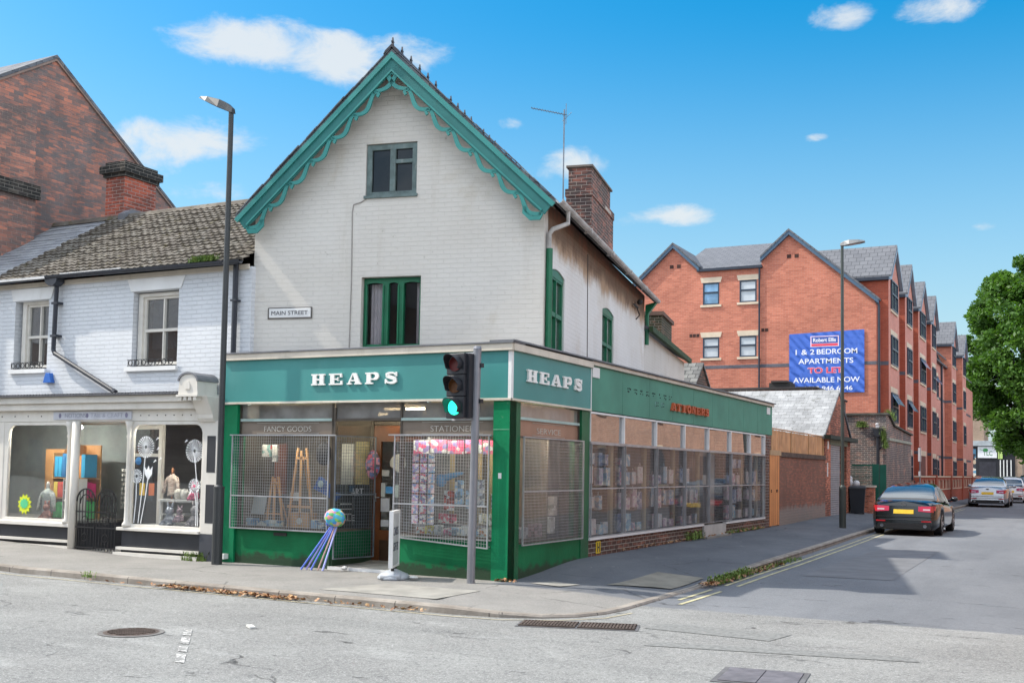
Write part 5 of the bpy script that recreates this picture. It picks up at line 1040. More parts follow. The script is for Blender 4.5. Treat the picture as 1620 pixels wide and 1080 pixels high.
for k in range(24): a = 2*pi*k/24; rr = .19 if k % 2 else .135; pts.append((-9.93+rr*cos(a), .80+rr*sin(a)))
bs.prism(pts, .02, .03, 0); bsn = bs.build('starburst_sticker', plain('fluorescent_yellow', (.62, .68, .03)), None); tag(bsn, 'yellow and green starburst sticker on the left bay window glass', 'sticker')
m = MB(TS); pts = [(-9.93+(.12 if k % 2 else .085)*cos(2*pi*k/20+.2), .81+(.10 if k % 2 else .07)*sin(2*pi*k/20+.2)) for k in range(20)]; m.prism(pts, .012, .0195); m.build('centre', plain('bright_green', (.10, .55, .25)), bsn)
tb = thing('display_table', 'white display table under knitted toys in the right bay window', 'table', tuple(TS.p(-6.5, .5, .52))); m = MB(TS); m.box(-6.98, -6.02, .35, .8, .93, .97); m.build('table_top', WHITE, tb)
for u in (-6.96, -6.06): m = MB(TS); m.box(u, u+.04, .36, .40, .52, .929); m.build('leg', WHITE, tb)
m = MB(TS); m.box(-6.9, -6.4, .37, .78, .70, .72); m.build('lower_shelf', WHITE, tb)
for i, (u, z, c, nm) in enumerate(((-6.66, .97, (.62, .60, .55), 'cream wool ball on the display table next to the beige jacket'), (-6.52, .97, (.60, .60, .58), 'white wool ball on the display table, the right one of the two'))):
    m = MB(TS); m.lathe([(.05, 0), (.075, .04), (.08, .1), (.07, .16), (.03, .18)], (u, .5, z), 12); tag(m.build('wool_ball', knit(c, dk(c, .75)), None, smooth=True), nm, 'wool')
def toy(u, d, z, sc, c, label):
    t = thing('knitted_toy', label, 'toy', tuple(TS.p(u, d, z))); L = Fr(*TS.p(u, d, 0).xy, 0); mt = knit(c, dk(c, .7)); s = MB(L); s.ball((0, 0, z+.08*sc), .08*sc, 10); s.ball((0, -.01, z+.2*sc), .06*sc, 10)
    for sg in (-1, 1): s.tube([(sg*.05*sc, 0, z+.11*sc), (sg*.12*sc, -.03, z+.04*sc)], [.025*sc, .02*sc], 8); s.tube([(sg*.03*sc, 0, z+.24*sc), (sg*.05*sc, 0, z+.31*sc)], [.02*sc, .012*sc], 6); s.tube([(sg*.04*sc, -.02, z+.03*sc), (sg*.06*sc, -.11*sc, z+.02*sc)], [.03*sc, .025*sc], 8)
    s.build('body', mt, t, smooth=True); return t
toy(-6.15, .35, .97, 1.0, (.62, .12, .25), 'pink knitted rabbit sitting at the right end of the white table'); toy(-6.55, .2, .52, 1.3, (.45, .50, .60), 'pale blue knitted toy on the floor of the right bay window'); toy(-6.02, .25, .52, 1.4, (.50, .48, .52), 'grey and white knitted toy on the bay floor near the pilaster'); toy(-6.33, .2, .60, .9, (.55, .42, .5), 'small lilac knitted toy on the bay floor in the middle'); toy(-9.55, .2, .53, 1.1, (.48, .25, .22), 'rust red knitted toy at the foot of the white child mannequin')
pc = thing('pattern_rack', 'white rack of pattern books leaning on the display table', 'rack', tuple(TS.p(-6.3, .6, .97))); m = MB(TS); m.hexa([(-6.40, .42, .97), (-6.18, .42, .97), (-6.18, .44, .97), (-6.40, .44, .97), (-6.40, .55, 1.24), (-6.18, .55, 1.24), (-6.18, .57, 1.24), (-6.40, .57, 1.24)]); m.build('book', plain('pattern_book', (.6, .62, .65)), pc)
# dandelion decals on the glass
DW = paint('white_vinyl', (.82, .84, .86), .5)
def dandelion(u, z, r_, base, label, n=26, tulip=False):
    m = MB(TS); d0, d1 = .018, .026
    if tulip: m.prism([(u-.08, z), (u, z-.1), (u+.08, z), (u+.09, z+.13), (u+.03, z+.06), (u, z+.14), (u-.04, z+.06), (u-.09, z+.12)], d0, d1)
    else:
        for k in range(n):
            a = 2*pi*k/n+.1; m.strip([(u+.03*cos(a), z+.03*sin(a)), (u+r_*.8*cos(a), z+r_*.8*sin(a)), (u+r_*cos(a+.05), z+r_*sin(a+.05))], [.005, .009, .024], d0, d1)
    m.strip([(u, z-(0 if tulip else .03)), ((u+base)/2+.02, (z+.6)/2), (base, .56)], .012, d0, d1)
    tag(m.build('window_decal', DW, None), label, 'window decal')
dandelion(-6.98, 1.86, .185, -7.10, 'large white dandelion decal near the left edge of the right bay window'); dandelion(-5.88, 1.80, .19, -5.76, 'large white dandelion decal at the right edge of the right bay window'); dandelion(-7.17, 1.36, .12, -7.2, 'small white dandelion decal beside the turned column', 18); dandelion(-6.90, 1.40, .1, -7.04, 'white tulip decal in the right bay window', tulip=True); dandelion(-5.86, 1.22, .12, -5.80, 'small lower dandelion decal at the right edge of the right bay window', 16)
m = MB(TS)
for (u, z) in ((-6.70, 2.02), (-6.68, 1.85), (-6.62, 1.68), (-6.74, 1.64), (-6.05, 1.98)): m.strip([(u, z), (u-.05, z-.04)], [.03, .006], .018, .026)
tag(m.build('window_decal', DW, None), 'scatter of small white seed decals blowing off the left dandelion', 'window decal')
# hanging red garments and name strings seen through the splayed pane of the doorway
for u, c, l in ((-8.42, (.45, .02, .02), 'red stocking hanging in the doorway window'), (-8.20, (.40, .02, .02), 'red felt bunting hanging behind the gate, right of the stocking')):
    m = MB(TS); m.strip([(u, 1.9), (u, 1.5), (u+.06, 1.40)], .1, 1.05, 1.09); tag(m.build('hanging_stocking', plain('red_felt', c), None), l, 'hanging ornament')
m = MB(TS); m.ball((-8.12, 1.02, 1.62), .09, 8); tag(m.build('paper_flower', plain('blue_flower', (.05, .25, .6)), None), 'blue paper flower hanging in the doorway window', 'ornament')
m = MB(TS); r = random.Random(8)
for j in range(9):
    for k in range(6): u = -8.60+k*.07+r.uniform(-.01, .01); z = 1.42-j*.085; m.box(u, u+.05, 1.04, 1.05, z, z+.035+r.random()*.02)
tag(m.build('ribbon_card_display', WHITE, None), 'rows of white ribbon cards hanging in the doorway window behind the gate', 'display')

# ------------------------------------------------------------------ tall brick building with its gable towards us, far left
GBR = brickmat('mottled_gable_brick', (.64, .25, .165), (.22, .165, .15), (.30, .26, .24), dark=(.19, .165, .16), darkamt=-.1, darkscale=.5, var=.35, bw=.235, bh=.08, ms=.008)
gb = thing('gabled_brick_building', 'tall old brick building with a mottled red and black gable end behind the terrace', 'building', (-13, 5, 0)); GS = Fr(-13, 0, 90)
k_ = .66; ap = (2.79, 10.53)
w = MB(GS); w.prism([(-.6, 0), (7.0, 0), (7.0, ap[1]-(7.0-ap[0])*.69), ap, (-.6, ap[1]-(ap[0]+.6)*.64)], 0, .4); w.box(-.6, -.2, .4, 12, 0, 8.2); w.box(6.6, 7, .4, 12, 0, 7.6); w.build('wall', GBR, gb)
w = MB(GS); w.prism([(.4, 4.5), (2.2, 4.5), (2.2, 7.25), (2.2, 7.6), (2.15, 7.62), (2.15, 9.2), (.9, 9.0), (.4, 8.7)], -.28, -.001); bro = w.build('chimney_breast', brickmat('breast_brick', (.66, .26, .17), (.24, .15, .13), (.36, .30, .26), dark=(.18, .14, .13), darkamt=.1, darkscale=.6, bw=.235, bh=.08, ms=.008), gb)
w = MB(GS); w.box(.3, 2.26, -.36, -.281, 7.2, 7.5); w.build('corbel', SOOT, bro)
w = MB(GS); w.prism([(-.8, ap[1]-(ap[0]+.8)*.64+.02), ap[:1]+(ap[1]+.03,), (7.15, ap[1]-(7.15-ap[0])*.69+.03), (7.15, ap[1]-(7.15-ap[0])*.69+.10), (ap[0], ap[1]+.11), (-.8, ap[1]-(ap[0]+.8)*.64+.10)], -.05, 12); w.build('roof', SLATE, gb)
w = MB(GS); w.prism([(-.8, ap[1]-(ap[0]+.8)*.64-.03), (ap[0], ap[1]-.03), (7.15, ap[1]-(7.15-ap[0])*.69-.03), (7.15, ap[1]-(7.15-ap[0])*.69+.015), (ap[0], ap[1]+.025), (-.8, ap[1]-(ap[0]+.8)*.64+.015)], -.045, -.001); w.build('verge', paint('mortar_verge', (.25, .18, .15), .9), gb)
w = MB(GS); w.box(1.05, 1.15, -.012, -.001, 9.12, 9.32); w.build('vent', DARK, gb)
# ------------------------------------------------------------------ yard wall, fence, garage
YW = brickmat('yard_wall_brick', (.78, .27, .16), (.60, .19, .11), (.44, .30, .24), ms=.008, dark=(.36, .15, .10), darkamt=.25, stain=[(.75, .25, (.50, .47, .43), .7, 3.5), (2.2, 1.9, (.10, .08, .07), .5, 3)])
yw = thing('yard_wall', 'red brick yard wall with an orange door between the green shop and the garage', 'wall', (0, 19, .2))
w = MB(SD); w.box(16.06, 22.28, .0, .24, -.1, 2.04); w.build('wall', YW, yw); w = MB(SD); w.box(16.2, 22.28, -.04, .26, 2.04, 2.10); w.box(16.2, 22.28, -.02, .24, 2.10, 2.17); w.build('coping', paint('old_brick_coping', (.11, .075, .06), .9, .3, 6), yw)
w = MB(SD); w.box(14.98, 16.02, -.02, .03, .2, 2.06); od = w.build('door', paint('orange_stained_door', (.66, .27, .095), .55, .12, 2, dirt=.2, dirtcol=(.35, .12, .03)), yw)
w = MB(SD)
for k in range(5): w.box(15.19+k*.2, 15.196+k*.2, -.0225, -.0201, .2, 2.06)
for z in (1.10, 1.14): w.box(15.08, 15.14, -.035, -.0201, z-.02, z+.01); w.box(15.66, 15.80, -.035, -.0201, z-.02, z+.01)
w.build('door_fittings', DARK, od)
w = MB(SD); w.box(14.98, 16.18, -.03, .04, 2.062, 2.20); w.build('lintel', paint('pale_timber_beam', (.46, .31, .18), .7, .15, 3), yw)
fe = thing('wooden_fence', 'light brown close boarded fence standing on top of the red yard wall', 'fence', (0, 19, 2.2)); FW = paint('fence_timber', (.56, .30, .15), .75, .22, 2.2, dirt=.4, dirtcol=(.36, .20, .10))
w = MB(SD); r = random.Random(4); u = 15.30
while u < 22.15: wd = .115+r.random()*.02; w.box(u, u+wd-.006, .04+r.random()*.012, .065, 2.205 if u < 16.2 else 2.175, 2.74+r.uniform(-.01, .02)); u += wd
w.build('boards', FW, fe); w = MB(SD); w.box(15.28, 22.2, .03, .08, 2.77, 2.80); w.build('capping', FW, fe)
for u in (15.30, 17.6, 19.9, 22.1): w = MB(SD); w.box(u, u+.08, .024, .036, 2.18, 2.765); w.build('post', paint('fence_post', (.52, .30, .14), .75), fe)
GB = brickmat('garage_brick', (.78, .27, .16), (.60, .20, .12), (.46, .32, .26), ms=.010, dark=(.18, .07, .05), darkamt=.2)
ga = thing('garage', 'low brick garage with a white grey slate roof and grey roller shutter', 'garage', (-3, 24.5, .2))
w = MB(SD); w.panel([(22.3, 0), (26.7, 0), (26.7, 2.78), (24.62, 4.30), (22.3, 2.78)], [rect(23.15, 26.0, .0001, 2.55)], 0, .3); w.box(22.3, 22.6, .3, 9, 0, 2.7); w.box(26.4, 26.7, .3, 9, 0, 2.7); w.build('wall', GB, ga)
w = MB(SD); w.box(23.0, 26.1, -.02, .12, 2.552, 2.72); w.build('lintel', paint('dull_green_lintel', (.17, .21, .16), .7, .2, 3), ga)
w = MB(SD); w.prism([(22.05, 2.72), (27.0, 2.72), (27.05, 2.86), (22.0, 2.84)], -.22, -.0); w.build('canopy_board', paint('mossy_black_board', (.035, .045, .035), .8, .3, 5), ga)
w = MB(SD)
for k in range(32): z = .2+k*.0735; w.prism([(.06, z), (.03, z+.012), (.03, z+.06), (.06, z+.072)], 23.16, 24.9, axis='u')
w.fr = SD; w.build('roller_shutter', paint('grey_shutter', (.36, .37, .40), .5, .15, 3, metal=.3), ga)
w = MB(SD); w.box(24.9, 26.0, .5, .55, .1, 2.55); w.build('shutter_gap', DARK, ga)
w = MB(SD); w.box(22.55, 22.68, -.012, -.001, 1.5, 1.95); w.box(22.58, 22.78, -.018, -.001, 2.40, 2.66); w.build('plate', WHITE, ga)
WSL = tilemat('white_weathered_slate', (.27, .275, .28), (.36, .365, .37), .27, .2, .007, lichen=((.12, .12, .11), .7, 4.5), var=.3)
w = MB(SD); w.prism([(22.0, 2.80), (24.62, 4.42), (24.62, 4.34), (22.05, 2.72)], -.02, 9.2); w.build('roof', WSL, ga)
w = MB(SD); w.prism([(24.62, 4.42), (27.1, 2.80), (27.05, 2.72), (24.62, 4.34)], -.02, 9.2); w.build('roof', SLATE, ga); w = MB(SD); w.prism([(24.5, 4.34), (24.62, 4.47), (24.74, 4.34)], -.03, 9.2); w.build('ridge_tiles', WSL, ga)
w = MB(SD); w.prism([(22.4, 3.02), (23.2, 3.53), (23.2, 3.56), (22.4, 3.05)], 2.1, 3.6); w.build('rooflight', paint('pale_rooflight', (.6, .63, .66), .4), ga)
# long old brick building behind the garage roof
OB = brickmat('dark_red_old_brick', (.46, .18, .13), (.20, .11, .09), (.42, .37, .32), dark=(.10, .07, .06), darkamt=.7, darkscale=1.2)
ob = thing('parapet_building', 'long low dark brick building with a black parapet behind the white slate roof', 'building', (-6, 27.6, 0)); w = MB(); w.box(-14, -1.28, 27.3, 30, 0, 4.72); w.prism([(-1.28, 4.72), (-1.28, 0), (-.75, 0), (-.75, 4.36)], 27.3, 30); w.build('wall', OB, ob)
w = MB(); w.box(-14, -1.3, 27.22, 30, 4.722, 4.80); w.prism([(-1.3, 4.80), (-1.28, 4.73), (-.7, 4.36), (-.66, 4.42)], 27.22, 30); w.build('coping', paint('black_coping', (.04, .035, .035), .85), ob)
w = MB(); w.box(-3.1, -2.3, 27.4, 28.2, 4.8, 4.98); w.box(-3.0, -2.4, 27.3, 28.3, 4.98, 5.05); w.build('vent_cowl', DARK, ob)
w = MB(); w.box(-14, -3.3, 24.5, 27.3, 0, 4.3); w.build('rear_wall', paint('whitewashed_wall', (.55, .54, .52), .9, .15, 1, dirt=.5, dirtcol=(.3, .28, .25)), ob)
ou = thing('outbuilding', 'small gabled brick outbuilding with dark tiles behind the white rear wing', 'outbuilding', (-4.2, 20, 0)); OF = Fr(-3.45, 0, 90)
w = MB(OF); w.prism([(19.3, 0), (20.9, 0), (20.9, 4.25), (20.1, 4.98), (19.3, 4.25)], 0, 2.5); w.build('wall', brickmat('outbuilding_brick', (.30, .13, .09), (.2, .09, .07), (.3, .26, .22), dark=(.08, .06, .05), darkamt=.6), ou); w = MB(OF)
for sg in (-1, 1): w.prism([(20.1, 5.0), (20.1+sg*.95, 4.14), (20.1+sg*.95, 4.20), (20.1, 5.08)], -.06, 2.6)
w.build('roof', tilemat('dark_tile', (.10, .10, .10), (.2, .2, .19), .25, .2, .02), ou)

# ------------------------------------------------------------------ old wall, downpipe, green gate, pier, bin
OW = brickmat('weathered_mottled_brick', (.58, .30, .22), (.26, .17, .15), (.55, .49, .44), ms=.014, dark=(.14, .12, .12), darkamt=.45, darkscale=1.5, var=.35, streak=((.40, .37, .33), .35))
ow = thing('old_brick_wall', 'tall weathered old brick wall with weeds in front of the red apartments', 'wall', (0, 33, 0))
w = MB(); w.box(-1.2, .6, 31.1, 31.5, 0, 3.93); w.prism([(31.5, 0), (38.4, 0), (38.4, 3.35), (33.0, 3.55), (31.5, 3.93)], .25, .6, axis='u'); w.build('wall', OW, ow)
w = MB(); w.box(-1.25, .66, 31.02, 31.55, 3.931, 4.01); w.prism([(31.55, 3.94), (33.0, 3.56), (38.5, 3.36), (38.5, 3.43), (33.0, 3.63), (31.55, 4.01)], .2, .68, axis='u'); w.build('coping', paint('old_dark_coping', (.09, .085, .075), .9, .3, 4, dirt=.5, dirtcol=(.12, .15, .05)), ow)
w = MB(); w.box(.28, .645, 31.56, 38.4, 2.95, 3.05); w.build('stone_band', paint('mossy_stone', (.34, .36, .30), .9, .2, 4), ow)
for pp, nm in (([(-.45, 30.98, 3.45), (-.15, 30.98, 3.45)], 'yellow green weed tuft growing high on the old wall, left of the pipe'), ([(.45, 30.95, 3.3), (.62, 30.98, 2.6)], 'trailing dry plant growing out of the corner of the old wall'), ([(.62, 31.3, 4.0), (.64, 32.6, 3.75)], 'weeds along the top of the old wall corner')): weeds('wall_plant', nm, pp, 260, .2, .06, cat='plant')
hp = thing('rainwater_pipe', 'black rainwater pipe with hopper head and camera on the old brick wall', 'downpipe', (.3, 30.98, 0)); HB_ = paint('black_iron_pipe', (.02, .022, .03), .5)
w = MB(); w.tube([(.30, 30.98, .1), (.30, 30.98, 3.1)], .065, 10); w.tube([(.33, 30.98, 2.55), (.52, 30.98, 2.78)], .03, 8); w.build('pipe', HB_, hp); w = MB(); w.prism([(.20, 3.08), (.40, 3.08), (.50, 3.38), (.10, 3.38)], 30.88, 31.08); w.build('hopper', HB_, hp)
w = MB(); w.box(.24, .36, 30.8, 31.0, 3.42, 3.50); w.ball((.28, 30.85, 3.55), .06, 8); w.tube([(.3, 30.98, 3.38), (.3, 30.98, 3.62)], .02, 6); w.build('camera', paint('white_camera_case', (.5, .5, .52), .4), hp)
gg = thing('green_gate', 'dark green metal gate and mesh panel before the old brick wall', 'gate', (.4, 28.6, .15)); GP = paint('green_powder_coat', (.008, .10, .065), .5, .15, 2)
w = MB(Fr(0, 28.7, 0)); w.box(.48, .68, 0, .05, .1, 1.98); w.box(.70, .94, 0, .05, .1, 1.96); w.build('gate_leaf', GP, gg)
w = MB(Fr(0, 28.7, 0)); w.box(-.3, .48, 0, .04, 1.90, 1.96); w.box(.44, .48, -.01, .05, .1, 2.0)
for k in range(16): w.box(-.3+k*.05, -.29+k*.05, .01, .02, .15, 1.9)
for k in range(36): w.box(-.3, .44, .008, .018, .15+k*.05, .16+k*.05)
w.build('mesh_panel', GP, gg)
pi_ = thing('brick_pier', 'short red brick gate pier with stone cap behind the wheelie bin', 'pier', (.42, 28.2, .1)); w = MB(); w.box(.20, .60, 28.0, 28.4, 0, 1.12); w.build('pier', GB, pi_); w = MB(); w.box(.16, .64, 27.96, 28.44, 1.121, 1.19); w.build('cap', paint('pale_stone_cap', (.52, .47, .40), .8), pi_)
bi = thing('wheelie_bin', 'black wheelie bin with bags of rubbish on it beside the roller shutter', 'bin', (.26, 26.6, .16)); BF = Fr(.26, 26.6, 8, .16); BM = paint('black_bin_plastic', (.022, .025, .032), .4, .1, 3)
w = MB(BF); w.hexa([(-.22, -.26, .06), (.22, -.26, .06), (.22, .26, .06), (-.22, .26, .06), (-.28, -.34, .92), (.28, -.34, .92), (.28, .34, .92), (-.28, .34, .92)]); w.box(-.30, .30, -.36, .36, .90, .94); w.build('body', BM, bi, bevel=.015)
w = MB(BF); w.hexa([(-.29, -.36, .945), (.29, -.36, .945), (.29, .36, .945), (-.29, .36, .945), (-.27, -.33, 1.0), (.27, -.33, 1.0), (.27, .36, 1.03), (-.27, .36, 1.03)]); w.build('lid', BM, bi, bevel=.015)
for u in (-.2, .2): w = MB(BF); w.tube([(u-.03, .24, .09), (u+.03, .24, .09)], .09, 14); w.build('wheel', DARK, bi)
rb = MB(Fr(.05, 26.9, 0, 1.2)); r = random.Random(1); rb.ball((-.12, 0, .08), .14, 10, sz=1.1); rb.ball((.12, .05, .05), .13, 10); rb.ball((-.10, .05, .22), .09, 8, sz=1.3); tag(rb.build('rubbish_bag', plain('pale_plastic_bag', (.55, .56, .58), .4), None, smooth=True), 'crumpled white plastic rubbish bags heaped on the black bin', 'rubbish bag')

# ------------------------------------------------------------------ red brick apartments
AB = brickmat('orange_red_apartment_brick', (.58, .21, .135), (.44, .145, .095), (.48, .30, .24), ms=.009, var=.2, bump=.003)
ABD = brickmat('deep_red_apartment_brick', (.40, .095, .055), (.32, .075, .045), (.30, .14, .10), ms=.009, var=.12, bump=.003); ABP = brickmat('pink_apartment_brick', (.60, .27, .215), (.54, .23, .18), (.54, .36, .31), ms=.009, var=.1, bump=.003)
STN = paint('cast_stone', (.60, .50, .38), .8, .1, 3); BLUB = brickmat('blue_engineering_brick', (.10, .105, .13), (.14, .14, .17), (.2, .18, .17), ms=.01); NAVY = paint('navy_window_frame', (.025, .04, .065), .4, .1, 4); FASC = paint('slate_blue_fascia', (.06, .11, .17), .5, .1, 3)
AT = tilemat('grey_concrete_roof_tile', (.115, .12, .135), (.135, .14, .155), .33, .30, .016, var=.08); DCL = paint('blue_black_cladding', (.02, .028, .045), .5)
AGL = paint('reflective_window_glass', (.10, .13, .16), .06, .3, 1.2, spec=1.0); AGB = paint('blind_behind_glass', (.50, .54, .57), .25, .08, 3, spec=.6); AGS = paint('painted_sky_glass', (.20, .36, .55), .1, .4, 1.5, spec=1.0)  # last glass has its sky reflection painted into the blue colour
ap_ = thing('apartment_block', 'long red brick apartment block with navy windows and a row of pointed gables', 'building', (-3, 33, 0)); AF = Fr(0, 32.7, 0); A0 = Fr(0, 0, 90); AX = Fr(.42, 0, 90)
def awin(fr, u0, u1, z0, z1, parent, gl, openlight=False, lint=.23, sill=.10, d=.07, split=None, vert=False):
    w = MB(fr); f_ = .06
    w.box(u0, u0+f_, -.012+d-.06, d, z0, z1); w.box(u1-f_, u1, -.012+d-.06, d, z0, z1); w.box(u0+f_, u1-f_, d-.072, d, z0, z0+f_); w.box(u0+f_, u1-f_, d-.072, d, z1-f_, z1)
    zs = split if split is not None else (z0+z1)/2+.05; w.box(u0+f_, u1-f_, d-.08, d-.005, zs-.035, zs+.035)
    if vert: w.box((u0+u1)/2-.03, (u0+u1)/2+.03, d-.07, d-.01, z0+f_, z1-f_)
    wo = w.build('window', NAVY, parent); w = MB(fr); w.box(u0+.03, u1-.03, d-.03, d-.02, z0+.03, z1-.03); w.build('pane', gl, wo)
    if lint: w = MB(fr); w.prism([(u0-.06, z1+.002), (u1+.06, z1+.002), (u1+.12, z1+lint), (u0-.12, z1+lint)], -.02, .04); w.build('lintel', STN, wo)
    if sill: w = MB(fr); w.box(u0-.10, u1+.10, -.05, .04, z0-sill, z0-.002); w.build('sill', STN, wo)
    if openlight:
        w = MB(fr); zt = z1-.03; w.hexa([(u0+.02, -.01, zt), (u1-.02, -.01, zt), (u1-.02, .02, zt), (u0+.02, .02, zt), (u0+.02, -.01, zt+.001), (u1-.02, -.01, zt+.001), (u1-.02, .02, zt+.001), (u0+.02, .02, zt+.001)])
        w.hexa([(u0+.03, -.34, zs+.06), (u1-.03, -.34, zs+.06), (u1-.03, -.30, zs+.06), (u0+.03, -.30, zs+.06), (u0+.03, -.03, zt), (u1-.03, -.03, zt), (u1-.03, .0, zt), (u0+.03, .0, zt)]); w.build('open_light', AGS, wo)
holes = [rect(-7.35, -6.61, 8.90, 9.88), rect(-5.71, -4.96, 8.93, 9.90), rect(-7.34, -6.60, 6.55, 7.46), rect(-5.70, -4.96, 6.56, 7.47)]
outer = [(-12.4, 0), (-.001, 0), (-.001, 8.74), (-3.56, 11.78), (-4.75, 10.74), (-4.76, 10.45), (-7.52, 10.45), (-7.53, 10.50), (-8.71, 11.58), (-12.4, 8.2)]
w = MB(AF); w.panel(outer, holes, 0, .3); w.build('wall', AB, ap_, label='orange red gabled side wall carrying the banner')
for i, h in enumerate(holes): (u0, z0), (u1, _), (_, z1), _ = h; awin(AF, u0, u1, z0, z1, ap_, (AGS, AGB, AGB, AGB)[i])
w = MB(AF); w.box(-12.4, -.0, -.008, -.001, 6.08, 6.22); w.build('brick_band', BLUB, ap_)
w = MB(AF)
for u, z in ((-8.88, 10.62), (-8.55, 10.62), (-3.66, 10.72), (-3.34, 10.72)): w.box(u, u+.17, -.01, -.001, z, z+.16)
for u, z, n in ((-7.95, 7.50, 3), (-4.75, 7.62, 2)):
    for k in range(n): w.box(u+k*.16, u+k*.16+.13, -.01, -.001, z, z+.14)
w.build('air_brick', paint('dark_air_brick', (.05, .02, .015), .8), ap_)
w = MB(AF); w.tube([(-4.83, -.06, 10.4), (-4.83, -.06, 4.0)], .04, 8); w.tube([(-.02, -.07, 8.7), (.10, -.07, 8.5), (.10, -.07, 2.0)], .05, 8); w.build('downpipe', DCL, ap_, split=True)
# barge trims and roofs of the side elevation
def gabletrim(fr, pts, t, d0, d1, parent, mat=None, name='verge'):
    w = MB(fr)
    for (a0, b0), (a1, b1) in zip(pts, pts[1:]): w.prism([(a0, b0-t), (a1, b1-t), (a1, b1), (a0, b0)], d0, d1)
    return w.build(name, mat or FASC, parent)
gabletrim(AF, [(-4.78, 10.80), (-3.56, 11.88), (.10, 8.74)], .17, -.16, -.001, ap_); gabletrim(AF, [(-12.5, 8.2), (-8.71, 11.68), (-7.50, 10.56)], .15, -.16, -.001, ap_)
w = MB(AF)
for (a0, b0), (a1, b1) in (((-4.78, 10.80), (-3.56, 11.88)), ((-3.56, 11.88), (.12, 8.72)), ((-12.5, 8.2), (-8.71, 11.68)), ((-8.71, 11.68), (-7.46, 10.56))): w.prism([(a0, b0), (a1, b1), (a1, b1+.09), (a0, b0+.09)], -.18, 6 if a0 < -5 else (6 if a1 < -3 else 45))
w.build('roof', AT, ap_)
w = MB(AF); w.prism([(-.06, 10.50), (.5, 10.73), (.5, 10.65), (-.06, 10.42)], -7.5, -4.77, axis='u'); w.prism([(.5, 10.73), (4.4, 12.35), (4.4, 12.25), (.5, 10.65)], -8.6, -3.95, axis='u'); w.fr = AF; w.build('roof', AT, ap_)
w = MB(AF); w.box(-7.6, -4.7, -.14, -.02, 10.38, 10.50); w.build('gutter', DCL, ap_)
# right hand slope of the main roof and street front with its bays
ST_ = .876
w = MB(A0); w.box(32.72, 50.6, .0, .3, 0, 8.72); w.build('wall', ABD, ap_, label='recessed deep red street wall between the bays'); w = MB(A0); w.box(50.6, 80, .0, .3, 0, 7.9); w.prism([(50.6, 7.9), (80, 7.9), (80, 8.2), (50.6, 8.2)], .0, .3); w.build('wall', ABP, ap_)
for zz in (6.08, 2.62): w = MB(A0); w.box(32.75, 78, -.008, -.001, zz, zz+.16); w.build('brick_band', BLUB, ap_)
bays = [(33.05, 36.1), (38.0, 40.75), (42.7, 46.0), (47.9, 50.6), (58.9, 61.9), (66.3, 69.0)]
for i, (a, b) in enumerate(bays):
    m_ = (a+b)/2; pk = 11.22; ev = 9.72
    w = MB(AX); w.prism([(a, 0), (b, 0), (b, ev), (m_, pk-.08), (a, ev)], .0, .41); w.build('bay_front', ABP, ap_)
    w = MB(A0); w.box(a-.004, a+.15, -.418, 1.3, 0, ev-.05); w.box(b-.15, b+.004, -.418, 1.3, 0, ev-.05); w.build('bay_side', ABD if i < 4 else AB, ap_)
    w = MB(A0)
    for sg, e in ((-1, a-.16), (1, b+.16)): w.prism([(m_, pk), (e, ev-.02), (e, ev+.07), (m_, pk+.10)], -.56, 3.2)
    w.build('bay_roof', AT, ap_)
    w = MB(AX)
    for e in (a-.16, b+.16): w.prism([(m_, pk), (e, ev-.02), (e, ev-.15), (m_, pk-.16)], -.16, -.02)
    w.build('bay_verge', paint('pale_blue_verge', (.20, .27, .34), .5), ap_)
    w = MB(A0); w.box(a-.22, a-.005, -.45, 2.9, ev-.14, ev-.02); w.box(b+.005, b+.2, -.45, 2.9, ev-.14, ev-.02); w.build('gutter', DCL, ap_, split=True)
    w = MB(A0); w.box(a-.003, a+.02, .0, 3.0, 8.6, ev-.14); w.build('dormer_cheek', DCL, ap_)
    c0, c1 = a+.55, b-.75
    w = MB(A0); w.box(a-.012, a-.0045, -.42, -.0, 6.08, 6.24); w.box(a-.012, a-.0045, -.42, -.0, 2.62, 2.78); w.build('brick_band', BLUB, ap_, split=True)
    for (z0, z1, li) in ((8.45, 9.70, 0), (6.15, 7.38, .24), (3.75, 5.0, .24), (1.35, 2.5, .25)):
        if z0 < 3 and i == 0: continue
        if i == 2 and z0 < 3:
            w = MB(AX); w.box(c0, c1, -.01, .0, .2, 2.55); w.build('doorway', paint('dark_red_doorway', (.12, .03, .025), .6), ap_); w = MB(AX); w.box(c0-.12, c1+.12, -.03, -.001, 2.55, 2.8); w.build('lintel', STN, ap_); continue
        awin(AX, c0, c1, z0, z1, ap_, AGL, openlight=(z0 < 5 and z0 > 3 and i in (0, 1)) or (i == 2 and 6 < z0 < 7), lint=li, d=.0, vert=True)
for (u0, u1) in ((51.3, 52.1), (52.7, 53.5), (54.3, 55.1)):
    for z0, z1 in ((6.15, 7.38), (3.75, 5.0), (1.35, 2.5)): awin(A0, u0, u1, z0, z1, ap_, AGL, d=.0, openlight=(z0 > 6))
w = MB(A0); w.tube([(56.6, -.08, 8.2), (56.6, -.08, .2)], .06, 8); w.tube([(50.7, -.05, 9.2), (56.6, -.08, 8.2)], .05, 6); w.build('downpipe', DCL, ap_)
w = MB(A0); w.prism([(50.6, 8.2), (58.9, 8.2), (58.9, 8.3), (50.6, 8.3)], -.2, .3); w.build('gutter', DCL, ap_)
bn = thing('banner', 'large blue banner advertising apartments to let on the red brick gable', 'banner', (-2, 32.6, 5)); BLU = NM('blue_banner_vinyl')
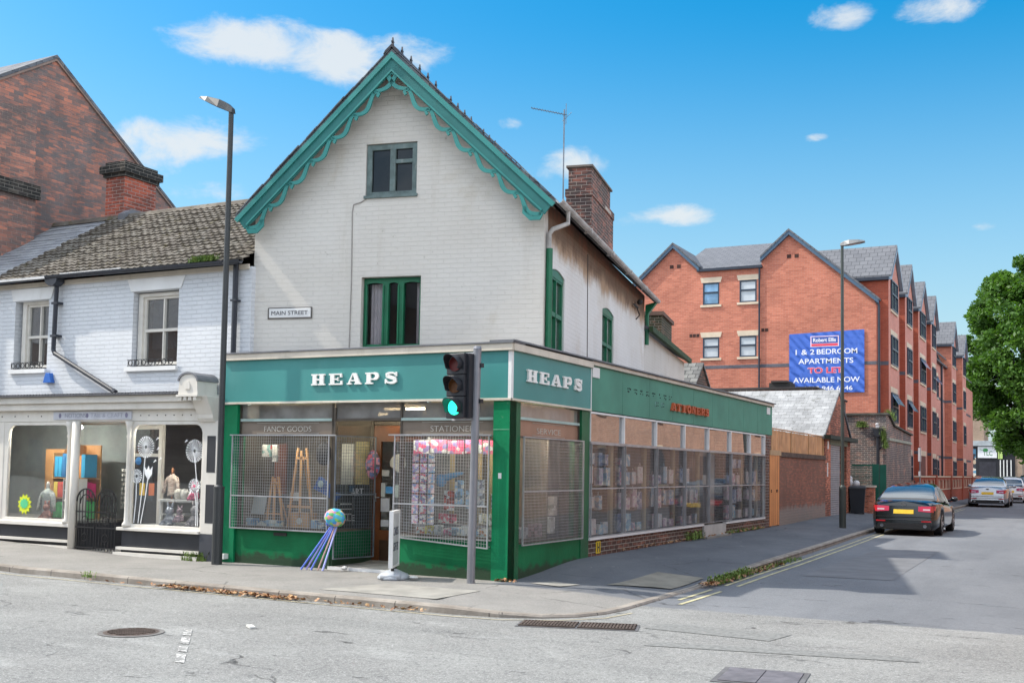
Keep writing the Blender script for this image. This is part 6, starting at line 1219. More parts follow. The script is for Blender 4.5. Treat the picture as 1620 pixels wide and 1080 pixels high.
w1_ = BLU.n('ShaderNodeTexWave'); w1_.inputs['Scale'].default_value = 1.1; w1_.inputs['Distortion'].default_value = 5; w1_.inputs['Detail'].default_value = 3; mpn = BLU.n('ShaderNodeMapping'); mpn.inputs['Rotation'].default_value = (0, .7, 0); BLU.l(BLU.tc(), mpn.inputs[0]); BLU.l(mpn.outputs[0], w1_.inputs['Vector']); BLU.bump(w1_.outputs['Fac'], .05, .7); BLUM = BLU.fin((.045, .13, .52), .45, 0, .5)
w = MB(AF); w.hexa([(-3.55, -.05, 5.0), (-.48, -.05, 4.95), (-.48, -.03, 4.95), (-3.55, -.03, 5.0), (-3.55, -.05, 7.45), (-.48, -.05, 7.54), (-.48, -.03, 7.54), (-3.55, -.03, 7.45)]); w.build('sheet', BLUM, bn)
BW = plain('banner_white', (.80, .82, .86)); BR = plain('banner_red', (.72, .05, .10)); PK = plain('banner_pale_pink', (.85, .62, .68))
def bt(t, u, z, wd, h, m=BW, off=.012, e=.004, d=-.0505): return text_mesh(t, AF, u, z, d, wd, h, m, bn, off=off, ext=e)
bt('1 & 2', -3.28, 6.56, .78, .22); bt('BEDROOM', -2.40, 6.56, 1.64, .22); bt('APARTMENTS', -3.16, 6.17, 2.24, .22); bt('TO LET', -2.78, 5.76, 1.45, .26, PK, .05, .003); bt('TO LET', -2.76, 5.775, 1.41, .23, BR, .02, .0075); bt('AVAILABLE NOW', -3.38, 5.38, 2.72, .22); bt('0115 946 6946', -2.95, 5.05, 2.0, .18)
w = MB(AF); w.box(-2.66, -1.50, -.054, -.0505, 6.88, 7.33); w.build('logo_panel', PK, bn); w = MB(AF); w.box(-2.62, -1.54, -.058, -.0545, 7.02, 7.30); w.build('logo_panel', plain('logo_blue', (.05, .10, .36)), bn); w = MB(AF); w.box(-2.62, -1.54, -.058, -.0545, 6.91, 7.0); w.build('logo_panel', BR, bn)
text_mesh('Robert Ellis', AF, -2.55, 7.08, -.0585, .93, .16, BW, bn, off=.02)
# low boundary wall with stone dressings
bw = thing('boundary_wall', 'low red brick boundary wall with pierced openings along the apartment pavement', 'wall', (.9, 55, 0)); BWF = Fr(.95, 0, 90)
w = MB(BWF); ops = []
u = 39.5
while u < 74:
    ops.append(rect(u, u+1.1, .95, 1.35)); u += 1.75
w.panel([(38.6, 0), (76, 0), (76, 1.5), (38.6, 1.5)], ops, 0, .22); w.build('wall', ABD, bw); w = MB(BWF); w.box(38.6, 76, -.04, .26, 1.501, 1.57); w.box(38.6, 76, -.02, -.001, .85, .90); w.build('coping', STN, bw)
w = MB(BWF)
for o_ in ops: w.box(o_[0][0]+.5, o_[0][0]+.6, .02, .2, .95, 1.35); w.box(o_[0][0]-.06, o_[0][0]-.0, -.015, -.001, .9, 1.4); w.box(o_[1][0], o_[1][0]+.06, -.015, -.001, .9, 1.4)
w.build('stone_dressing', STN, bw)
for u in (44.5, 52, 59, 66, 73): w = MB(BWF); w.box(u, u+.5, -.08, .3, 0, 1.62); w.build('pier', ABD, bw)

# ------------------------------------------------------------------ shops at the far end
fs_ = thing('far_shop', 'pale brick shop at the far end of the street with a white sign', 'shop', (-.5, 103, 0)); FF = Fr(0, 103, 0)
PB = brickmat('pale_far_brick', (.42, .30, .22), (.36, .25, .19), (.4, .36, .3)); w = MB(FF); w.box(-9, -.75, 0, 6, 4.9, 8.0); w.box(-9, 2.6, .05, 6, 0, 4.95); w.build('wall', PB, fs_); w = MB(FF); w.prism([(-9, 8.0), (-.6, 8.0), (-2.2, 9.4), (-9, 9.4)], -.2, 6); w.build('roof', paint('pale_brown_roof', (.40, .33, .26), .9, .1, 1), fs_)
w = MB(FF); w.box(-9, 2.0, -.3, .049, 4.55, 5.05); w.build('fascia', paint('pale_grey_fascia', (.38, .42, .45), .6), fs_); w = MB(FF); w.box(-9, 2.0, -.02, .049, 0, 4.549); w.build('shopfront', paint('black_shopfront', (.02, .02, .026), .5), fs_)
w = MB(FF); w.box(-1.32, .40, -.12, -.021, 3.38, 4.48); sg_ = w.build('sign_board', plain('white_sign', (.74, .75, .78)), fs_); text_mesh('TLC', FF, -.85, 3.6, -.121, .86, .46, plain('sage_letter', (.22, .33, .25)), sg_, off=.03)
w = MB(FF); w.ball((-.62, -.125, 4.15), .24, 12, sd=.05, sz=.65); w.strip([(-.62, 4.2), (-.9, 4.14), (-1.15, 4.2)], .05, -.126, -.121); w.build('leaf_motif', plain('leaf_green', (.05, .28, .08)), sg_)
w = MB(FF)
for k in range(30): w.box(-1.2, .3, -.06+.01*(k % 2), -.021, .3+k*.09, .36+k*.09)
w.build('shutter', paint('charcoal_shutter', (.05, .05, .065), .5), fs_)
w = MB(FF); w.box(.5, .62, -.14, -.021, 3.3, 4.5); w.box(.65, .9, -.14, -.021, 3.3, 4.4); w.build('side_sign', plain('lime_sign', (.45, .6, .2)), fs_)
for u in (.65, .95, 1.25, 1.6): w = MB(FF); w.box(u, u+.09, -.1, -.021, .2, 3.2); w.build('mullion', WHITE, fs_)
MUR = speckled('mural_paint', [(.03, .03, .04), (.45, .35, .25), (.05, .15, .25), (.60, .55, .48), (.03, .04, .05), (.10, .25, .38)], 2.2)
w = MB(FF); w.box(-2.6, -1.5, -.03, -.021, .6, 4.3); w.build('mural', MUR, fs_)
f2 = thing('far_terrace', 'cream far terrace partly hidden by the big tree', 'building', (6, 112, 0)); w = MB(Fr(0, 112, 0)); w.box(1.6, 16, 0, 8, 0, 7); w.build('wall', paint('cream_far_wall', (.48, .44, .38), .9, .15, .6), f2); w = MB(Fr(0, 112, 0)); w.prism([(-.3, 7), (4, 10), (8.3, 7)], 1.4, 16.2, axis='u'); w.build('roof', SLATE, f2)
for k in range(5):
    for z in (1.2, 4.2): w = MB(Fr(0, 112, 0)); w.box(2.2+k*2.6, 3.3+k*2.6, -.03, -.001, z, z+1.7); w.build('window', AGL, f2)

# ------------------------------------------------------------------ buildings across the streets (seen as reflections in the glass)
op = thing('opposite_building', 'orange brick building across the side street, outside the picture, mirrored in the shop windows', 'building', (9.6, 15, 0)); OPF = Fr(9.6, 0, -90)   # u = -y, outward = -x
OPB = brickmat('orange_opposite_brick', (.50, .29, .20), (.38, .21, .145), (.44, .38, .33), var=.25)
hl = []
for y in (1.2, 5.6, 10.2, 15, 20, 26, 33, 41, 50, 60, 70):
    for z in (1.0, 3.9): hl.append(rect(-y-1.3, -y, z, z+1.5))
w = MB(Fr(9.6, 0, 90)); w.box(-4.0, 82, -.3, 0, -.1, 6.4); w.build('wall', OPB, op)
for h in hl:
    (u0, z0), (u1, _), (_, z1), _ = h; w = MB(Fr(9.6, 0, 90)); w.box(-u1, -u0, .0005, .02, z0, z1); wo = w.build('window', AGL, op); w = MB(Fr(9.6, 0, 90)); w.box(-u1-.1, -u0+.1, .0, .08, z0-.12, z0-.001); w.box(-u1-.1, -u0+.1, .0, .05, z1+.001, z1+.2); w.build('sill', STN, wo)
ob2 = thing('opposite_terrace', 'dull brick terrace across the main road behind the viewpoint, outside the picture', 'building', (-6, -27, 0)); w = MB(Fr(0, -27, 0)); w.box(-70, 26, -6, 0, 0, 8.2); w.build('wall', brickmat('brown_terrace_brick', (.34, .17, .11), (.26, .13, .09), (.35, .3, .25)), ob2); w = MB(Fr(0, -27, 0)); w.prism([(-6.3, 8.2), (-3, 11.0), (.3, 8.2)], -70, 26, axis='u'); w.build('roof', SLATE, ob2)
for k in range(20):
    for z in (1.0, 4.6): w = MB(Fr(0, -27, 0)); w.box(-64+k*4.2, -62.6+k*4.2, .0005, .03, z, z+1.7); w.build('window', AGL, ob2)
# ------------------------------------------------------------------ tree
LEAFM = NM('tree_leaf'); lf = LEAFM.noise(.55, 4, .6); lf2 = LEAFM.noise(5, 2, .5); lc = LEAFM.mix(LEAFM.ramp(lf, .35, .65), (.026, .080, .009), (.068, .158, .018)); lc = LEAFM.mix(LEAFM.math('MULTIPLY', LEAFM.ramp(lf2, .5, .7), .5), lc, (.12, .24, .03)); LEAFM = LEAFM.fin(lc, .55, 0, .4)
tn = LEAFM.node_tree; b_ = [n for n in tn.nodes if n.type == 'BSDF_PRINCIPLED'][0]; b_.inputs['Subsurface Weight'].default_value = 0
trn = tn.nodes.new('ShaderNodeBsdfTranslucent'); trn.inputs[0].default_value = (.11, .25, .02, 1); mxs = tn.nodes.new('ShaderNodeMixShader'); mxs.inputs[0].default_value = .3; tn.links.new(b_.outputs[0], mxs.inputs[1]); tn.links.new(trn.outputs[0], mxs.inputs[2]); tn.links.new(mxs.outputs[0], [n for n in tn.nodes if n.type == 'OUTPUT_MATERIAL'][0].inputs[0])
BARK = paint('dark_bark', (.05, .04, .033), .9, .35, 3, bump=.02)
def tree(x, y, z0, H, R, cz, nleaf, label, seed=1, trunk_r=.42, nblob=60, leaf=.24):
    r = random.Random(seed); t = thing('broadleaf_tree', label, 'tree', (x, y, z0)); m = MB(); m.tube([(x, y, z0), (x+.1, y, z0+H*.2), (x-.1, y+.1, z0+H*.45), (x, y, z0+H*.75)], [trunk_r, trunk_r*.8, trunk_r*.55, trunk_r*.2], 10)
    blobs = []
    for i in range(nblob):
        while True:
            a, b, c = r.uniform(-1, 1), r.uniform(-1, 1), r.uniform(-1, 1)
            if a*a+b*b+c*c < 1: break
        k = (a*a+b*b+c*c)**.5; f = (k**.35)/(k+1e-6)*.86; a, b, c = a*f, b*f, c*f
        hz = (H-cz)/2; prof = 1-.25*max(0, c)**2 if c > 0 else 1-.35*c*c; blobs.append((x+a*R*prof, y+b*R*prof, z0+cz+hz+c*hz, r.uniform(.12, .22)*R))
    for bx, by, bz, br in blobs[::3]: zt = z0+max(H*.2, (bz-z0)*.55); m.tube([(x, y, zt), ((x+bx)/2, (y+by)/2, (zt+bz)/2+.3), (bx, by, bz)], [.14, .09, .03], 6)
    m.build('trunk', BARK, t); L = MB()
    for _ in range(nleaf):
        bx, by, bz, br = blobs[int(r.random()*len(blobs))]; th = r.random()*6.283; ph = math.acos(r.uniform(-1, 1)); q = br*(r.random()**.4)*1.05
        px_, py_, pz_ = bx+q*sin(ph)*cos(th), by+q*sin(ph)*sin(th), bz+q*cos(ph)*.75; s = leaf*(.5+r.random()); n = Vector((r.gauss(0, 1), r.gauss(0, 1), r.gauss(0, 1)+.8)).normalized(); a1 = n.orthogonal().normalized(); a2 = n.cross(a1); g_a = r.random()*6.28; e1 = a1*cos(g_a)+a2*sin(g_a); e2 = n.cross(e1); c = Vector((px_, py_, pz_))
        ids = []
        for p_ in (c+e1*s, c+e2*s*.55, c-e1*s, c-e2*s*.55): L.v.append(p_); ids.append(len(L.v)-1)
        L.face(ids)
    L.build('crown', LEAFM, t); return t
tree(4.3, 88, 0, 21.2, 6.8, 2.0, 100000, 'tall dense green street tree at the right edge beyond the parked cars', seed=5, nblob=230, leaf=.175)
# ------------------------------------------------------------------ street lamps, traffic light, signs
LG = paint('dark_grey_lamp_paint', (.050, .054, .056), .45, .12, 3, metal=.3); LGN = paint('dark_green_grey_lamp_paint', (.055, .065, .06), .45, .12, 3, metal=.3); LGL = paint('lamp_head_grey', (.16, .165, .17), .4, .1, 3, metal=.3); LENS = paint('lamp_lens', (.42, .43, .42), .25)
def lamp(x, y, z, H, ang, label, mat, door_z=1.22, arm=.55, rise=.33, r0=.085, r1=.05):
    t = thing('street_lamp', label, 'street lamp', (x, y, z), 'tall street lamps'); L = Fr(x, y, ang, z); m = MB(L)
    m.tube([(0, 0, -.05), (0, 0, door_z), ], r0, 14); m.tube([(0, 0, door_z), (0, 0, door_z+.06)], [r0, .052], 14); m.build('base', mat, t)
    m = MB(L); m.tube([(0, 0, door_z+.06), (0, 0, H)], [.052, .042], 12); m.build('column', mat, t); m = MB(L); m.tube([(0, 0, door_z+.0), (0, 0, door_z+.03)], .09, 14); m.build('collar', mat, t)
    m = MB(L); m.tube([(0, 0, H-.12), (0, 0, H+.02), (.04, 0, H+.07)], .035, 10)
    P = lambda s, w_, b, tp: [(s, -w_, rise*s/arm+b), (s, w_, rise*s/arm+b), (s, w_*.6, rise*s/arm+tp), (s, -w_*.6, rise*s/arm+tp)]
    prev = None
    for s, w_, b, tp in ((-.05, .05, H-.02, H+.06), (.06, .07, H-.03, H+.10), (.20, .12, H-.03, H+.11), (.45, .14, H-.025, H+.07), (arm, .10, H-.02, H+.02)):
        cur = [m.pt(*p) for p in P(s, w_, b, tp)]
        if prev:
            for k in range(4): m.face((prev[k], prev[(k+1) % 4], cur[(k+1) % 4], cur[k]))
        else: m.face(cur[::-1])
        prev = cur
    m.face(prev); hd = m.build('lamp_head', mat if ang else LGL, t, bevel=.006); m = MB(L); q = [(s, w_, rise*s/arm+b) for s, w_, b in ((.2, -.10, H-.036), (.2, .10, H-.036), (.5, .09, H-.03), (.5, -.09, H-.03))]; m.poly(q); m.build('lens', LENS, hd); return t
lamp(-4.99, -.40, 0.0, 7.32, 180, 'tall dark grey street lamp standing in front of the white and green shopfronts', LG, door_z=1.2, arm=.62, rise=.30)
lamp(1.36, 17.8, .12, 7.95, 0, 'tall green grey street lamp on the side street pavement before the apartments', LGN, door_z=1.1, arm=.62, rise=.06, r0=.095)
tl = thing('traffic_light', 'galvanised traffic signal pole showing a green light at the shop corner', 'traffic light', (-.32, -.49, 0)); L = Fr(-.32, -.49, 0); GAL = paint('galvanised_pole', (.24, .245, .27), .45, .1, 4, metal=.5)
m = MB(L); m.tube([(0, 0, -.1), (.04, 0, 3.26)], .057, 14); m.tube([(.04, 0, 3.26), (.04, 0, 3.30)], [.062, .05], 14); m.build('pole', GAL, tl)
HD = Fr(-.52, -.60, -9); m = MB(HD); m.box(-.20, .235, .12, .135, 2.26, 3.215); m.build('backing_board', paint('white_edged_backing', (.46, .47, .50), .5), tl)
BK = paint('black_signal_plastic', (.022, .024, .03), .45); m = MB(HD); 
for k in range(3): m.box(-.165, .155, -.06, .12, 2.285+k*.305, 2.585+k*.305)
hs_ = m.build('signal_housing', BK, tl, bevel=.012)
m = MB(HD); m.box(.155, .20, .0, .12, 2.29, 3.19); m.box(.0, .3, .135, .2, 2.5, 2.56); m.box(.0, .3, .135, .2, 3.0, 3.06); m.build('bracket', BK, tl)
for k, (c, e) in enumerate((((.0, .75, .42), 1.6), ((.11, .04, .01), 0), ((.12, .015, .015), 0))):
    z = 2.435+k*.305; m = MB(Fr(*HD.p(-.005, -.065, 0).xy, -9)); nn = 20; m.fr = Fr(*HD.p(-.005, -.065, 0).xy, -9)
    ring = [(.105*cos(2*pi*i/nn), .105*sin(2*pi*i/nn)) for i in range(nn)]; m.prism([(a, z+b) for a, b in ring], -.012, .004)
    m.build('lens', emit('green_signal', (.02, .80, .50), 1.3) if e else plain('unlit_lens', c, .25, spec=.6), hs_)
    v = MB(m.fr); n2 = 16
    for i in range(n2):   # cowl: open below
        a0, a1 = -pi*.20+pi*1.4*i/n2, -pi*.20+pi*1.4*(i+1)/n2; l0 = .19*(.45+.55*sin(max(0, min(pi, a0)))); l1 = .19*(.45+.55*sin(max(0, min(pi, a1))))
        R, q = .125, .118; v.hexa([(R*cos(a0), -l0, z+R*sin(a0)), (q*cos(a0), -l0, z+q*sin(a0)), (q*cos(a0), .0, z+q*sin(a0)), (R*cos(a0), .0, z+R*sin(a0)), (R*cos(a1), -l1, z+R*sin(a1)), (q*cos(a1), -l1, z+q*sin(a1)), (q*cos(a1), .0, z+q*sin(a1)), (R*cos(a1), .0, z+R*sin(a1))])
    v.build('cowl', BK, hs_)
# pavement sign on a water filled base
ps = thing('pavement_sign', 'grey pavement sign turned edge on, on a moulded blue grey base by the shop door', 'sign', (-1.52, -.60, 0)); PF = Fr(-1.52, -.60, 113); PG = paint('blue_grey_plastic', (.36, .39, .43), .5, .1, 3)
m = MB(PF); pr_ = None
m.lathe([(.30, .0), (.31, .03), (.26, .07), (.14, .11), (.05, .14), (.0005, .145)], (0, 0, 0.0), 16, sx=1.0, sy=.75); m.tube([(-.24, -.14, .05), (-.24, .14, .05)], .045, 10); m.build('base', PG, ps, smooth=True)
m = MB(PF); m.tube([(-.1, 0, .12), (-.1, 0, .2)], .025, 8); m.tube([(.1, 0, .12), (.1, 0, .2)], .025, 8); m.build('spring', DARK, ps)
m = MB(PF); m.box(-.28, .28, -.03, .03, .17, .20); m.box(-.28, .28, -.03, .03, .93, .97); m.box(-.28, -.25, -.03, .03, .20, .93); m.box(.25, .28, -.03, .03, .20, .93); m.build('frame', WHITE, ps); m = MB(PF); m.box(-.25, .25, -.018, .018, .2, .93); pb_ = m.build('panel', paint('grey_lettered_panel', (.50, .52, .54), .5), ps)
FD = Fr(PF.o.x, PF.o.y, 113-180); text_mesh('OPEN', FD, -.2, .70, -.019, .4, .13, paint('sign_grey_letter', (.12, .13, .16), .6), pb_); text_mesh('CARDS', PF, -.2, .62, -.019, .4, .12, paint('sign_grey_letter', (.12, .13, .16), .6), pb_); text_mesh('GIFTS', PF, -.2, .40, -.019, .4, .12, paint('sign_grey_letter', (.12, .13, .16), .6), pb_)
# bundle of coloured hooped sticks with a multicoloured ball top leaning on the shopfront
cb = thing('dancing_ribbons', 'bundle of blue and lilac sticks under a multicoloured ball leaning on the green shopfront', 'toy bundle', (-3.05, -.25, .02)); r = random.Random(9)
CL = [(.10, .18, .62), (.42, .36, .75), (.14, .45, .30), (.10, .16, .60), (.55, .35, .30), (.12, .20, .66), (.40, .42, .80)]
for i, c in enumerate(CL): a = -3.34+i*.062+(.03 if i > 3 else 0); m = MB(); m.tube([(a, -.38+.05*(i % 3), .015), (-2.95+.012*i, -.09, .74)], .014, 6); m.build('stick', plain('bright_plastic', c, .35), cb)
BALLM = speckled('patchwork_ball', [(.05, .40, .62), (.30, .55, .12), (.70, .30, .30), (.08, .30, .70), (.52, .20, .36), (.10, .42, .14), (.10, .45, .60), (.60, .45, .20)], 15, .85)
m = MB(); r = random.Random(3)
for i in range(9):   # one lumpy ball of bunched ribbon
    th = i*2.4; ph = math.acos(1-2*(i+.5)/9); m.ball((-2.91+.05*sin(ph)*cos(th), -.13+.04*sin(ph)*sin(th), .81+.035*cos(ph)), .115+.012*(i % 3), 12, sz=.88)
m.build('ribbon_ball', BALLM, cb, smooth=True)
for i in range(5): m = MB(); m.ball((-2.99+.045*i, -.20, .72+.02*(i % 2)), .035, 8, sz=1.2); m.build('tuft', plain('bright_fabric', CL[i], .8), cb, smooth=True)
m = MB(Fr(-1.17, -.62, 0, .015)); m.ball((0, 0, .025), .05, 8, sz=.5, su=1.5); tag(m.build('paper_scrap', plain('paper_white', (.6, .6, .58)), None), 'crumpled white paper scrap beside the pavement sign base', 'litter')
m = MB(Fr(-2.72, -.12, 0, .03)); m.ball((0, 0, .02), .05, 8, sz=.7); tag(m.build('paper_scrap', plain('paper_white', (.6, .6, .58)), None), 'small white paper scrap on the shop step by the ribbon sticks', 'litter')
m = MB(); m.box(-5.2, -5.1, -.12, .0, .06, .14); tag(m.build('waste_pipe_end', WHITE, None), 'short white pipe end at the foot of the green pilaster by the lamp post', 'pipe end')
# ------------------------------------------------------------------ goods in the corner shop windows
easW = paint('beech_easel', (.66, .38, .18), .55, .12, 4)
def easel(u, d, z, h, w_, label, tripod=False):
    t = thing('easel', label, 'easel', tuple(FR.p(u, d, z))); L = Fr(u, d, 0, z)
    for sg in (-1, 1): m = MB(L); m.strip([(sg*w_/2, 0), (sg*w_*.16, h)], .035, -.012, .012); m.build('leg', easW, t)
    m = MB(L); m.box(-.022, .022, -.03, -.012, .12*h, h*.97); m.build('mast', easW, t); m = MB(L); m.box(-w_*.46, w_*.46, -.05, -.031, .27*h, .30*h); m.box(-w_*.2, w_*.2, -.03, -.0125, h*.86, h*.89); m.build('ledge', easW, t)
    m = MB(L); m.tube([(0, .02, h*.9), (0, .38, .02)], .014, 6); m.build('back_leg', easW, t)
    if not tripod: m = MB(L); m.box(-w_*.36, w_*.36, -.03, .2, .0, .21*h); m.build('storage_box', easW, t); m = MB(L); m.fr = L; m.prism([(.055*cos(k*.5), .11*h+.055*sin(k*.5)) for k in range(13)], -.035, -.0305); m.build('round_label', WHITE, t)
    return t
easel(-3.98, .40, .55, 1.32, .52, 'large beech studio easel with storage box in the left shop window'); easel(-4.55, .45, .55, .85, .36, 'small light wood table easel left of the large easel', True)
def goods(name, cat, label, fr, items, mat, group=None):
    for (u, d, z, w_, h, t_) in items:
        m = MB(fr); m.box(u, u+w_, d, d+t_, z, z+h); o = m.build(name, mat(items.index((u, d, z, w_, h, t_))) if callable(mat) else mat, None); tag(o, label, cat, group)
PBX = speckled('pale_blue_box_print', [(.34, .55, .80), (.50, .68, .82), (.78, .82, .82), (.16, .32, .60)], 9)
goods('paint_box', 'box', 'pale blue boxed art set in the row along the floor of the left shop window', FR, [(-4.93, .2, .55, .19, .17, .1), (-4.72, .2, .55, .17, .13, .1), (-4.53, .2, .55, .17, .15, .1), (-4.34, .2, .55, .10, .14, .1), (-3.62, .2, .55, .12, .18, .1), (-3.48, .2, .55, .12, .14, .1), (-3.34, .2, .55, .13, .16, .1)], PBX, 'pale blue art boxes in the left shop window')
GC = plain('grey_blue_card', (.42, .48, .58)); m = MB(FR); m.hexa([(-4.92, .3, .78), (-4.66, .3, .78), (-4.66, .32, .78), (-4.92, .32, .78), (-4.95, .4, 1.06), (-4.69, .4, 1.06), (-4.69, .42, 1.06), (-4.95, .42, 1.06)]); tag(m.build('sketch_pad', GC, None), 'grey blue sketch pad propped up at the left end of the left shop window', 'sketch pad')
m = MB(FR); m.box(-4.52, -4.30, .8, .83, 1.00, 1.14); tag(m.build('canvas_board', plain('white_canvas', (.5, .5, .5)), None), 'pale canvas board behind the small easel', 'canvas')
bp_ = thing('backpack', 'dark blue and black satchel hanging right of the large easel', 'bag', tuple(FR.p(-3.55, .4, 1.7))); m = MB(Fr(-3.55, .4, 0, 1.78)); m.ball((0, 0, 0), .15, 12, sz=1.25, sd=.5); m.build('body', plain('black_fabric', (.02, .022, .03), .8), bp_, smooth=True); m = MB(Fr(-3.52, .4, 0, 0)); m.strip([(-.14, 1.32), (.05, 1.22), (.28, 1.08)], [.22, .17, .13], -.04, .04); m.build('strap_bag', plain('blue_pattern', (.05, .13, .42), .7), bp_); m = MB(Fr(-3.52, .35, 0, 0)); m.ball((-.04, 0, 1.30), .06, 8, sd=.3); m.build('badge', plain('pale_badge', (.45, .6, .7)), bp_)
m = MB(FR); m.box(-4.72, -4.55, .3, .36, 1.72, 1.92); tag(m.build('boxed_toy', speckled('red_white_print', [(.7, .7, .7), (.6, .05, .06), (.7, .7, .7), (.2, .4, .4)], 14), None), 'red and white boxed toy hanging high in the left shop window', 'toy')
m = MB(FR); m.box(-4.52, -4.42, .3, .34, 1.64, 1.92); tag(m.build('boxed_toy', speckled('grey_white_print', [(.6, .6, .6), (.3, .32, .34), (.7, .7, .7)], 18), None), 'narrow white packet hanging beside the red and white boxed toy', 'toy')
m = MB(FR); m.box(-4.95, -4.72, .9, .95, 1.1, 1.95); tag(m.build('display_board', plain('brown_cork', (.22, .09, .06)), None), 'brown display board standing behind the left shop window', 'board')
m = MB(FR); m.box(-3.5, -3.22, 1.2, 1.24, .6, 2.0); tag(m.build('yellow_screen', plain('pale_yellow_board', (.42, .38, .22)), None), 'pale yellow screen at the right of the left shop window', 'screen')
bbd = thing('chalkboard', 'black chalkboard with white lettering behind the folded grille of the entrance', 'chalkboard', tuple(FR.p(-3.3, .5, .6))); CBF = Fr(-3.28, .35, 62); m = MB(CBF); m.box(-.02, .62, 0, .02, .60, 1.30); m.build('board', plain('chalkboard_black', (.03, .032, .035)), bbd)
chk = plain('chalk_white', (.6, .6, .62)); text_mesh('ART', CBF, .28, 1.12, -.002, .22, .12, chk, bbd); text_mesh('SALE', CBF, .06, .72, -.002, .30, .1, chk, bbd); m = MB(CBF)
for z in (.98, .90, .82): m.box(.1, .3, -.004, -.0005, z, z+.02)
m.build('chalk_lines', chk, bbd)
m = MB(FR); m.box(-3.45, -3.22, .75, .78, 1.25, 1.95); tag(m.build('paper_roll', plain('white_paper_sheet', (.55, .56, .55)), None), 'tall white paper sheet beside the chalkboard', 'paper')
bg_ = thing('umbrella', 'pink patterned bag hanging behind the folded grille', 'bag', tuple(FR.p(-3.25, 1.0, 1.7))); m = MB(Fr(-2.98, .95, 0, 1.62)); m.ball((0, 0, 0), .14, 12, sz=1.7, sd=.5); m.build('body', speckled('pink_floral_print', [(.6, .12, .2), (.2, .25, .5), (.65, .3, .4), (.12, .1, .15)], 16), bg_, smooth=True)
bg_.name = 'hanging_bag'
# right window: card racks, pink packs, boxes
PKP = speckled('pink_pack_print', [(.80, .12, .28), (.75, .80, .82), (.32, .28, .62), (.82, .22, .36)], 15)
goods('party_pack', 'party pack', 'pink party pack hung along the top of the right hand shop window', FR, [(-1.76+i*.30, .24, 1.80+.01*(i % 2), .27, .20, .02) for i in range(5)], PKP, 'pink packs hung along the top of the right window')
inks = [[(.42, .30, .62), (.75, .70, .80), (.22, .30, .62), (.80, .36, .45)], [(.45, .36, .68), (.80, .80, .82), (.65, .15, .22), (.16, .18, .36)], [(.22, .42, .70), (.75, .80, .82), (.70, .55, .60), (.4, .4, .62)]]
for c in range(3):
    mt = speckled('card_print_%s' % 'abc'[c], inks[c], 22); 
    goods('greeting_card', 'card', ('left', 'middle', 'right')[c]+' column greeting card on the rack at the left of the right hand shop window', FR, [(-1.80+c*.14, .28, .74+j*.155, .115, .135, .006) for j in range(7)], mt, 'greeting cards on the left rack, %s column' % ('left', 'middle', 'right')[c])
cols_ = [(.60, .18, .12), (.62, .55, .12), (.55, .62, .68), (.62, .20, .35), (.30, .45, .62), (.60, .60, .58), (.20, .35, .60), (.62, .28, .12), (.55, .56, .50)]
nms = ['red', 'yellow', 'pale blue', 'pink', 'blue and white', 'off white', 'deep blue', 'orange', 'cream']
for i, c in enumerate(cols_): m = MB(FR); m.box(-1.66+i*.155, -1.53+i*.155, .2, .27, .545, .70+.02*(i % 3)); tag(m.build('craft_box', speckled('craft_print_'+nms[i].replace(' ', '_'), [dk(c, 1.25), (.80, .80, .80), dk(c, .6), (.65, .72, .8)], 18), None), nms[i]+' craft box in the front row of the right hand shop window', 'box')
for (u, z, w_, h, c, lb) in ((-1.36, .95, .16, .30, (.45, .10, .08), 'red patterned book standing in the middle of the right hand shop window'), (-1.17, 1.05, .13, .36, (.25, .42, .62), 'light blue book standing right of the red patterned one'), (-.98, .98, .17, .28, (.30, .45, .62), 'blue card pack above the boxes near the signal pole'), (-.80, 1.02, .12, .40, (.45, .50, .60), 'grey blue roll pack behind the signal pole'), (-.55, 1.0, .2, .22, (.45, .48, .52), 'pale grey pack at the right end of the right hand shop window'), (-1.45, .76, .3, .14, (.50, .12, .18), 'red and blue flat pack on the lower shelf of the right hand window'), (-.75, .76, .35, .16, (.45, .45, .35), 'buff flat pack on the lower shelf of the right hand window')):
    m = MB(FR); m.box(u, u+w_, .5, .54, z, z+h); tag(m.build('craft_pack', speckled('pack_'+str(int(-u*100)), [dk(c, 1.4), dk(c, .6), (.75, .78, .8), dk(c, 1.3)], 16), None), lb, 'pack')
kt = MB(FR); kt.ball((-1.36, .4, 1.40), .10, 10, sd=.3); kt.strip([(-1.36, 1.42), (-1.15, 1.48), (-.98, 1.52)], [.12, .08, .03], .38, .42); tag(kt.build('fish_kite', plain('blue_kite', (.15, .35, .62)), None, smooth=True), 'blue fish kite hanging in the middle of the right hand shop window', 'kite')
for i, (u, w_) in enumerate(((-1.52, .09), (-1.0, .06), (-.84, .1), (-.45, .06))): m = MB(FR); m.box(u, u+w_, .9, .93, .55, 2.0); tag(m.build('timber_slat', plain('buff_timber', (.42, .34, .20)), None), ('broad buff post at the left of', 'thin buff post in the middle of', 'broad buff post right of the middle of', 'thin buff post at the right end of')[i]+' the right hand shop window', 'post')
m = MB(FR); m.box(-1.9, -.28, .56, .9, .54, .74); tag(m.build('display_step', plain('grey_display_step', (.25, .25, .27)), None), 'low grey display step in the right hand shop window', 'display step')
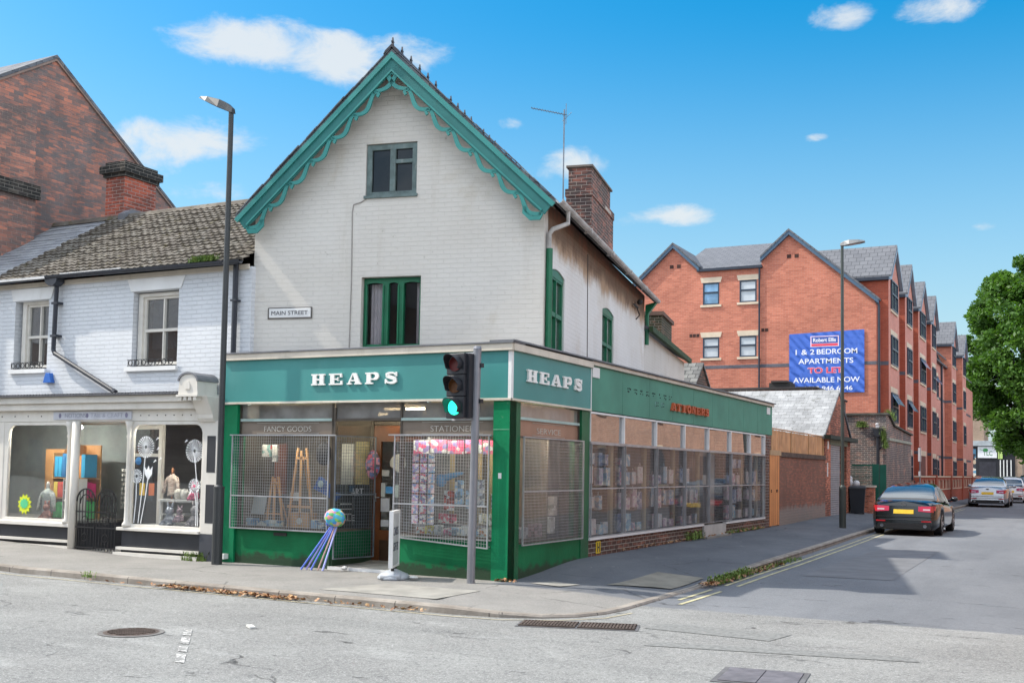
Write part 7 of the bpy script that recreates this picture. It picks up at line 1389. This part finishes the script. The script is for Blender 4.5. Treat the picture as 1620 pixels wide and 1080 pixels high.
# corner side window goods
for i, (u, z, w_, h, c, lb) in enumerate(((.55, .55, .2, .22, (.35, .22, .22), 'brown gift box low in the corner side window'), (.85, .55, .3, .16, (.35, .36, .42), 'grey box low in the corner side window'), (1.35, .55, .3, .2, (.30, .20, .22), 'dark red box low in the corner side window'), (1.95, .58, .18, .26, (.55, .56, .60), 'white box low at the right of the corner side window'), (2.05, .86, .14, .30, (.55, .55, .58), 'framed white card above the white box in the corner side window'))):
    m = MB(SD); m.box(u, u+w_, .25, .35, z, z+h); tag(m.build('gift_box', speckled('gift_print_%s' % 'abcde'[i], [c, dk(c, .6), dk(c, 1.3), c], 14), None), lb, 'gift box')
# long side windows: hanging gift bags and cards
HB = [speckled('gift_bag_print_%s' % 'abcdef'[i], c, 13) for i, c in enumerate(([(.55, .68, .80), (.68, .74, .80), (.46, .64, .78), (.75, .78, .80)], [(.62, .55, .70), (.72, .74, .82), (.55, .42, .60), (.78, .80, .84)], [(.22, .34, .58), (.45, .56, .72), (.15, .22, .40), (.6, .65, .75)], [(.75, .73, .75), (.80, .80, .80), (.7, .6, .64), (.8, .8, .8)], [(.28, .55, .75), (.50, .72, .80), (.75, .8, .8), (.2, .42, .65)], [(.66, .34, .46), (.74, .66, .74), (.30, .32, .50), (.78, .80, .84)]))]
r = random.Random(12); ordn = ['first', 'second', 'third', 'fourth', 'fifth', 'sixth', 'seventh']
for i in range(7):
    if i == 4: continue
    u0, u1 = SB[i]+.06, min(SB[i+1], 14.4)-.32; n = 4 if i < 4 else 3; wd = (u1-u0)/n
    for row in range(4):
        for k in range(n):
            if r.random() < (0, .12, .15, .45)[row]: continue
            wb = wd*(.45+.45*r.random()); hb = (.32, .38, .34, .28)[row]*(.55+.6*r.random()); z = .50+(0, .38, .80, 1.18)[row]+r.uniform(-.02, .07)*(row > 0)
            m = MB(SD); m.box(u0+k*wd, u0+k*wd+wb, .07+.05*r.random(), .17, z, z+hb-.04)
            if row in (1, 2): m.strip([(u0+k*wd+wb*.3, z+hb-.04), (u0+k*wd+wb*.5, z+hb+.03), (u0+k*wd+wb*.7, z+hb-.04)], .008, .12, .125)
            tag(m.build('gift_bag', HB[int(r.random()*6)], None), 'gift bag in the '+('bottom', 'lower middle', 'upper middle', 'top')[row]+' row of the '+ordn[i]+' tall side window from the corner', 'gift bag', 'gift bags in the side windows, %s window, row %s' % (ordn[i], ('one', 'two', 'three', 'four')[row]))
m = MB(SD); m.box(10.22, 10.5, .33, .345, 1.30, 1.52); tag(m.build('door_notice', WHITE, None), 'white paper notice on the louvred side door', 'notice')
gs = thing('hydrant_sign', 'yellow hydrant marker plate on the brown brick plinth', 'sign', (0, 3.3, .2)); m = MB(SD); m.box(3.22, 3.40, -.012, -.001, .20, .40); m.build('plate', plain('hydrant_yellow', (.70, .50, .03)), gs); text_mesh('H', SD, 3.26, .22, -.0125, .10, .16, BK, gs, off=.02)
# parking sign far along the pavement
pk = thing('parking_sign', 'thin grey parking sign pole on the pavement by the apartments', 'sign', (1.55, 33, 0)); m = MB(); m.tube([(1.55, 33.5, 0), (1.55, 33.5, 2.75)], .03, 8); m.build('pole', GAL, pk); m = MB(Fr(1.55, 33.44, 70)); m.box(-.12, .12, 0, .01, 2.15, 2.70); m.box(-.10, .10, 0, .01, 1.55, 1.75); m.build('plate', WHITE, pk, split=True)
# ------------------------------------------------------------------ cars
TYRE = paint('tyre_rubber', (.018, .018, .018), .85); RIM = paint('alloy_wheel', (.45, .46, .48), .3, .1, 4, metal=.8); CARGL = paint('car_glass', (.035, .05, .06), .03, .3, 1, spec=1.0, coat=1.0); PLASTIC = paint('black_trim', (.02, .02, .022), .5)
RLAMP = paint('red_tail_lamp', (.48, .012, .02), .12, .1, 5, spec=.9, coat=1.0); CLAMP = paint('clear_lamp', (.6, .45, .45), .1, spec=.9); PLATE = paint('yellow_plate', (.78, .50, .03), .5, .12, 9); CHROME = paint('chrome', (.6, .6, .62), .12, metal=1.0)
def car(name, label, body, L, Wd, H, z0g, kind='saloon', wheel_r=.33):
    """rear bumper at y=0, nose at +y, centre line x=0"""
    t = thing(name, label, 'car'); hw = Wd/2; k = L/4.8
    ra, fa = 1.02*k, L-.92*k
    def interp(tab, y):
        n_ = len(tab)
        for q_ in range(n_-1):
            a, va = tab[q_]; b, vb = tab[q_+1]
            if a <= y <= b:   # cubic through the knots, slopes from the neighbours
                f = (y-a)/(b-a); h = b-a
                def sl_(p_):
                    lo, hi = max(0, p_-1), min(n_-1, p_+1); return (tab[hi][1]-tab[lo][1])/(tab[hi][0]-tab[lo][0])
                m0, m1 = sl_(q_)*h, sl_(q_+1)*h; return (2*f**3-3*f*f+1)*va+(f**3-2*f*f+f)*m0+(-2*f**3+3*f*f)*vb+(f**3-f*f)*m1
        return tab[0][1] if y < tab[0][0] else tab[-1][1]
    hatch = kind != 'saloon'; bh = H*.64
    shoulder = [(0, bh*1.0), (.5*k, bh*1.045), (1.2*k, bh*1.03), (2.4*k, bh*.985), (3.4*k, bh*.93), (4.3*k, bh*.82), (L, bh*.66)]
    plan = [(0, .80), (.10*k, .875), (.30*k, .945), (.9*k, .99), (2.4*k, 1.0), (3.9*k, .98), (4.4*k, .92), (4.65*k, .82), (L, .66)]
    roof = [(.10*k, bh*1.04), (.35*k, bh*1.1), (.85*k, H*.93), (1.4*k, H*.99), (2.0*k, H), (2.6*k, H*.975), (3.1*k, H*.86), (3.75*k, bh*.93)] if hatch else [(.62*k, bh*1.05), (.95*k, H*.82), (1.45*k, H*.945), (2.1*k, H), (2.7*k, H*.975), (3.15*k, H*.86), (3.75*k, bh*.92)]
    ys = sorted(set([round(v, 3) for v in [0, .015, .05, .1, .16]+[i*.055 for i in range(4, int(L/.055))]+[L-.12, L-.05, L]])); ys = [y for y in ys if y <= L]
    def arch(y):
        z = .17
        for c in (ra, fa):
            d = abs(y-c); R_ = wheel_r+.065
            if d < R_: z = max(z, wheel_r+sqrt(R_*R_-d*d)*.98)
        return z
    m = MB(); prev = None; nS = 11; vm_ = {}
    def sec(y):
        zs = interp(shoulder, y); w_ = hw*interp(plan, y); zb = arch(y); e = max(0, 1-y/.45); e2 = max(0, 1-(L-y)/.5)
        P = []
        for (a, f) in ((.90, 0.0), (.985, .12), (1.0, .40), (.995, .62), (.985, .78), (.955, .92), (.90, 1.0)):
            z = zb+(zs-.04-zb)*f; z = z if f else zb
            off = e*(.0 if z < .52 else (z-.52)*.30) if z > .52 else e*max(0, .30-z)*.35; off2 = e2*max(0, z-.45)*.9
            P.append((w_*a, y+off-off2, z))
        zt = zs-.005; off = e*(zt-.52)*.30; off2 = e2*max(0, zt-.45)*.9
        P.append((w_*.72, y+off-off2, zt+.012)); P.append((w_*.36, y+off-off2, zt+.03)); P.append((0, y+off-off2, zt+.036)); return P
    for y in ys:
        P = sec(y); cur = [m.pt(*p) for p in P]+[m.pt(-p[0], p[1], p[2]) for p in P[-2::-1]]
        if prev:
            for i in range(len(cur)-1): m.face((prev[i], cur[i], cur[i+1], prev[i+1])[::-1])
        else: m.face(cur)
        prev = cur
    m.face(prev[::-1]); bo = m.build('body', body, t, smooth=True); bo.data.polygons[0].use_smooth = False
    u_ = MB(); u_.box(-hw*.82, hw*.82, .12, L-.2, .16, .42); u_.box(-hw*.86, hw*.86, ra+wheel_r+.05, fa-wheel_r-.05, .15, .4); u_.build('underbody', PLASTIC, t)
    for c in (ra, fa): u_ = MB(); u_.box(-hw*.80, hw*.80, c-wheel_r-.08, c+wheel_r+.08, .3, .74); u_.build('wheel_well', PLASTIC, t)
    # greenhouse
    y0, y1 = roof[0][0], roof[-1][0]; ysg = [y0+(y1-y0)*i/34 for i in range(35)]; body_g = MB(); glass = MB(); rear = MB(); front = MB()
    def gs(y):
        zr = interp(roof, y); zs = interp(shoulder, y)-.02; zs = min(zs, zr-.001); wb = hw*interp(plan, y)*.90; f = min(1, max(0, (zr-zs)/(H-zs+.001))); wt = wb-(wb-hw*.66)*f
        return [(wb, y, zs), (wb-(wb-wt)*.12, y, zs+(zr-zs)*.10), (wt+(wb-wt)*.10, y, zs+(zr-zs)*.84), (wt*.93, y, zs+(zr-zs)*.96), (wt*.55, y, zr+.012*f), (0, y, zr+.022*f)]
    S = [gs(y) for y in ysg]; cache = {}
    def pf(mb, q):
        ids = []
        for (i_, j_, sg_) in q:
            if j_ == 5: sg_ = 1
            k_ = (id(mb), i_, j_, sg_)
            if k_ not in cache: a, b, c = S[i_][j_]; cache[k_] = mb.pt(sg_*a, b, c)
            ids.append(cache[k_])
        mb.face(ids)
    ypil = [(y0, y0+(.34 if not hatch else .25)*k), (2.02*k, 2.10*k), (2.95*k, 3.02*k)]
    ridx_r = [i for i in range(34) if interp(roof, ysg[i+1]) < H*.93 and ysg[i] < 1.6*k]; ridx_f = [i for i in range(34) if interp(roof, ysg[i]) < H*.965 and ysg[i] > 2.5*k]
    for i in range(34):
        for sg in (1, -1):
            for j in range(5):
                q = [(i, j, sg), (i+1, j, sg), (i+1, j+1, sg), (i, j+1, sg)]; q = q[::-1] if sg < 0 else q
                mid = (ysg[i]+ysg[i+1])/2; pil = any(a <= mid <= b for a, b in ypil)
                rise = S[i][5][2]-S[i][0][2]
                if j == 1 and not pil and mid < 3.5*k and rise > .10: pf(glass, q)
                elif j >= 3 and (i in ridx_r) and rise > .03: pf(rear, q)
                elif j >= 3 and (i in ridx_f): pf(front, q)
                else: pf(body_g, q)
    body_g.build('roof', body, t, smooth=True); glass.build('side_window', CARGL, t, smooth=True, split=True); rear.build('rear_window', CARGL, t, smooth=True); front.build('windscreen', CARGL, t, smooth=True)
    # lamps, plate, bumper, exhaust, mirrors, wheels
    zL = bh*.80
    for sg in (-1, 1):
        def R(x, z, o=.0):
            w_ = hw; xx = min(abs(x), .985); ysurf = 0
            # the rear surface: find y on the loft for that half width
            for yy in [q*.01 for q in range(0, 45)]:
                if interp(plan, yy)*.985 >= xx: ysurf = yy; break
            e = max(0, 1-ysurf/.45); return (sg*hw*xx, ysurf+e*max(0, z-.52)*.30-.012-o, z)
        l = MB(); nn = 8; A = []; B = []
        for i in range(nn+1): x = .42+.48*i/nn; A.append(l.pt(*R(x, zL-.055-.03*i/nn))); B.append(l.pt(*R(x, zL+.075+.015*i/nn)))
        for i in range(nn): q = (A[i], A[i+1], B[i+1], B[i]); l.face(q if sg > 0 else q[::-1])
        y_e = R(.90, zL)[1]; w2 = hw*interp(plan, y_e+.2)*.985+.008; q = [(sg*hw*.90, R(.90, zL-.085)[1], zL-.085), (sg*w2, y_e+.24, zL-.03), (sg*(w2-.02), y_e+.22, zL+.05), (sg*hw*.90, R(.90, zL+.09)[1], zL+.09)]; l.poly(q if sg > 0 else q[::-1])
        tl_ = l.build('tail_light', RLAMP, t); l = MB(); A = [l.pt(*R(.56+.2*i/4, zL-.03, .004)) for i in range(5)]; B = [l.pt(*R(.56+.2*i/4, zL+.01, .004)) for i in range(5)]
        for i in range(4): q = (A[i], A[i+1], B[i+1], B[i]); l.face(q if sg > 0 else q[::-1])
        l.build('reversing_lamp', CLAMP, tl_)
        l = MB(); A = [l.pt(*R(.52+.36*i/4, .385)) for i in range(5)]; B = [l.pt(*R(.52+.36*i/4, .42)) for i in range(5)]
        for i in range(4): q = (A[i], A[i+1], B[i+1], B[i]); l.face(q if sg > 0 else q[::-1])
        l.build('reflector', RLAMP, t)
        l = MB(); l.lathe([(.045, 0), (.045, .03)], (0, 0, 0), 12); l = MB(); l.tube([(sg*hw*.62, -.03, .27), (sg*hw*.62, .12, .27)], .045, 12); l.build('exhaust', CHROME, t)
        mr = MB(); mr.ball((sg*(hw+.10), 3.05*k, bh*1.0+.06), .11, 10, sz=.7, sd=.55); mr.tube([(sg*(hw-.08), 3.1*k, bh), (sg*(hw+.05), 3.08*k, bh+.05)], .03, 6); mr.build('mirror', body, t, smooth=True)
        for c in (ra, fa):
            wv = MB(); xo, xi = sg*(hw-.01), sg*(hw-.22)
            wv.tube([(xi, c, wheel_r), (sg*(hw-.03), c, wheel_r)], wheel_r, 26); wv.tube([(sg*(hw-.03), c, wheel_r), (xo, c, wheel_r)], [wheel_r, wheel_r*.93], 26); wo = wv.build('wheel', TYRE, t)
            rm_ = MB(); rm_.tube([(sg*(hw-.012), c, wheel_r), (sg*(hw-.002), c, wheel_r)], [wheel_r*.70, wheel_r*.66], 22)
            r2 = rm_.build('rim', RIM, wo); sp_ = MB()
            for q in range(10): a = 2*pi*q/10; sp_.tube([(sg*(hw+.001), c+.07*cos(a), wheel_r+.07*sin(a)), (sg*(hw+.001), c+wheel_r*.62*cos(a+.12), wheel_r+wheel_r*.62*sin(a+.12))], .008, 4)
            sp_.build('spoke_gap', PLASTIC, wo)
    def B_(x, z, o=0.0): e = 1; return (x, max(0, z-.52)*.30-.015-o, z)
    p = MB(); p.hexa([B_(-.26, .60), B_(.26, .60), (.26, .05, .60), (-.26, .05, .60), B_(-.26, .712), B_(.26, .712), (.26, .12, .712), (-.26, .12, .712)]); p.build('number_plate', PLATE, t)
    p = MB(); p.hexa([B_(-hw*.78, .20, -.01), B_(hw*.78, .20, -.01), (hw*.78, .1, .20), (-hw*.78, .1, .20), B_(-hw*.74, .34), B_(hw*.74, .34), (hw*.74, .1, .34), (-hw*.74, .1, .34)]); p.build('lower_bumper', PLASTIC, t)
    p = MB(); p.hexa([B_(-hw*.70, .435, .003), B_(hw*.70, .435, .003), (hw*.7, .05, .435), (-hw*.7, .05, .435), B_(-hw*.70, .447, .003), B_(hw*.70, .447, .003), (hw*.7, .05, .447), (-hw*.7, .05, .447)]); p.build('bumper_line', CHROME, t)
    p = MB(); p.hexa([B_(-hw*.8, .515, .0), B_(hw*.8, .515, .0), (hw*.8, .05, .515), (-hw*.8, .05, .515), B_(-hw*.8, .522, .0), B_(hw*.8, .522, .0), (hw*.8, .05, .522), (-hw*.8, .05, .522)]); p.build('boot_line', PLASTIC, t)
    p = MB(Fr(0, 0, 0)); zc = bh*.93; p.fr = Fr(0, max(0, zc-.52)*.30-.02, 0); p.prism([(.07*cos(i*.524), zc+.035*sin(i*.524)) for i in range(12)], -.006, .02); p.build('oval_emblem', CHROME, t)
    p = MB(); p.tube([(0, roof[3][0]+.25, H+.0), (0, roof[3][0]+.15, H+.08)], [.03, .008], 6); p.build('aerial_fin', PLASTIC, t)
    return t
BLACKC = paint('black_car_paint', (.006, .006, .007), .10, .2, 1, spec=.4, coat=.6); SILVC = paint('pale_silver_car_paint', (.34, .36, .40), .22, .1, 1, metal=.5, coat=1.0); GREYC = paint('white_car_paint', (.62, .63, .66), .2, .05, 1, spec=.6, coat=1.0); DKC = paint('dark_blue_grey_car_paint', (.03, .033, .05), .15, .1, 1, spec=.7, coat=1.0)
c1 = car('parked_car', 'glossy black saloon parked half over the yellow lines, nearest car in the street', BLACKC, 4.75, 1.80, 1.42, 0); c1.location = (2.98, 17.75, -.055); c1.rotation_euler = (0, 0, radians(-.5)); c1['group'] = 'cars parked along the side street'
c2 = car('parked_car', 'silver saloon with its tail lights towards us, second car up the street', SILVC, 4.7, 1.80, 1.42, 0); c2.location = (2.98, 50.0, -.055); c2.scale = (1.14, 1.14, 1.14); c2['group'] = 'cars parked along the side street'
c3 = car('parked_car', 'white hatchback parked in front of the silver saloon and mostly hidden by it', GREYC, 4.3, 1.80, 1.50, 0, kind='hatch'); c3.location = (3.45, 62.0, -.055); c3.scale = (1.1, 1.1, 1.1); c3['group'] = 'cars parked along the side street'
c4 = car('parked_car', 'dark blue grey estate car at the right edge, furthest up the street', DKC, 4.6, 1.85, 1.60, 0, kind='hatch'); c4.location = (4.35, 72, -.055); c4.scale = (1.12, 1.12, 1.12); c4['group'] = 'cars parked along the side street'
